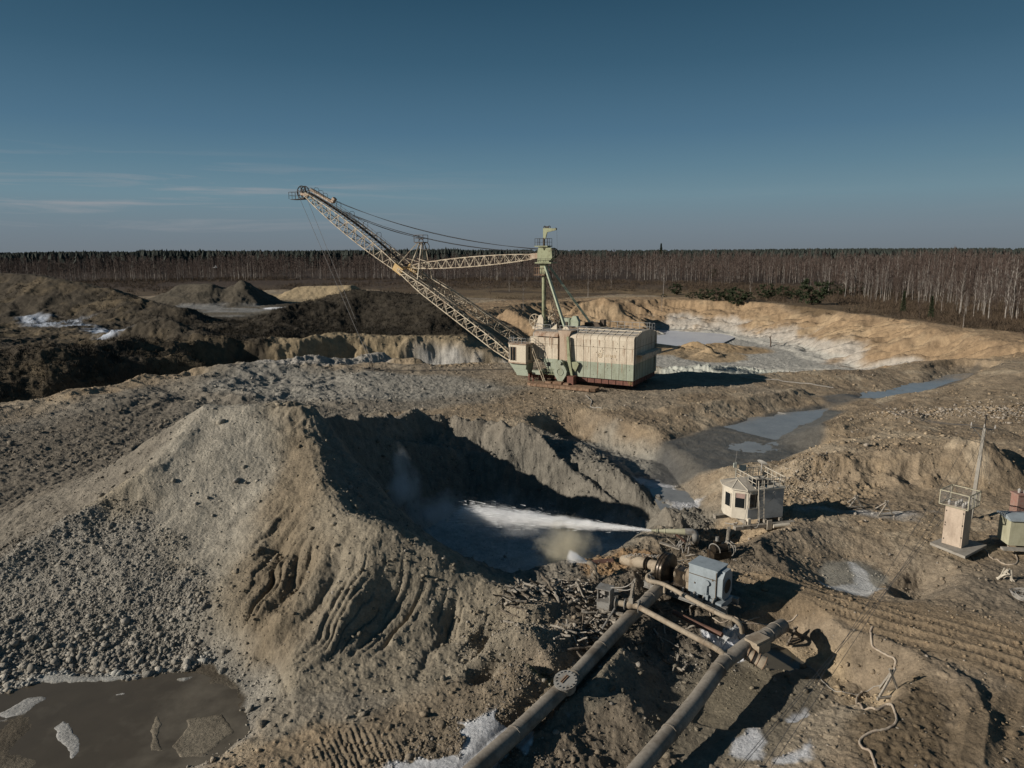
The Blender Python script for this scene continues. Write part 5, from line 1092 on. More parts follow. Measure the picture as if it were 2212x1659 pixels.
pl = [(1460, 636, 613, 0, 'small round dark pine standing alone at the left of the pine row'), (1434, 641, 634, 4, 'lowest dark green bush on the brown grass left of the lone pine'),
      (1497, 645, 631, 4, 'low pine bush at the left end of the pine thicket'), (1520, 648, 624, 1, 'dark pine second from the left in the thicket beyond the rim'), (1546, 650, 622, 1, 'broad pine in the middle of the thicket beyond the rim'), (1572, 650, 625, 0, 'pine between two broad pines in the thicket'),
      (1593, 652, 614, 2, 'tallest pine of the thicket left of the gap'), (1612, 648, 630, 4, 'low pine bush at the right end of the thicket'), (1656, 645, 612, 1, 'full round pine standing apart right of the thicket'), (1692, 640, 617, 0, 'pine between the round pine and the biggest pine'),
      (1718, 645, 622, 1, 'dark pine close left of the biggest pine'), (1752, 658, 604, 2, 'biggest dark pine in front of the birches on the right'), (1790, 640, 608, 0, 'pine close right of the biggest pine'), (1815, 636, 611, 1, 'pine half hidden by birches right of the biggest pine'),
      (1852, 634, 606, 0, 'pine among birch trunks right of the pine row'), (1880, 630, 612, 2, 'last dark pine at the right of the pine row'), (1950, 676, 630, 3, 'dark narrow conifer among the near birches'), (2010, 690, 640, 3, 'dark conifer deepest among the near birches on the right'),
      (1540, 600, 580, 2, 'small dark pine in the clearing far behind the thicket'), (1427, 600, 526, 3, 'tall lone spruce rising above the horizon line'), (1685, 590, 570, 2, 'dark pine crown in the middle of the birch wood')]
for k, (u, vb, vt, kind, lab) in enumerate(pl):
    p = P(u, vb, .5) if u != 1427 else P(1427, 568, .5); Dp = p.y; top = PD(u, vt, Dp).z; h = top - .4; z = hz(p.x, p.y)
    name = 'spruce_tree' if kind == 3 else ('pine_bush' if kind == 4 else 'pine_tree')
    t = thing(name, lab, 'bush' if kind == 4 else 'tree', (p.x, p.y, z - .05), k * 1.3, 'conifers beyond the pit rim'); t.scale = (h, h, h)
    for nm, me in zip(('trunk', 'crown'), PN[kind]): o = bpy.data.objects.new(nm, me); COL.objects.link(o); o.parent = t
# ================================================================ PUMPS, PIPES, MONITORS, CABIN
M['pipe'] = mat('dusty_pipe', (.27, .243, .205), .8, 0, .2, 14, .2, 1.1, (.155, .132, .105))
M['pipe2'] = mat('sand_pipe', (.34, .285, .215), .75, 0, .1, 14, .15, 2, (.22, .17, .12))
M['rustpipe'] = mat('rust_pipe', (.15, .085, .062), .75, 0, .1, 14, .15, 2, (.09, .05, .04))
M['motor'] = mat('motor_paint', (.30, .345, .375), .45, 0, .05, 14, .08, 1.2, (.22, .25, .27), streak=(1, 1, .3))
M['oily'] = mat('oily_iron', (.035, .028, .022), .35, .3, .2, 10, .3, 3, (.10, .075, .05))
M['galv'] = mat('dull_steel', (.25, .245, .23), .6, 0, .1, 14, .15, 3, (.14, .12, .10))
M['wood'] = mat('weathered_wood', (.33, .30, .255), .9, 0, .3, 18, .25, 4, (.18, .155, .125))
M['wood2'] = mat('dark_wood', (.17, .145, .115), .9, 0, .3, 18, .25, 4, (.08, .065, .05))
M['booth'] = mat('booth_panel', (.58, .53, .44), .65, 0, .05, 10, .08, 1, (.44, .39, .32), streak=(1, 1, .4))
M['boothgrey'] = mat('booth_sheet', (.40, .405, .40), .5, 0, .05, 10, .08, 1, (.28, .28, .275))
M['boothroof'] = mat('booth_roof', (.36, .33, .28), .9, 0, .4, 25, .2, 3, (.28, .25, .21))
M['pink'] = mat('faded_pink', (.47, .385, .305), .75, 0, .05, 10, .1, 1.5, (.35, .28, .22), streak=(1, 1, .4))
M['khaki'] = mat('khaki_paint', (.40, .39, .28), .65, 0, .05, 10, .08, 1.5, (.30, .29, .2), streak=(1, 1, .4))
M['conc'] = mat('concrete', (.31, .29, .255), .9, 0, .2, 14, .12, 2, (.23, .21, .18))
M['hose'] = mat('pale_hose', (.40, .34, .27), .7, 0, 0, 10, .12, 3, (.28, .22, .17))
M['cable'] = mat('black_cable', (.03, .028, .026), .6)
M['ltcable'] = mat('grey_cable', (.35, .33, .30), .6)
M['wire'] = mat('overhead_wire', (.12, .12, .125), .5, .3)
M['brick'] = mat('pink_brick', (.29, .19, .155), .85, 0, .2, 20, .15, 6, (.28, .14, .11))
M['cagemesh'] = mat('cage_wire', (.42, .39, .29), .6)
M['ceramic'] = mat('ceramic', (.45, .43, .40), .35)
M['rag'] = mat('grey_plastic_sheet', (.45, .46, .46), .6, 0, .3, 6, .15, 4)
def on(u, v, z0=0., dz=0.):
    """the ground point seen at (u, v): walk along the sight line until it meets the relief"""
    d = ray(u, v); t0 = (z0 - CH) / d.z; ts = np.linspace(t0 * .78, t0 * 1.3, 300); X = d.x * ts; Y = d.y * ts; Z = CH + d.z * ts
    hit = np.where(Z < surface(X, Y)[0])[0]; k = hit[0] if len(hit) else 150
    return Vector((X[k], Y[k], Z[k] + dz))
def curve(pts, n=6):
    """Catmull-Rom through points"""
    pts = [Vector(p) for p in pts]; q = [pts[0]] + pts + [pts[-1]]; o = []
    for i in range(1, len(q) - 2):
        for k in range(n):
            t = k / n; a, b, c, d = q[i - 1:i + 3]
            o.append(.5 * ((2 * b) + (c - a) * t + (2 * a - 5 * b + 4 * c - d) * t * t + (3 * b - a - 3 * c + d) * t ** 3))
    return o + [pts[-1]]
def pipe_thing(name, label, pts, r, m, joints=(), n=5, cat='pipe', closed=True, group=None, inner=None):
    c = curve(pts, n); o0 = Vector(c[0])
    t = thing(name, label, cat, o0, 0, group)
    b = MB(); b.tube([p - o0 for p in c], r, 18); b.build('pipe_wall', m, t, smooth=True)
    L_ = [0]
    for a, q in zip(c, c[1:]): L_.append(L_[-1] + (q - a).length)
    for j in joints:
        s = j * L_[-1]; k = max(i for i in range(len(L_)) if L_[i] <= s + 1e-6); k = min(k, len(c) - 2)
        f = (s - L_[k]) / max(1e-6, L_[k + 1] - L_[k]); p = c[k].lerp(c[k + 1], f) - o0; d = (c[k + 1] - c[k]).normalized()
        b = MB(); b.tube([p - d * .03, p + d * .03], r * 1.07, 18); b.build('weld_band', m, t)
    return t, c
A_ = [V3(*P(1436, 1262, .55)), P(1405, 1290, .55), P(1330, 1365, .35), P(1240, 1463, .25), P(1205, 1497, .25), P(1120, 1578, .15), P(1015, 1672, .1), P(930, 1760, 0)]
pa, ca = pipe_thing('slurry_pipe', 'long dusty slurry pipe with a bolted round hatch', A_, .31, M['pipe'], (.1, .16, .38, .52, .57, .75))
hp = P(1222, 1474, .62) - ca[0]
b = MB(); dv = (P(1240, 1463, .25) - P(1205, 1497, .25)).normalized(); up = V3(-.15, -.3, 1).normalized()
b.tube([hp - up * .35, hp + up * .08], .36, 20); b.build('hatch_neck', M['pipe'], pa, smooth=True)
b = MB(); b.tube([hp + up * .06, hp + up * .14], .46, 26); h2 = b.build('hatch_cover', M['galv'], pa)
e1 = up.orthogonal().normalized(); e2 = up.cross(e1)
for k in range(16):
    a = k * math.pi / 8; c = hp + up * .14 + (e1 * math.cos(a) + e2 * math.sin(a)) * .38; b = MB(); b.tube([c, c + up * .05], .03, 6); b.build('bolt', M['galv'], h2)
b = MB(); b.bar(hp + up * .17 - e1 * .2, hp + up * .17 + e1 * .2, .03); b.bar(hp + up * .17 + e2 * .08 - e1 * .2, hp + up * .17 + e2 * .08 + e1 * .2, .03); b.build('handle', M['rust'], h2)
B0 = [P(1650, 1376, .45), P(1622, 1388, .4), P(1590, 1412, .3), P(1562, 1433, .2), P(1505, 1512, .05), P(1440, 1590, 0), P(1370, 1672, -.1), P(1290, 1770, -.2)]
pb, cb = pipe_thing('slurry_pipe', 'bent slurry pipe with a square saddle plate crossing the mud basin', B0, .31, M['pipe'], (.06, .2, .26, .62, .85))
b = MB(); q = P(1636, 1380, .75) - cb[0]; b.box(q, (.9, .62, .1), Matrix.Rotation(rad(35), 3, 'Z')); b.box(q + V3(.1, .0, -.3), (.8, .55, .5), Matrix.Rotation(rad(35), 3, 'Z')); b.build('saddle_plate', M['pipe2'], pb)
pc, cc = pipe_thing('pipe_elbow', 'short open pipe end sticking out behind the saddle plate', [P(1640, 1385, .35), P(1655, 1374, .4), P(1672, 1362, .35), P(1690, 1352, .15)], .32, M['pipe'], (.3, .6))
# stub with the open mouth
S0, S1 = P(1598, 1403, .35), P(1652, 1433, -.05); t = thing('pipe_stub', 'short banded pipe stub with an open dark mouth over the muddy pool', 'pipe', S0)
d = (S1 - S0).normalized(); b = MB(); b.tube([V3(0, 0, 0), d * .3, (S1 - S0)], [.05, .26, .29], 20, caps=False); b.build('pipe_wall', M['pipe2'], t, smooth=True)
b = MB(); b.tube([(S1 - S0) * .5, (S1 - S0) * .985], .275, 20); b.build('bore_shade', M['dark'], t)  # dark plug fills the mouth as the shade inside the pipe
for f in (.3, .5, .72, .98): b = MB(); b.ring((S1 - S0) * f, d, .285, .018, 22, 5); b.build('clamp_band', M['rust'], t)
# cross pipe and feed pipe
pd2, cd = pipe_thing('cross_pipe', 'slim sandy pipe crossing diagonally over the big pipe to the bent one', [P(1376, 1309, 1.0), P(1420, 1333, .95), P(1500, 1376, .75), P(1540, 1397, .62), P(1560, 1410, .5), P(1570, 1420, .25)], .125, M['pipe2'], (.02, .05, .75, .82, .88, .94))
F_ = [P(1413, 1238, 1.1), P(1400, 1243, 1.1), P(1401, 1254, 1.1), P(1433, 1262, 1.1), P(1480, 1287, 1.0), P(1555, 1327, .8), P(1585, 1338, .75), P(1600, 1352, .5), P(1603, 1366, .1)]
pe, ce = pipe_thing('feed_pipe', 'thin sandy feed pipe with a hooked end running along the pump frame', F_, .105, M['pipe2'], (.16, .3, .45, .6, .72, .85))
b = MB(); p0 = P(1436, 1262, 1.1) - ce[0]; b.tube([p0, p0 - V3(0, 0, .45)], .07, 10); b.build('branch', M['pipe2'], pe)
b = MB(); p0 = P(1402, 1240, 1.2) - ce[0]; b.tube([p0, p0 + V3(.25, -.1, -.25)], .05, 8); b.build('valve_lever', M['ltcable'], pe)
pf, cf_ = pipe_thing('suction_pipe', 'dark red rusty pipe end lying half buried left of the pump intake', [P(1278, 1219, .3), P(1300, 1216, .3), P(1325, 1214, .35)], .21, M['rustpipe'], ())
pg, cg = pipe_thing('rusty_pipe', 'rusty brown pipe lying in the mud below the pump frame', [P(1455, 1322, .15), P(1500, 1345, .12), P(1560, 1372, .1)], .12, M['rustpipe'], ())
# ---- pump set: local X along the shaft (towards the fan), Y away from the camera
N_ = P(1547, 1299, .7); Lc = P(1491, 1280, .7); ax = (N_ - Lc); ang = math.atan2(ax.y, ax.x); ex = V3(math.cos(ang), math.sin(ang), 0); ey = V3(-ex.y, ex.x, 0)
PC = N_ - ex * .72 + ey * .55; PC.z = .0
pu = thing('pump_set', 'big slurry pump with a pale blue-grey electric motor on a steel skid', 'pump', PC, ang)
b = MB(); hexa = [(-.55, .78), (.55, .78), (.55, 1.75), (.32, 2.15), (-.32, 2.15), (-.55, 1.75)]
b.box((-.02, 0, 1.46), (1.42, 1.12, 1.36)); b.box((-.02, 0, 2.17), (1.5, 1.16, .06)); mo = b.build('motor_housing', M['motor'], pu)
b = MB(); b.prism([(-.52, .95), (-.3, .72), (.3, .72), (.52, .95), (.52, 1.85), (.28, 2.13), (-.28, 2.13), (-.52, 1.85)], (.70, 0, 0), (0, 1, 0), (0, 0, 1), (.28, 0, 0)); b.build('fan_cowl', M['motor'], mo)
b = MB(); b.tube([(.96, 0, 1.35), (.995, 0, 1.35)], .36, 26); b.build('fan_grille', M['dark'], mo)
b = MB(); b.ring((.99, 0, 1.35), (1, 0, 0), .37, .025, 26, 5); b.build('grille_ring', M['motor'], mo)
b = MB(); b.tube([(.25, -.56, 1.5), (.25, -.66, 1.5)], .13, 16); b.tube([(.25, -.6, 1.5), (.25, -.66, .85)], .04, 8); b.box((.25, -.64, .8), (.22, .12, .25)); b.build('oil_gauge', M['motor'], mo)
b = MB(); b.box((-.02, -.575, 1.72), (1.38, .02, .03)); b.box((.68, -.57, 1.45), (.03, .03, 1.3)); b.box((-.4, -.575, 1.3), (.05, .03, .08)); b.box((.5, -.575, 1.7), (.05, .03, .1)); b.build('panel_seam', M['seam'], mo)
b = MB(); b.tube([(-.73, 0, 1.3), (-1.0, 0, 1.3)], .42, 20); b.box((-.85, 0, .9), (.25, .7, .6)); b.build('shaft_end', M['pipe2'], pu)
b = MB(); b.box((-1.35, 0, 1.1), (.62, .62, .85)); b.tube([(-1.9, 0, 1.25), (-1.0, 0, 1.25)], .16, 12); b.box((-1.35, 0, .6), (.8, .9, .3)); b.build('bearing_housing', M['oily'], pu)
b = MB()
for x in (-1.12, -1.62): b.ring((x, 0, 1.25), (1, 0, 0), .3, .06, 18, 5)
b.build('coupling_ring', M['pipe2'], pu)
b = MB(); b.tube([(-2.62, 0, 1.2), (-2.5, 0, 1.2), (-2.45, 0, 1.2), (-2.1, 0, 1.2), (-2.05, 0, 1.2), (-1.92, 0, 1.2)], [.35, .72, .82, .82, .72, .4], 30); vo = b.build('pump_volute', M['oily'], pu, smooth=True)
for x in (-2.44, -2.28, -2.12): b = MB(); b.ring((x, 0, 1.2), (1, 0, 0), .82, .035, 30, 5); b.build('flange', M['oily'], vo)
b = MB(); b.tube([(-2.6, 0, 1.2), (-2.9, 0, 1.2), (-3.3, .05, 1.17), (-3.35, .05, 1.17)], [.36, .27, .25, .25], 20); b.tube([(-2.9, -.2, 1.1), (-2.75, -.55, .8)], .09, 8); b.build('intake_neck', M['pipe2'], pu, smooth=True)
for x in (-3.3, -3.42): b = MB(); b.ring((x, .05, 1.17), (1, 0, 0), .3, .045, 22, 5); b.build('flange', M['oily'], pu)
b = MB(); b.tube([(-3.38, .05, 1.17), (-3.7, .1, 1.1), (-4.7, .45, .8), (-5.2, .65, .6)], [.25, .31, .32, .25], 20); b.build('intake_pipe', M['pipe2'], pu, smooth=True)
b = MB()
for y in (-.62, .62): b.box((-.9, y, .42), (4.4, .12, .28)); b.box((-.9, y, .57), (4.4, .26, .04)); b.box((-.9, y, .28), (4.4, .26, .04))
for x in (-3.0, -2.0, -1.0, 0, .8): b.box((x, 0, .42), (.12, 1.2, .22))
for x in (-2.6, -2.1, -1.5, -1.0, -.4, .1, .6): b.prism([(0, 0), (.3, 0), (.0, .3)], (x, -.62, .58), (0, -1, 0), (0, 0, 1), (.06, 0, 0))
b.build('skid_frame', M['galv'], pu)
b = MB(); b.box((.45, -.35, .66), (.4, .5, .18)); b.box((-.4, -.35, .66), (.4, .5, .18)); b.box((.45, .35, .66), (.4, .5, .18)); b.box((-.4, .35, .66), (.4, .5, .18)); b.box((.9, -.1, .55), (.3, 1.2, .3)); b.build('motor_foot', M['motor'], pu)
# chains thrown over the intake
ch = thing('lifting_chain', 'pale muddy chain draped over the pump intake', 'chain', PC + ex * -3.2 + ey * .2 + V3(0, 0, 1.5))
cp = [V3(-1.3, .6, -.25), V3(-.9, .45, -.05), V3(-.5, .35, .0), V3(-.1, .15, .02), V3(.2, 0, .05), V3(.5, -.2, .2)]
b = MB(); cv_ = curve(cp, 4)
for i, (a, c) in enumerate(zip(cv_, cv_[1:])):
    m_ = (a + c) / 2; d = (c - a).normalized(); b.ring(m_, d.cross(V3(0, 0, 1) if i % 2 else V3(.3, .8, .2)), .06, .016, 10, 4)
b.build('chain_links', M['ltcable'], ch)
# ---- valve set on the cross pipe, with its ragged upright
vz = P(1362, 1307, .95); vt = thing('valve_assembly', 'flanged valve with a tall ragged upright spindle at the crossing of the pipes', 'valve', vz, rad(-22))
b = MB(); b.tube([(-.75, 0, 0), (.45, 0, 0)], .14, 16); b.tube([(-.2, 0, 0), (-.05, 0, 0), (.1, 0, 0)], [.15, .2, .15], 16); b.build('valve_body', M['pipe2'], vt, smooth=True)
for x, R_ in ((-.72, .26), (-.28, .25), (.38, .3)): b = MB(); b.tube([(x, 0, 0), (x + .04, 0, 0)], R_, 20); b.build('flange', M['galv'], vt)
b = MB()
for k in range(4): b.bar((.0 + .05 * math.cos(k * 1.6), .05 * math.sin(k * 1.6), .1), (.12 + .06 * math.cos(k * 1.6), .07 * math.sin(k * 1.6), 1.35 - .07 * k), .05)
b.box((.02, 0, .25), (.2, .2, .3)); b.build('spindle_post', M['wood'], vt)
b = MB(); b.tube(curve([(.12, 0, 1.2), (-.3, .1, .8), (-1.0, .25, .55)]), .022, 6); b.tube(curve([(.12, 0, .9), (-.2, .1, .65), (-.7, .2, .55)]), .02, 6); b.build('valve_hose', M['ltcable'], vt)
b = MB(); b.tube([(-.7, -.1, -.25), (-1.0, -1.2, -.75)], .05, 8); b.build('drain_rod', M['galv'], vt)
# ---- small pump cabinet, plate
cz = on(1306, 1320, .2); sb = thing('pump_cabinet', 'small dented metal cabinet with an open front beside the log heap', 'cabinet', cz, rad(-28))
b = MB(); b.box((0, 0, .3), (.62, .5, .5)); b.build('lower_box', M['galv'], sb)
b = MB(); b.box((0, 0, 1.22), (.72, .62, .05)); b.box((0, .28, .9), (.7, .05, .62)); b.box((.33, 0, .9), (.05, .6, .62)); b.box((-.33, .1, .9), (.05, .4, .62)); b.box((0, 0, .58), (.72, .62, .05)); b.build('upper_case', M['galv'], sb)
b = MB(); rr = random.Random(4)
for k in range(9): b.box((rr.uniform(-.22, .22), rr.uniform(-.2, .1), rr.uniform(.68, 1.08)), (rr.uniform(.05, .16), .1, rr.uniform(.05, .2)))
b.build('switchgear', M['ltcable'], sb)
b = MB(); b.box((.15, -.05, .02), (1.5, .14, .12), Matrix.Rotation(rad(8), 3, 'Z')); b.box((.1, -.5, .0), (1.3, .16, .1)); b.build('timber_sill', M['wood'], sb)
q = on(1340, 1338, 0, .12); b = MB(); b.prism([(-.6, .1), (.1, .25), (.62, .1), (.35, -.4), (-.1, -.42)], (0, 0, 0), (1, 0, 0), (0, 1, .1), (0, 0, .04)); tag(b.build('steel_plate', M['pipe2'], loc=q), 'pale cut steel plate lying under the drain rod beside the cabinet', 'plate')
q = on(1328, 1290, .2); b = MB(); b.box((0, 0, .15), (.3, .28, .3)); b.box((0, 0, .32), (.34, .32, .05)); b.tube([(.15, 0, .2), (.45, .05, -.1)], .03, 6); tag(b.build('junction_box', M['galv'], loc=q), 'small grey junction box behind the open cabinet', 'box')
# ---- water monitors
G0, G1 = P(1407, 1146, 1.25), P(1484, 1149, 1.3); mt = thing('water_monitor', 'long-barrelled water cannon shooting the big jet across the washed hollow', 'water cannon', P(1501, 1171, .3))
o_ = mt.location
def rel(p): return Vector(p) - o_
dG = (G0 - G1).normalized()
b = MB(); b.tube([rel(G1), rel(G1.lerp(G0, .35)), rel(G1.lerp(G0, .62)), rel(G1.lerp(G0, .7)), rel(G0)], [.2, .145, .13, .10, .062], 16); b.build('barrel', M['khaki'], mt, smooth=True)
for f in (.36, .62, .82, .86): b = MB(); b.ring(rel(G1.lerp(G0, f)), dG, .12 - .02 * (f > .7), .03, 16, 5); b.build('flange', M['khaki'], mt)
b = MB(); b.tube([rel(x) for x in curve([G1 + dG * .1, G1 - dG * .35 + V3(0, 0, -.02), G1 - dG * .5 + V3(0, 0, -.35), V3(o_.x, o_.y, .2)], 4)], .2, 14); b.build('elbow', M['galv'], mt, smooth=True)
b = MB()
for k in range(8): a = k * .785; b.box((.22 * math.cos(a), .22 * math.sin(a), .25), (.06, .06, .3))
b.tube([(0, 0, .1), (0, 0, .35)], .26, 14); b.build('swivel_base', M['pipe2'], mt)
b = MB(); b.tube([rel(G1.lerp(G0, .3) - V3(0, 0, .18)), rel(G1 + V3(-.1, -.05, -.55))], .07, 8); b.build('ram', M['rustpipe'], mt)
H0 = P(1285, 1264, .2); m2 = thing('water_monitor', 'small muddy water cannon with a short white spray at the lip of the hollow', 'water cannon', H0)
b = MB(); b.tube([(0, 0, 0), (0, 0, .8), (-.05, 0, 1.05), (-.25, .02, 1.2), (-.42, .05, 1.25)], [.12, .12, .15, .14, .1], 12); b.build('riser', M['pipe2'], m2, smooth=True)
b = MB(); rr = random.Random(9)
for k in range(26): a = rr.uniform(0, 6.28); z = rr.uniform(.6, 1.25); b.tube(curve([(.15 * math.cos(a), .15 * math.sin(a), z), (.25 * math.cos(a + .4), .22 * math.sin(a + .4), z - .12), (.18 * math.cos(a + .8), .2 * math.sin(a + .8), z - rr.uniform(.2, .4))], 3), .018, 4)
b.build('rope_wrapping', M['wood'], m2)
b = MB(); b.box((.1, .1, .05), (.7, .2, .15)); b.box((-.1, -.2, .02), (.2, .7, .12)); b.build('timber_foot', M['wood'], m2)
# ---- shaft machinery beside the big monitor (winch of wet iron with hoops)
wq = on(1553, 1205, .2); wv = thing('winch', 'wet dark iron winch with pale cable hoops behind the pump motor', 'winch', wq, .3)
b = MB(); b.box((0, 0, .25), (1.1, .7, .4)); b.tube([(-.4, 0, .55), (.4, 0, .55)], .28, 16); b.box((-.1, .1, .8), (.3, .3, .35)); b.build('winch_body', M['oily'], wv)
for x, y, R_ in ((-.3, 0, .36), (.45, -.1, .42), (.7, .05, .38)): b = MB(); b.ring((x, y, .5), (1, .4, .1), R_, .025, 20, 5); b.build('cable_hoop', M['ltcable'], wv)
b = MB(); b.tube([(-.1, .1, .95), (-.1, .1, 1.2)], .1, 10); b.build('filter_cap', M['galv'], wv)
def rods(name, label, cat, pos, n, spread, h, r, m, seed, group=None):
    rr = random.Random(seed); b = MB()
    for k in range(n):
        a = V3(rr.uniform(-spread, spread), rr.uniform(-spread, spread), rr.uniform(0, .1)); c = V3(rr.uniform(-spread, spread) * .6, rr.uniform(-spread, spread) * .6, rr.uniform(h * .5, h)); b.bar(a, c, r)
    o = b.build(name, m, loc=pos); return tag(o, label, cat, group)
rods('post_bundle', 'upright bundle of weathered posts behind the pump motor', 'post', on(1572, 1190, .2), 6, .12, 1.5, .07, M['wood'], 3)
rods('scrap_frame', 'tangle of pale bent rods under the big water cannon', 'scrap', on(1478, 1190, .2), 11, .5, .9, .04, M['ltcable'], 5)
rods('scrap_frame', 'white crossed rods lying at the left foot of the cabin', 'scrap', on(1585, 1136, .3), 6, .6, .35, .05, M['ltcable'], 6)
q = on(1447, 1186, .3, .15); b = MB(); b.bar((-.5, .35, .1), (.5, -.35, 0), .2, .07); tag(b.build('plank', M['wood'], loc=q), 'short thick plank leaning on the bank below the water cannon', 'plank')
# ================================================================ CABIN
NC = P(1613.5, 1125, .5); RC = P(1690, 1117, .5); ve = RC - NC; ca_ = math.atan2(ve.y, ve.x)
cb_ = thing('operator_booth', 'pale hexagonal-fronted steel cabin with a railed roof on skids among the sandy spoil', 'cabin', (NC.x, NC.y, 0), ca_)
Lx = ve.length; z0, z1 = .55, 2.42
out_ = [(0, 0), (Lx, 0), (Lx, 2.3), (0, 2.3), (-.55, 2.1), (-.82, 1.42), (-.71, .62)]
b = MB(); b.prism(out_, (0, 0, z0), (1, 0, 0), (0, 1, 0), (0, 0, z1 - z0)); wl = b.build('cabin_wall', M['booth'], cb_)
b = MB(); b.box((Lx / 2 + .35, -.012, (z0 + z1) / 2), (Lx - .75, .03, z1 - z0)); b.box((.35, -.012, .95), (.68, .03, .8)); b.build('side_sheet', M['boothgrey'], wl)
def facet_window(p, q, f0, f1, za, zb, name='window'):
    p = V3(*p, 0); q = V3(*q, 0); d = (q - p); nrm = V3(d.y, -d.x, 0).normalized()
    a = p + d * f0 + nrm * .012; c = p + d * f1 + nrm * .012
    if nrm.dot(V3(.5, -1, 0)) < -2: pass
    w = MB(); w.bar(V3(a.x, a.y, (za + zb) / 2), V3(c.x, c.y, (za + zb) / 2), .03, zb - za); o = w.build(name, M['glass'], wl)
    fr = MB()
    for zz in (za, zb): fr.bar(V3(a.x, a.y, zz), V3(c.x, c.y, zz), .055, .05)
    for e in (a, c): fr.bar(V3(e.x, e.y, za), V3(e.x, e.y, zb), .055)
    fr.build('window_frame', M['booth'], o); return o
w1 = facet_window((-.71, .62), (0, 0), .18, .82, 1.25, 2.22)
b = MB(); b.bar(V3(-.56, .46, 2.06), V3(-.16, .11, 2.06), .06, .3); b.build('curtain', mat('curtain_cloth', (.42, .30, .26), .9), w1)
facet_window((-.82, 1.42), (-.71, .62), .2, .85, 1.2, 2.1); facet_window((0, 0), (Lx, 0), .035, .26, 1.25, 2.22)
b = MB(); b.prism([(-.14, -.12), (Lx + .06, -.1), (Lx + .06, 2.4), (-.1, 2.4), (-.68, 2.22), (-.98, 1.45), (-.84, .55)], (0, 0, z1), (1, 0, 0), (0, 1, 0), (0, 0, .07)); rf_ = b.build('cabin_roof', M['booth'], cb_)
b = MB(); o7 = [(-.1, -.1), (.45, -.08), (.45, 2.35), (-.1, 2.35), (-.66, 2.18), (-.95, 1.43), (-.82, .56)]; apx = (.45, 1.15, z1 + .5); ap2 = (-.1, 1.15, z1 + .42)
vs = [(x, y, z1 + .075) for x, y in o7] + [ap2, apx]; b.add(vs, [(0, 1, 8, 7), (6, 0, 7), (5, 6, 7), (4, 5, 7), (3, 4, 7), (2, 3, 7, 8), (1, 2, 8)]); b.build('hip_roof', M['boothroof'], rf_)
b = MB()
for e in ((-.1, -.1), (-.82, .56), (-.95, 1.43)): b.bar((*e, z1 + .08), (ap2[0], ap2[1], ap2[2] + .01), .05)
b.build('roof_rib', M['booth'], rf_)
b = MB(); R4 = [(.5, -.02), (Lx, -.02), (Lx, 2.25), (.5, 2.25)]
b.rail([V3(x, y, z1 + .1) for x, y in R4 + R4[:1]], .62, .018, .38); b.bar((.5, -.02, z1 + .12), (.5, 2.25, z1 + .12), .05, .1); b.build('roof_railing', M['booth'], cb_)
b = MB(); b.bar((.6, .3, z1 + .15), (Lx - .2, 1.6, z1 + .3), .05); b.bar((.8, 1.8, z1 + .15), (Lx - .1, .4, z1 + .35), .05); b.bar((1.2, .2, z1 + .15), (1.9, 1.9, z1 + .2), .06); b.box((1.5, 1.0, z1 + .12), (1.2, .9, .08)); b.build('roof_clutter', M['dark'], cb_)
b = MB(); b.box((.9, 2.2, z1 + .75), (.5, .04, .42)); b.bar((.35, 2.1, z1 + .1), (.35, 2.1, z1 + 1.2), .03); b.box((.3, 2.15, z1 + 1.0), (.2, .1, .3)); b.build('roof_panel', mat('pale_green_board', (.45, .47, .42), .6), cb_)
b = MB(); b.tube([(.3, 2.2, z1 + .6), (.42, 2.2, z1 + 1.9)], .012, 5); b.build('whip_aerial', M['galv'], cb_)
b = MB(); c = V3(Lx - .2, 2.2, z1 + .95); nn = V3(-.6, -.3, -.72).normalized(); b.tube([c - nn * .0, c - nn * .03, c - nn * .07], [.05, .2, .34], 20); b.bar(c, c - V3(.05, 0, .75), .04); b.build('satellite_dish', mat('dish_white', (.62, .60, .56), .5), cb_)
b = MB()
for x in (.62, 1.0): b.bar((x, -.28, .62), (x - .02, -.1, 3.05), .045)
for k in range(11): z = .75 + k * .21; b.bar((.62, -.27 + k * .016, z), (1.0, -.27 + k * .016, z), .035)
b.build('ladder', M['booth'], cb_)
b = MB(); b.bar((-1.0, -.25, .22), (Lx + .6, -.35, .22), .3, .22); b.bar((-1.2, 1.8, .22), (Lx + .5, 1.9, .22), .3, .22)
for x in (-.1, 1.2, Lx - .2): b.bar((x, -.2, .42), (x, 2.2, .42), .18, .2)
b.build('skid', M['wood'], cb_)
b = MB(); b.box((1.25, -.5, .3), (.32, .06, .62)); b.box((0.02, -.16, .45), (.2, .2, .5)); b.tube([(1.5, -.5, .2), (2.6, -.6, .22)], .13, 12); b.build('ground_plate', M['booth'], cb_)
b = MB(); b.tube(curve([(-.6, -.5, .3), (-.2, -.28, 1.5), (.05, -.15, 2.4)]), .014, 5); b.tube(curve([(.35, -.5, .5), (.6, -.4, .9), (.68, -.1, 2.3)]), .014, 5); b.tube(curve([(1.2, -.05, 2.3), (1.5, -.12, 2.15), (1.75, -.12, 2.3), (1.7, -.12, 1.9), (1.3, -.1, 1.6)]), .012, 5); b.tube(curve([(.0, -.2, .1), (.4, -.5, .25), (.6, -.45, .8)]), .02, 5); b.build('cable_run', M['ltcable'], cb_)
# ================================================================ RIGHT HAND SIDE
def frame(nc, rc):
    v = rc - nc; a = math.atan2(v.y, v.x); return a, v.length
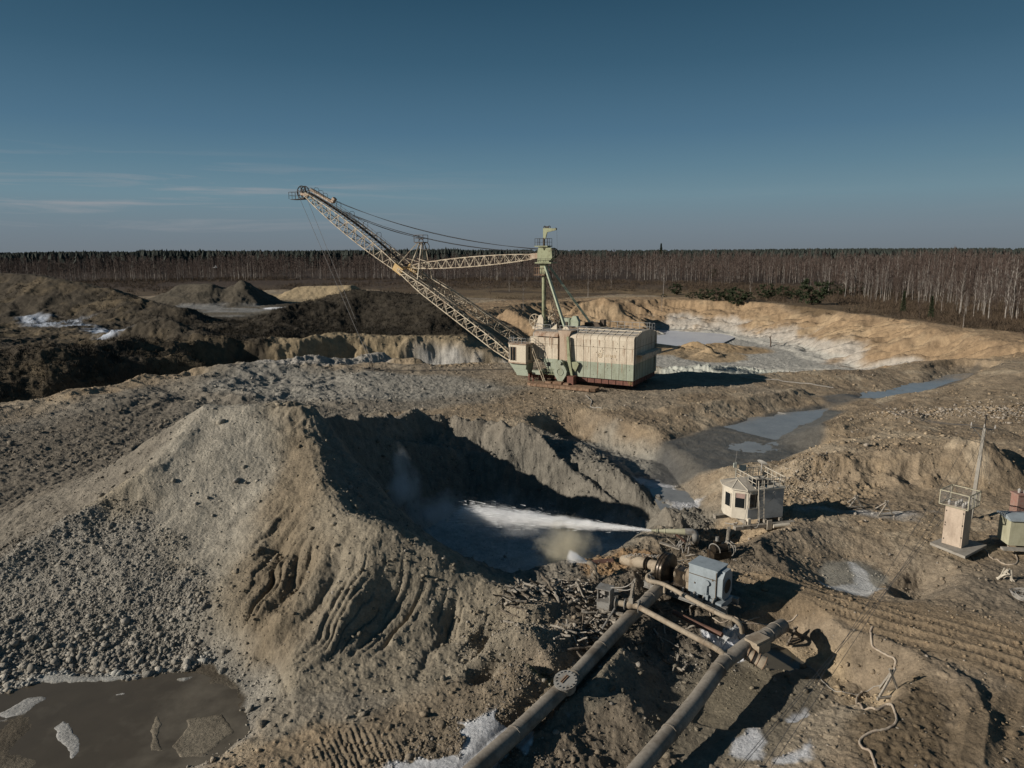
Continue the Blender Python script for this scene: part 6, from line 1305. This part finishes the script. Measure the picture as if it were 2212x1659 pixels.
# switch tower with its wire cage
kz = .62; n_, l_, r_ = P(2076, 1184.6, kz), P(2045, 1174, kz), P(2100, 1171.4, kz)
a_, w_ = frame(n_, r_); dp_ = 1.02
tw = thing('switch_tower', 'narrow faded pink switch tower with a wire cage on top, standing on a concrete slab', 'tower', (n_.x, n_.y, kz), a_)
w_ = .92
b = MB(); b.prism([(0, 0), (w_, 0), (w_, dp_), (0, dp_)], (0, 0, .0), (1, 0, 0), (0, 1, 0), (0, 0, 2.3)); tb = b.build('tower_body', M['pink'], tw)
b = MB(); b.box((-.012, .52, 1.15), (.02, .9, 2.15)); b.build('tower_door', M['pink'], tb)
b = MB()
for z in (.3, 1.1, 1.25, 1.95): b.box((-.03, .93, z), (.02, .05, .07))
for z in (.6, 1.3, 2.0): b.box((-.03, .06, z), (.02, .04, .09))
b.build('door_fitting', M['dark'], tb)
b = MB(); c0, c1, d0, d1 = -.22, w_ + .3, -.2, dp_ + .25; zz0, zz1 = 2.32, 3.12
fr4 = [(c0, d0), (c1, d0), (c1, d1), (c0, d1)]
for z in (zz0, zz1):
    for k in range(4): b.bar((*fr4[k], z), (*fr4[(k + 1) % 4], z), .05)
for k in range(4): b.bar((*fr4[k], zz0), (*fr4[k], zz1), .05)
for f in (.35, .65): b.bar((c0 + (c1 - c0) * f, d0, zz0), (c0 + (c1 - c0) * f, d0, zz1), .05)
cg_ = b.build('cage_frame', M['cagemesh'], tw)
b = MB()
for k in range(4):
    p, q = V3(*fr4[k], 0), V3(*fr4[(k + 1) % 4], 0)
    for i in range(1, 26): c = p.lerp(q, i / 26); b.bar(c + V3(0, 0, zz0), c + V3(0, 0, zz1), .006)
    for i in range(1, 8): z = zz0 + (zz1 - zz0) * i / 8; b.bar(p + V3(0, 0, z), q + V3(0, 0, z), .005)
b.build('cage_mesh', M['galv'], cg_)
rr = random.Random(2)
for k in range(7):
    x, y = .05 + (k % 3) * .32, .15 + (k // 3) * .36; b = MB(); b.tube([(x, y, 2.3), (x, y, 2.42), (x, y, 2.44), (x, y, 2.55), (x, y, 2.6)], [.07, .07, .09, .06, .03], 10); b.build('insulator', M['ceramic'], tw, smooth=True)
sl_ = MB(); sp_ = [P(2009, 1171.5, kz), P(2085, 1201.8, kz), P(2132, 1177, kz), P(2056, 1154, kz)]
sl_.prism([(p.x - sp_[0].x, p.y - sp_[0].y) for p in sp_], (0, 0, -.14), (1, 0, 0), (0, 1, 0), (0, 0, .14)); tag(sl_.build('concrete_slab', M['conc'], loc=sp_[0]), 'pale concrete slab under the pink switch tower', 'slab')
# pole
pp = on(2096, 1118, .3); po = thing('power_pole', 'leaning grey concrete power pole with a crossarm behind the switch tower', 'power pole', pp)
topz = PD(2119, 925, pp.y).z - pp.z
b = MB(); b.tube([(0, 0, -.3), (.22, 0, topz)], [.16, .11], 4); b.build('pole_shaft', M['conc'], po)
b = MB(); b.tube([(.22, 0, topz - .1), (.24, 0, topz + .75)], .035, 6); b.tube([(.24, 0, topz + .7), (.24, 0, topz + .85)], .06, 8); b.build('pole_pin', M['dark'], po)
b = MB(); b.bar((-.7, -.1, topz + .1), (.95, .2, topz - .15), .07); b.bar((.22, 0, topz - .7), (-.5, 0, topz + .0), .04); b.build('crossarm', M['galv'], po)
for x, z in ((-.62, .18), (.2, .05), (.88, -.02)): b = MB(); b.tube([(x, 0, topz + z), (x, 0, topz + z + .22)], [.05, .03], 8); b.build('insulator', M['ceramic'], po)
b = MB()
for x in (-.5, -.2, .1, .4): b.tube(sag(V3(x, 0, topz - .0), V3(-.15 + x * .3, -1.4, 3.2 - pp.z), .12, 8), .008, 4)
b.build('dropper_cable', M['cable'], po)
b = MB(); b.tube([(.2, 0, topz - .8), (2.0, 3.4, 1.4)], .01, 4); b.tube([(.2, 0, topz - .8), (2.9, 3.6, .9)], .01, 4); b.build('guy_wire', M['wire'], po)
def wire(label, p, q, s, r=.007, m='wire', name='overhead_wire', group='overhead wires over the right foreground'):
    o = V3(*p); b = MB(); b.tube([x - o for x in sag(V3(*p), V3(*q), s, 24)], r, 4); return tag(b.build(name, M[m], loc=o), label, 'wire', group)
T_ = pp + V3(.2, 0, topz + .1)
for k, (u0, u1) in enumerate(((1990, 1683), (1998, 1690))):
    a, c = P(u0, 1224, 6.0), P(u1, 1659, 5.2); d = c - a
    wire(('left', 'right')[k] + ' one of the twin overhead wires running from the power pole', T_ + V3(-.5 + .9 * k, 0, 0), c + d * .6, .25)
for k, u1 in enumerate((1582, 1590)):
    a, c = P(1849 + 6 * k, 1341, 5.5), P(u1, 1659, 5.0); d = c - a
    wire(('left', 'right')[k] + ' one of the other twin overhead wires crossing over the mud basin', a - d * 1.2, c + d * .8, .2, group='left overhead wires over the mud basin')
for k in range(2): wire(('upper', 'lower')[k] + ' thin wire leaving the pole crossarm towards the far creek', T_ + V3(-.7 + k * .4, 0, .1), P(1840 + 20 * k, 842, 3.2), .9, .016, group='wires from the pole to the creek')
for k in range(2): wire(('upper', 'lower')[k] + ' thin wire leaving the pole crossarm towards the right edge', T_ + V3(.8, 0, -.05 + .2 * k), PD(2320, 960 + 25 * k, 47), .3, .012, group='wires from the pole to the right')
# cabinet at the right edge and its brick stack
cz_ = .75; cp_ = P(2178, 1178, cz_); a2 = rad(-8)
cbn = thing('metal_cabinet', 'khaki metal cabinet with a grey sheet roof cut off by the right edge', 'cabinet', (cp_.x, cp_.y, cz_), a2)
b = MB(); b.box((1.0, .6, .72), (2.0, 1.2, 1.44)); cw = b.build('cabinet_wall', M['khaki'], cbn)
b = MB(); b.prism([(-.12, -.12), (2.12, -.12), (2.12, 1.32), (-.12, 1.32)], (0, 0, 1.45), (1, 0, 0), (0, 1, 0), (0, 0, .1)); b.prism([(-.1, 1.55), (1.3, 1.55), (.6, 1.72)], (-.1, 0, 0), (0, 1, 0), (0, 0, 1), (2.2, 0, 0)); b.build('cabinet_roof', M['motor'], cbn)
b = MB(); b.box((.95, -.012, .72), (.03, .02, 1.35)); b.box((.9, -.02, .8), (.1, .03, .05)); b.box((.93, -.02, 1.1), (.04, .03, .07)); b.box((.93, -.02, .35), (.04, .03, .07)); b.build('door_seam', M['seam'], cw)
b = MB(); b.bar((-.5, -.35, -.06), (2.4, -.35, -.06), .3, .12); b.bar((-.3, 1.3, -.06), (2.4, 1.3, -.06), .3, .12); b.build('timber_base', M['conc'], cbn)
bs = thing('brick_stack', 'pink brick stack rising behind the khaki cabinet at the right edge', 'chimney', cbn.location + V3(1.45, 1.75, -.45))
b = MB(); b.box((.45, .3, 1.35), (.75, .6, 2.7)); b.box((.45, .3, 2.74), (.85, .7, .1)); b.build('stack_body', M['brick'], bs)
b = MB(); b.tube([(.3, .3, 2.8), (.3, .3, 2.98), (.3, .3, 3.05)], [.07, .09, .03], 10); b.tube([(.55, .2, 2.8), (.55, .2, 3.0)], .06, 10); b.build('insulator', M['ceramic'], bs)
# hoses and cables lying on the ground
def hose(name, label, pix, r, m, lift=None, z0=0., n=7, cat='hose', group=None):
    pts = [on(u, v, z0, r * .8) for u, v in pix]; c = curve(pts, n)
    z = hzs([p.x for p in c], [p.y for p in c])
    for p, g in zip(c, z):
        if p.z < g + r * .7 or lift is None: p.z = g + r * .75 if lift is None else max(p.z, g + r * .7)
    o = V3(*c[0]); b = MB(); b.tube([p - o for p in c], r, 8); return tag(b.build(name, M[m], loc=o, smooth=True), label, cat, group)
hose('hose', 'pale hose winding from the wooden trestle to the bottom edge', [(1862, 1497), (1850, 1515), (1862, 1530), (1890, 1535), (1915, 1525), (1932, 1538), (1936, 1560), (1915, 1578), (1880, 1585), (1858, 1600), (1862, 1618), (1885, 1640), (1898, 1680)], .045, 'hose')
hose('hose', 'pale hose climbing from the trestle over the sandy bank', [(1921, 1478), (1933, 1440), (1932, 1428), (1915, 1418), (1893, 1408), (1882, 1390), (1880, 1368), (1884, 1356)], .045, 'hose')
hose('thin_cable', 'thin cable trailing from the round pool to the wooden trestle', [(1728, 1432), (1760, 1450), (1785, 1480), (1810, 1496), (1850, 1501), (1872, 1495), (1905, 1480), (1920, 1470)], .018, 'ltcable', cat='cable')
hose('hose', 'reddish hose looping from the switch tower to the khaki cabinet', [(2106, 1178), (2125, 1186), (2140, 1205), (2160, 1217), (2190, 1221), (2198, 1212), (2192, 1195), (2176, 1180)], .035, 'hose')
hose('hose', 'tan hose hanging across the pit edge right of the motor', [(1586, 1330), (1598, 1345), (1640, 1350), (1680, 1354), (1705, 1346), (1722, 1330)], .035, 'hose')
hose('hose', 'tan hose looping under the feed pipe below the motor', [(1533, 1315), (1537, 1335), (1560, 1346), (1590, 1343), (1640, 1338)], .03, 'hose')
hose('thin_cable', 'thin dark cable running from the slab down across the sandy ground', [(2052, 1172), (2070, 1182), (2085, 1200), (2110, 1215), (2140, 1230), (2180, 1250), (2230, 1262)], .016, 'cable', cat='cable')
hose('hose', 'pale pipe hose lying across the mouth of the creek pond', [(1680, 893), (1700, 898), (1735, 904)], .1, 'ltcable')
hose('hose', 'thin pale hose beside the walking shoe of the excavator', [(1265, 855), (1278, 866), (1276, 880), (1300, 884)], .05, 'ltcable')
hose('hose', 'pale hose lying along the excavator shadow edge', [(1600, 815), (1680, 822), (1760, 832), (1800, 838)], .07, 'ltcable')
hose('thin_cable', 'thin cable crossing the frosty ground between the wooden trestles', [(1850, 1099), (1880, 1103), (1910, 1101), (1950, 1108)], .02, 'ltcable', cat='cable')
q = on(2170, 1172, .5); b = MB()
for k in range(7): b.ring((.02 * k, .01 * k, .3 + .02 * (k % 3)), (.3 + .05 * k, -1, .3), .26 + .015 * (k % 4), .015, 22, 4)
tag(b.build('cable_coil', M['cable'], loc=q), 'dark coil of cable leaning on the khaki cabinet', 'cable coil')
q = on(2212, 1298, .6); b = MB()
for k in range(12): b.ring((.05 * (k % 4), .04 * k, .12 + .05 * (k % 3)), (.2 * math.sin(k), .3 * math.cos(k), 1), .3 + .06 * (k % 3), .02, 22, 4)
tag(b.build('hose_coil', M['ltcable'], loc=q), 'tangled pale hose coil at the right edge', 'hose coil')
# trestles
def trestle(label, u, v, z0, h, lean, name='wooden_trestle', m='wood', rz=0., group=None):
    p = on(u, v, z0); t = thing(name, label, 'trestle', p, rz, group)
    for a, c in (((-.5, 0, 0), (.12, 0, h)), ((.5, 0, 0), (-.12, 0, h)), ((.1, lean, 0), (.05, .02, h * .93))): b = MB(); b.bar(a, c, .075); b.build('leg', M[m], t)
    b = MB(); b.bar((-.55, -.03, .12), (.6, -.03, .12), .09, .06); b.build('cross_rail', M[m], t); return t
trestle('pale wooden trestle standing where the hose meets the lower right bank', 1921, 1510, .3, 1.3, .7, rz=.15)
trestle('left one of two white wooden trestles on the frosty ground behind the puddle', 1848, 1098, 0, .9, 1.1, rz=.1)
trestle('right one of two white wooden trestles on the frosty ground behind the puddle', 1913, 1115, 0, 1.05, 1.3, rz=.1)
trestle('dark wooden prop leaning in the sandy bank above the round pool', 1716, 1388, 0, .8, .3, m='wood2', rz=.5)
rods('rod_star', 'white crossed star of rods at the right edge below the cabinet', 'scrap', on(2170, 1255, .6), 9, .35, .75, .045, M['booth'], 8)
# rag of frozen sheet by the feed pipe outlet
q = on(1575, 1365, 0); bm = bmesh.new(); bmesh.ops.create_grid(bm, x_segments=26, y_segments=16, size=1)
rr = random.Random(3)
cvx = np.array([v.co[:] for v in bm.verts]); zz = (fbm(cvx[:, 0] + 5, cvx[:, 1] + 3, 1.6, 4, 3) * .28 + .2 - .25 * (cvx[:, 0] ** 2 + cvx[:, 1] ** 2))
for v, z in zip(bm.verts, zz): v.co = (v.co.x * .75 + .1 * z, v.co.y * .38, z)
me = bpy.data.meshes.new('plastic_sheet'); bm.to_mesh(me); bm.free(); o = link('plastic_sheet', me, M['rag'], loc=q); o.rotation_euler = (0, 0, .5); tag(o, 'crumpled pale grey plastic sheet heaped beside the saddle plate', 'sheet')
# lone post on the far rim, dead trunk
p = P(1668, 682, .2); b = MB(); b.tube([(0, 0, -.6), (.1, 0, 1.2), (-.12, 0, 2.4), (.05, 0, 3.0)], [.2, .16, .13, .1], 6); b.tube([(-.12, 0, 2.2), (-.5, 0, 2.8)], .09, 5); tag(b.build('dead_trunk', M['darkbark'], loc=(p.x, p.y, hz(p.x, p.y))), 'bare dead trunk standing on the far pit rim', 'tree trunk')
# ================================================================ LOGS
lm_ = []
for k in range(7):
    rr = random.Random(50 + k); L0 = rr.uniform(.7, 1.25); r0 = rr.uniform(.035, .075); b = MB(); pts = [V3(L0 * (i / 5 - .5), rr.uniform(-.03, .03), rr.uniform(-.03, .03)) for i in range(6)]
    b.tube(pts, [r0 * rr.uniform(.8, 1.15) for _ in range(6)], 7)
    if k % 2: b.bar(pts[2], pts[2] + V3(.1, .18, .05), r0 * .8)
    o = b.build('log', M['wood'] if k % 3 else M['wood2']); lm_.append(o.data); bpy.data.objects.remove(o)
rr = random.Random(77); spots = []
path = [(1085, 1318), (1150, 1300), (1220, 1292), (1270, 1300), (1290, 1330), (1270, 1365), (1220, 1385)]
for k in range(190):
    t = rr.random() * 5.999; i = int(t); f = t - i; u = path[i][0] * (1 - f) + path[i + 1][0] * f + rr.gauss(0, 16); v = path[i][1] * (1 - f) + path[i + 1][1] * f + rr.gauss(0, 15)
    spots.append((u, v, .25 * rr.random() ** 2, 0))
for k in range(34): spots.append((rr.uniform(1385, 1500), rr.uniform(1320, 1430), 0, 1))
for k in range(10): spots.append((rr.uniform(1440, 1520), rr.uniform(1150, 1220), .05, 2))
pr = [P(u, v, .3 if s != 1 else -.4) for u, v, dz, s in spots]; gz = hzs([p.x for p in pr], [p.y for p in pr])
gz2 = None
for (u, v, dz, s), p, g in zip(spots, pr, gz):
    q = P(u, v, float(g)); g2 = float(g)
    o = bpy.data.objects.new('log', lm_[rr.randrange(7)]); COL.objects.link(o); sc_ = rr.uniform(.55, 1.15); o.scale = (sc_ * rr.uniform(.7, 1.25), sc_, sc_)
    o.location = (p.x, p.y, g2 + .05 + dz); o.rotation_euler = (rr.uniform(0, 6), rr.gauss(0, .3), rr.gauss(-.7, .8))
    tag(o, (('weathered grey log in the left end of the broken log heap' if u < 1150 else ('weathered grey log in the middle of the broken log heap' if u < 1235 else 'weathered grey log at the right end of the heap beside the open cabinet')), 'broken grey log scattered in the mud between the pipes', 'stray grey log in the mud under the big water cannon')[s], 'log', ('logs heaped ' + ('left' if u < 1150 else ('in the middle' if u < 1235 else 'right')) + ' on the lip of the hollow', 'logs in the mud between the pipes', 'logs under the water cannon')[s])
# gull
p = PD(465, 578, 90); bd = thing('gull', 'white gull flying low over the left spoil hills', 'bird', p, .3)
b = MB(); b.tube([(-.22, 0, 0), (-.1, 0, .01), (.08, 0, .02), (.2, 0, .03), (.26, 0, .02)], [.015, .05, .065, .04, .01], 8)
for s_ in (1, -1): b.prism([(-.06, .02), (.1, .02), (.1, .35), (.0, .62), (-.04, .35)], (0, 0, .03), (1, 0, 0), (0, s_, .35), (0, 0, .012))
b.prism([(-.34, -.05), (-.2, -.03), (-.2, .03), (-.34, .05)], (0, 0, 0), (1, 0, 0), (0, 1, 0), (0, 0, .01)); b.build('bird_body', mat('gull_white', (.7, .7, .7), .7), bd)
# ================================================================ WATER JETS AND SPRAY
SC.cycles.volume_bounces = 8; SC.cycles.max_bounces = 12
def volmat(name, col, nodes_fn, aniso=.0):
    m = bpy.data.materials.new(name); m.use_nodes = True; t = m.node_tree; t.nodes.clear()
    o = t.nodes.new('ShaderNodeOutputMaterial'); v = t.nodes.new('ShaderNodeVolumePrincipled'); t.links.new(v.outputs[0], o.inputs['Volume'])
    v.inputs['Color'].default_value = (*col, 1); v.inputs['Anisotropy'].default_value = aniso
    t.links.new(nodes_fn(t), v.inputs['Density']); return m
def mth(t, op, a, b=None, c=None):
    n = t.nodes.new('ShaderNodeMath'); n.operation = op
    for k, x in enumerate((a, b, c)):
        if x is None: continue
        if hasattr(x, 'links'): t.links.new(x, n.inputs[k])
        else: n.inputs[k].default_value = x
    return n.outputs[0]
JE = P(990, 1108, .6); JL = (JE - G0).length
def jet_nodes(L0, r0, r1, dens, fade0, fade1):
    def fn(t):
        tcn = t.nodes.new('ShaderNodeTexCoord'); sx = t.nodes.new('ShaderNodeSeparateXYZ'); t.links.new(tcn.outputs['Object'], sx.inputs[0])
        x, y, z = sx.outputs
        r = mth(t, 'SQRT', mth(t, 'ADD', mth(t, 'MULTIPLY', y, y), mth(t, 'MULTIPLY', z, z)))
        R = mth(t, 'MULTIPLY_ADD', x, (r1 - r0) / L0, r0)
        q = mth(t, 'DIVIDE', r, R)
        mp = t.nodes.new('ShaderNodeMapping'); mp.inputs['Scale'].default_value = (.55, 3.2, 3.2); t.links.new(tcn.outputs['Object'], mp.inputs[0])
        n = t.nodes.new('ShaderNodeTexNoise'); n.inputs['Scale'].default_value = 1.6; n.inputs['Detail'].default_value = 5; n.inputs['Roughness'].default_value = .7; t.links.new(mp.outputs[0], n.inputs[0])
        f = t.nodes.new('ShaderNodeMapRange'); t.links.new(mth(t, 'SUBTRACT', mth(t, 'MULTIPLY_ADD', n.outputs[0], 2.6, -.55), q), f.inputs[0]); f.inputs[1].default_value = 0; f.inputs[2].default_value = .45
        fd = t.nodes.new('ShaderNodeMapRange'); t.links.new(x, fd.inputs[0]); fd.inputs[1].default_value = fade0; fd.inputs[2].default_value = fade1; fd.inputs[3].default_value = 1; fd.inputs[4].default_value = 0
        d = mth(t, 'DIVIDE', mth(t, 'MULTIPLY', mth(t, 'MULTIPLY', f.outputs[0], fd.outputs[0]), dens), R)
        return d
    return fn
def jet(name, label, a, c, r0, r1, dens, f0, f1, pad=1.25):
    L0 = (c - a).length; q = (c - a).to_track_quat('X', 'Z'); b = MB(); n = 14
    b.tube([(L0 * i / n, 0, 0) for i in range(n + 1)], [(r0 + (r1 - r0) * i / n) * pad for i in range(n + 1)], 18)
    o = b.build(name, volmat(name, (.985, .988, .99), jet_nodes(L0, r0, r1, dens, f0 * L0, f1 * L0)), loc=a); o.rotation_mode = 'QUATERNION'; o.rotation_quaternion = q
    o.visible_shadow = True; return tag(o, label, 'water jet')
jet('water_jet', 'long white water jet shooting left across the hollow from the big water cannon', G0, JE, .085, 1.0, 5.2, .62, 1.0)
rng = np.random.RandomState(12)
def strands(n, L0, r0, r1, wmin, wmax):
    t = rng.uniform(.02, .97, n) ** .9; R = r0 + (r1 - r0) * t; q = np.abs(rng.randn(n)) * .55; an = rng.uniform(0, 6.28, n)
    P0 = np.stack([t * L0, np.cos(an) * R * q, np.sin(an) * R * q], 1); D = np.stack([np.ones(n), np.cos(an) * .09 * q + rng.randn(n) * .02, np.sin(an) * .09 * q + rng.randn(n) * .02], 1); D /= np.linalg.norm(D, axis=1)[:, None]
    return slivers(rng, P0, D, rng.uniform(.15, .7, n) * (.4 + t), rng.uniform(wmin, wmax, n) * (.5 + 1.2 * t))
M['foam'] = mat('white_water', (.86, .88, .9), .5, 0, 0, 8, .05, 3)
jt = [o for o in COL.objects if o.name == 'water_jet'][0]
sv = strands(5200, JL, .06, .70, .008, .024); so = link('water_strands', mesh_np('water_strands', sv, np.arange(len(sv)).reshape(-1, 3), [M['foam']]), None, jt); so['kind'] = 'stuff'
jt0 = V3(*m2.location) + V3(-.42, .05, 1.25)
jet('water_jet', 'short white puff of water leaving the small water cannon', jt0, jt0 + V3(-1.0, .1, .35), .1, .42, 8., .45, 1.0)
def puff(name, label, c, rad_, col, dens, scale=1.4, off=0.):
    bm = bmesh.new(); bmesh.ops.create_icosphere(bm, subdivisions=3, radius=1.0); me = bpy.data.meshes.new(name); bm.to_mesh(me); bm.free()
    def fn(t):
        tcn = t.nodes.new('ShaderNodeTexCoord'); ln = t.nodes.new('ShaderNodeVectorMath'); ln.operation = 'LENGTH'; t.links.new(tcn.outputs['Object'], ln.inputs[0])
        mp = t.nodes.new('ShaderNodeMapping'); mp.inputs['Location'].default_value = (off, off * .7, 0); t.links.new(tcn.outputs['Object'], mp.inputs[0])
        n = t.nodes.new('ShaderNodeTexNoise'); n.inputs['Scale'].default_value = scale; n.inputs['Detail'].default_value = 4; n.inputs['Roughness'].default_value = .6; t.links.new(mp.outputs[0], n.inputs[0])
        f = t.nodes.new('ShaderNodeMapRange'); t.links.new(mth(t, 'SUBTRACT', mth(t, 'MULTIPLY_ADD', n.outputs[0], 2.0, -.25), ln.outputs['Value']), f.inputs[0]); f.inputs[1].default_value = 0; f.inputs[2].default_value = .6
        return mth(t, 'MULTIPLY', f.outputs[0], dens)
    o = link(name, me, volmat(name, col, fn, .0), loc=c); o.scale = rad_; o['kind'] = 'stuff'; o['label'] = label; return o
jm = G0.lerp(JE, .43)
puff('brown_spray', 'brownish spray hanging under the middle of the water jet', jm + V3(.1, -.2, -1.5), (2.3, 1.4, 2.6), (.88, .83, .68), .9)
puff('mist', 'pale mist rising from the wall where the jet strikes', PD(872, 1040, 46), (1.5, 1.2, 2.9), (.85, .9, .95), .75, 1.3, 3.)
puff('spray_haze', 'fine spray drifting along the underside of the water jet', G0.lerp(JE, .62) + V3(0, 0, -.5), (4.6, 1.2, 1.1), (.92, .94, .96), .35, 2.2, 11.)
puff('mist', 'thin mist over the foot of the wall beside the jet end', P(945, 1105, -1.), (2.6, 2.0, 1.8), (.85, .9, .95), .5, 1.5, 7.)
# ================================================================ LOOSE STONES AND CLODS
def ico():
    bm = bmesh.new(); bmesh.ops.create_icosphere(bm, subdivisions=1, radius=1.0); v = np.array([x.co[:] for x in bm.verts]); f = np.array([[q.index for q in x.verts] for x in bm.faces]); bm.free(); return v, f
iv, if_ = ico(); rng = np.random.RandomState(31)
vari = [iv * (1 + .28 * rng.randn(len(iv), 1)).clip(.55, 1.5) * [1, rng.uniform(.6, 1), rng.uniform(.45, .85)] for _ in range(24)]
def scatter(name, label, X, Y, S, sink=.25, dark=1.0, light=None):
    H, C, Wt = surface(X, Y); ok = (Wt < .52); X, Y, S, H, C = X[ok], Y[ok], S[ok], H[ok], C[ok]; n = len(X)
    a = rng.uniform(0, 6.28, n); tl = rng.uniform(-.6, .6, n); ca, sa = np.cos(a), np.sin(a); ct, st = np.cos(tl), np.sin(tl)
    vi = rng.randint(0, 24, n); V = np.stack(vari)[vi] * S[:, None, None]
    x, y, z = V[..., 0], V[..., 1], V[..., 2]; y, z = y * ct[:, None] - z * st[:, None], y * st[:, None] + z * ct[:, None]
    x, y = x * ca[:, None] - y * sa[:, None], x * sa[:, None] + y * ca[:, None]
    V = np.stack([x + X[:, None], y + Y[:, None], z + H[:, None] + (S * sink)[:, None]], -1).reshape(-1, 3)
    F = (if_[None] + (np.arange(n) * len(iv))[:, None, None]).reshape(-1, 3)
    me = mesh_np(name, V, F, [EARTH]); k = rng.uniform(.85, 1.35, n)[:, None] * dark; CC = C * k
    if light is not None: m = (rng.rand(n) < light)[:, None]; CC = np.where(m, C * .45 + np.array([.40, .37, .33]) * .55, CC)
    ca_ = me.attributes.new('tint', 'FLOAT_COLOR', 'POINT'); ca_.data.foreach_set('color', np.c_[np.repeat(CC, len(iv), 0), np.zeros(len(V))].astype(np.float32).ravel())
    return stuff(link(name, me), label)
def cand(n, u0, u1, d0, d1): 
    u = rng.uniform(u0, u1, n); D = np.exp(rng.uniform(math.log(d0), math.log(d1), n)); return (u - 1106) / 1535 * (D * .983 + 3.1), D
def size(n, lo, hi, p=2.2): return lo * (1 - rng.rand(n) * (1 - (lo / hi) ** p)) ** (-1 / p)
rubp = [PD(330, 1060, 39), PD(430, 1170, 33), PD(440, 1330, 28.5), PD(450, 1430, 26.8), PD(0, 1470, 25.5), PD(-300, 1350, 30), PD(40, 1180, 38)]
x, y = cand(110000, -150, 640, 24, 42); d = sdist(x, y, rubp) + fbm(x, y, .6, 3, 5) * 1.0; k = rng.rand(len(x)) < np.where(d < 0, 1, .12 * np.exp(-d / 1.5)); x, y = x[k], y[k]
scatter('rubble', 'grey clay rubble on the left foot of the spoil heap', x, y, size(len(x), .024, .21, 2.35) * (.7 + .6 * sstep(34, 27, y)), .1)
x, y = cand(26000, -150, 2350, 18, 60); w = .45 + .8 * fbm(x, y, .25, 3, 9); k = rng.rand(len(x)) < w; x, y = x[k], y[k]
scatter('loose_stones', 'small stones and clods strewn over the near ground', x, y, size(len(x), .022, .16, 2.6) * (1 + y / 60), .2, light=.08)
x, y = cand(22000, -150, 2350, 55, 135); w = .35 + .9 * fbm(x, y, .12, 3, 9) + .5 * (x < 8); k = (rng.rand(len(x)) < w); x, y = x[k], y[k]
scatter('clods', 'clods littering the excavated floor round the machine', x, y, size(len(x), .055, .28, 2.6), .2, light=.06)
def debris(pix, n, s0, s1, lab, sg=(30, 12), light=.3):
    i = rng.randint(0, len(pix), n); u = np.array([pix[k][0] for k in i]) + rng.randn(n) * sg[0]; v = np.array([pix[k][1] for k in i]) + rng.randn(n) * sg[1]
    q = [P(a, b_, .2) for a, b_ in zip(u, v)]; scatter('debris', lab, np.array([p.x for p in q]), np.array([p.y for p in q]), size(n, s0, s1, 2.4), .25, light=light)
debris([(1500, 1060), (1530, 1090), (1520, 1120), (1550, 1140), (1700, 1050), (1740, 1040), (1720, 1020), (1780, 1030)], 3800, .03, .16, 'pale shaly debris round the cabin', (26, 16))
debris([(1180, 1380), (1120, 1350), (1220, 1420), (1040, 1370), (1150, 1460), (1080, 1440)], 3800, .02, .11, 'pale debris on the slope below the logs', (45, 28))
debris([(1300, 1290), (1400, 1230), (1480, 1200), (1600, 1240), (1420, 1340), (1500, 1380)], 3200, .02, .12, 'wet rubbish and clods round the pumps', (45, 26), .2)
debris([(1950, 905), (2050, 905), (2150, 915), (2200, 920)], 1500, .06, .3, 'grey stone debris on the upper right sand', (45, 8), .6)
debris([(900, 1620), (1000, 1580), (1060, 1540), (1100, 1600)], 3000, .02, .08, 'crumbled clods in the tracked corner below the heap', (60, 30), .15)
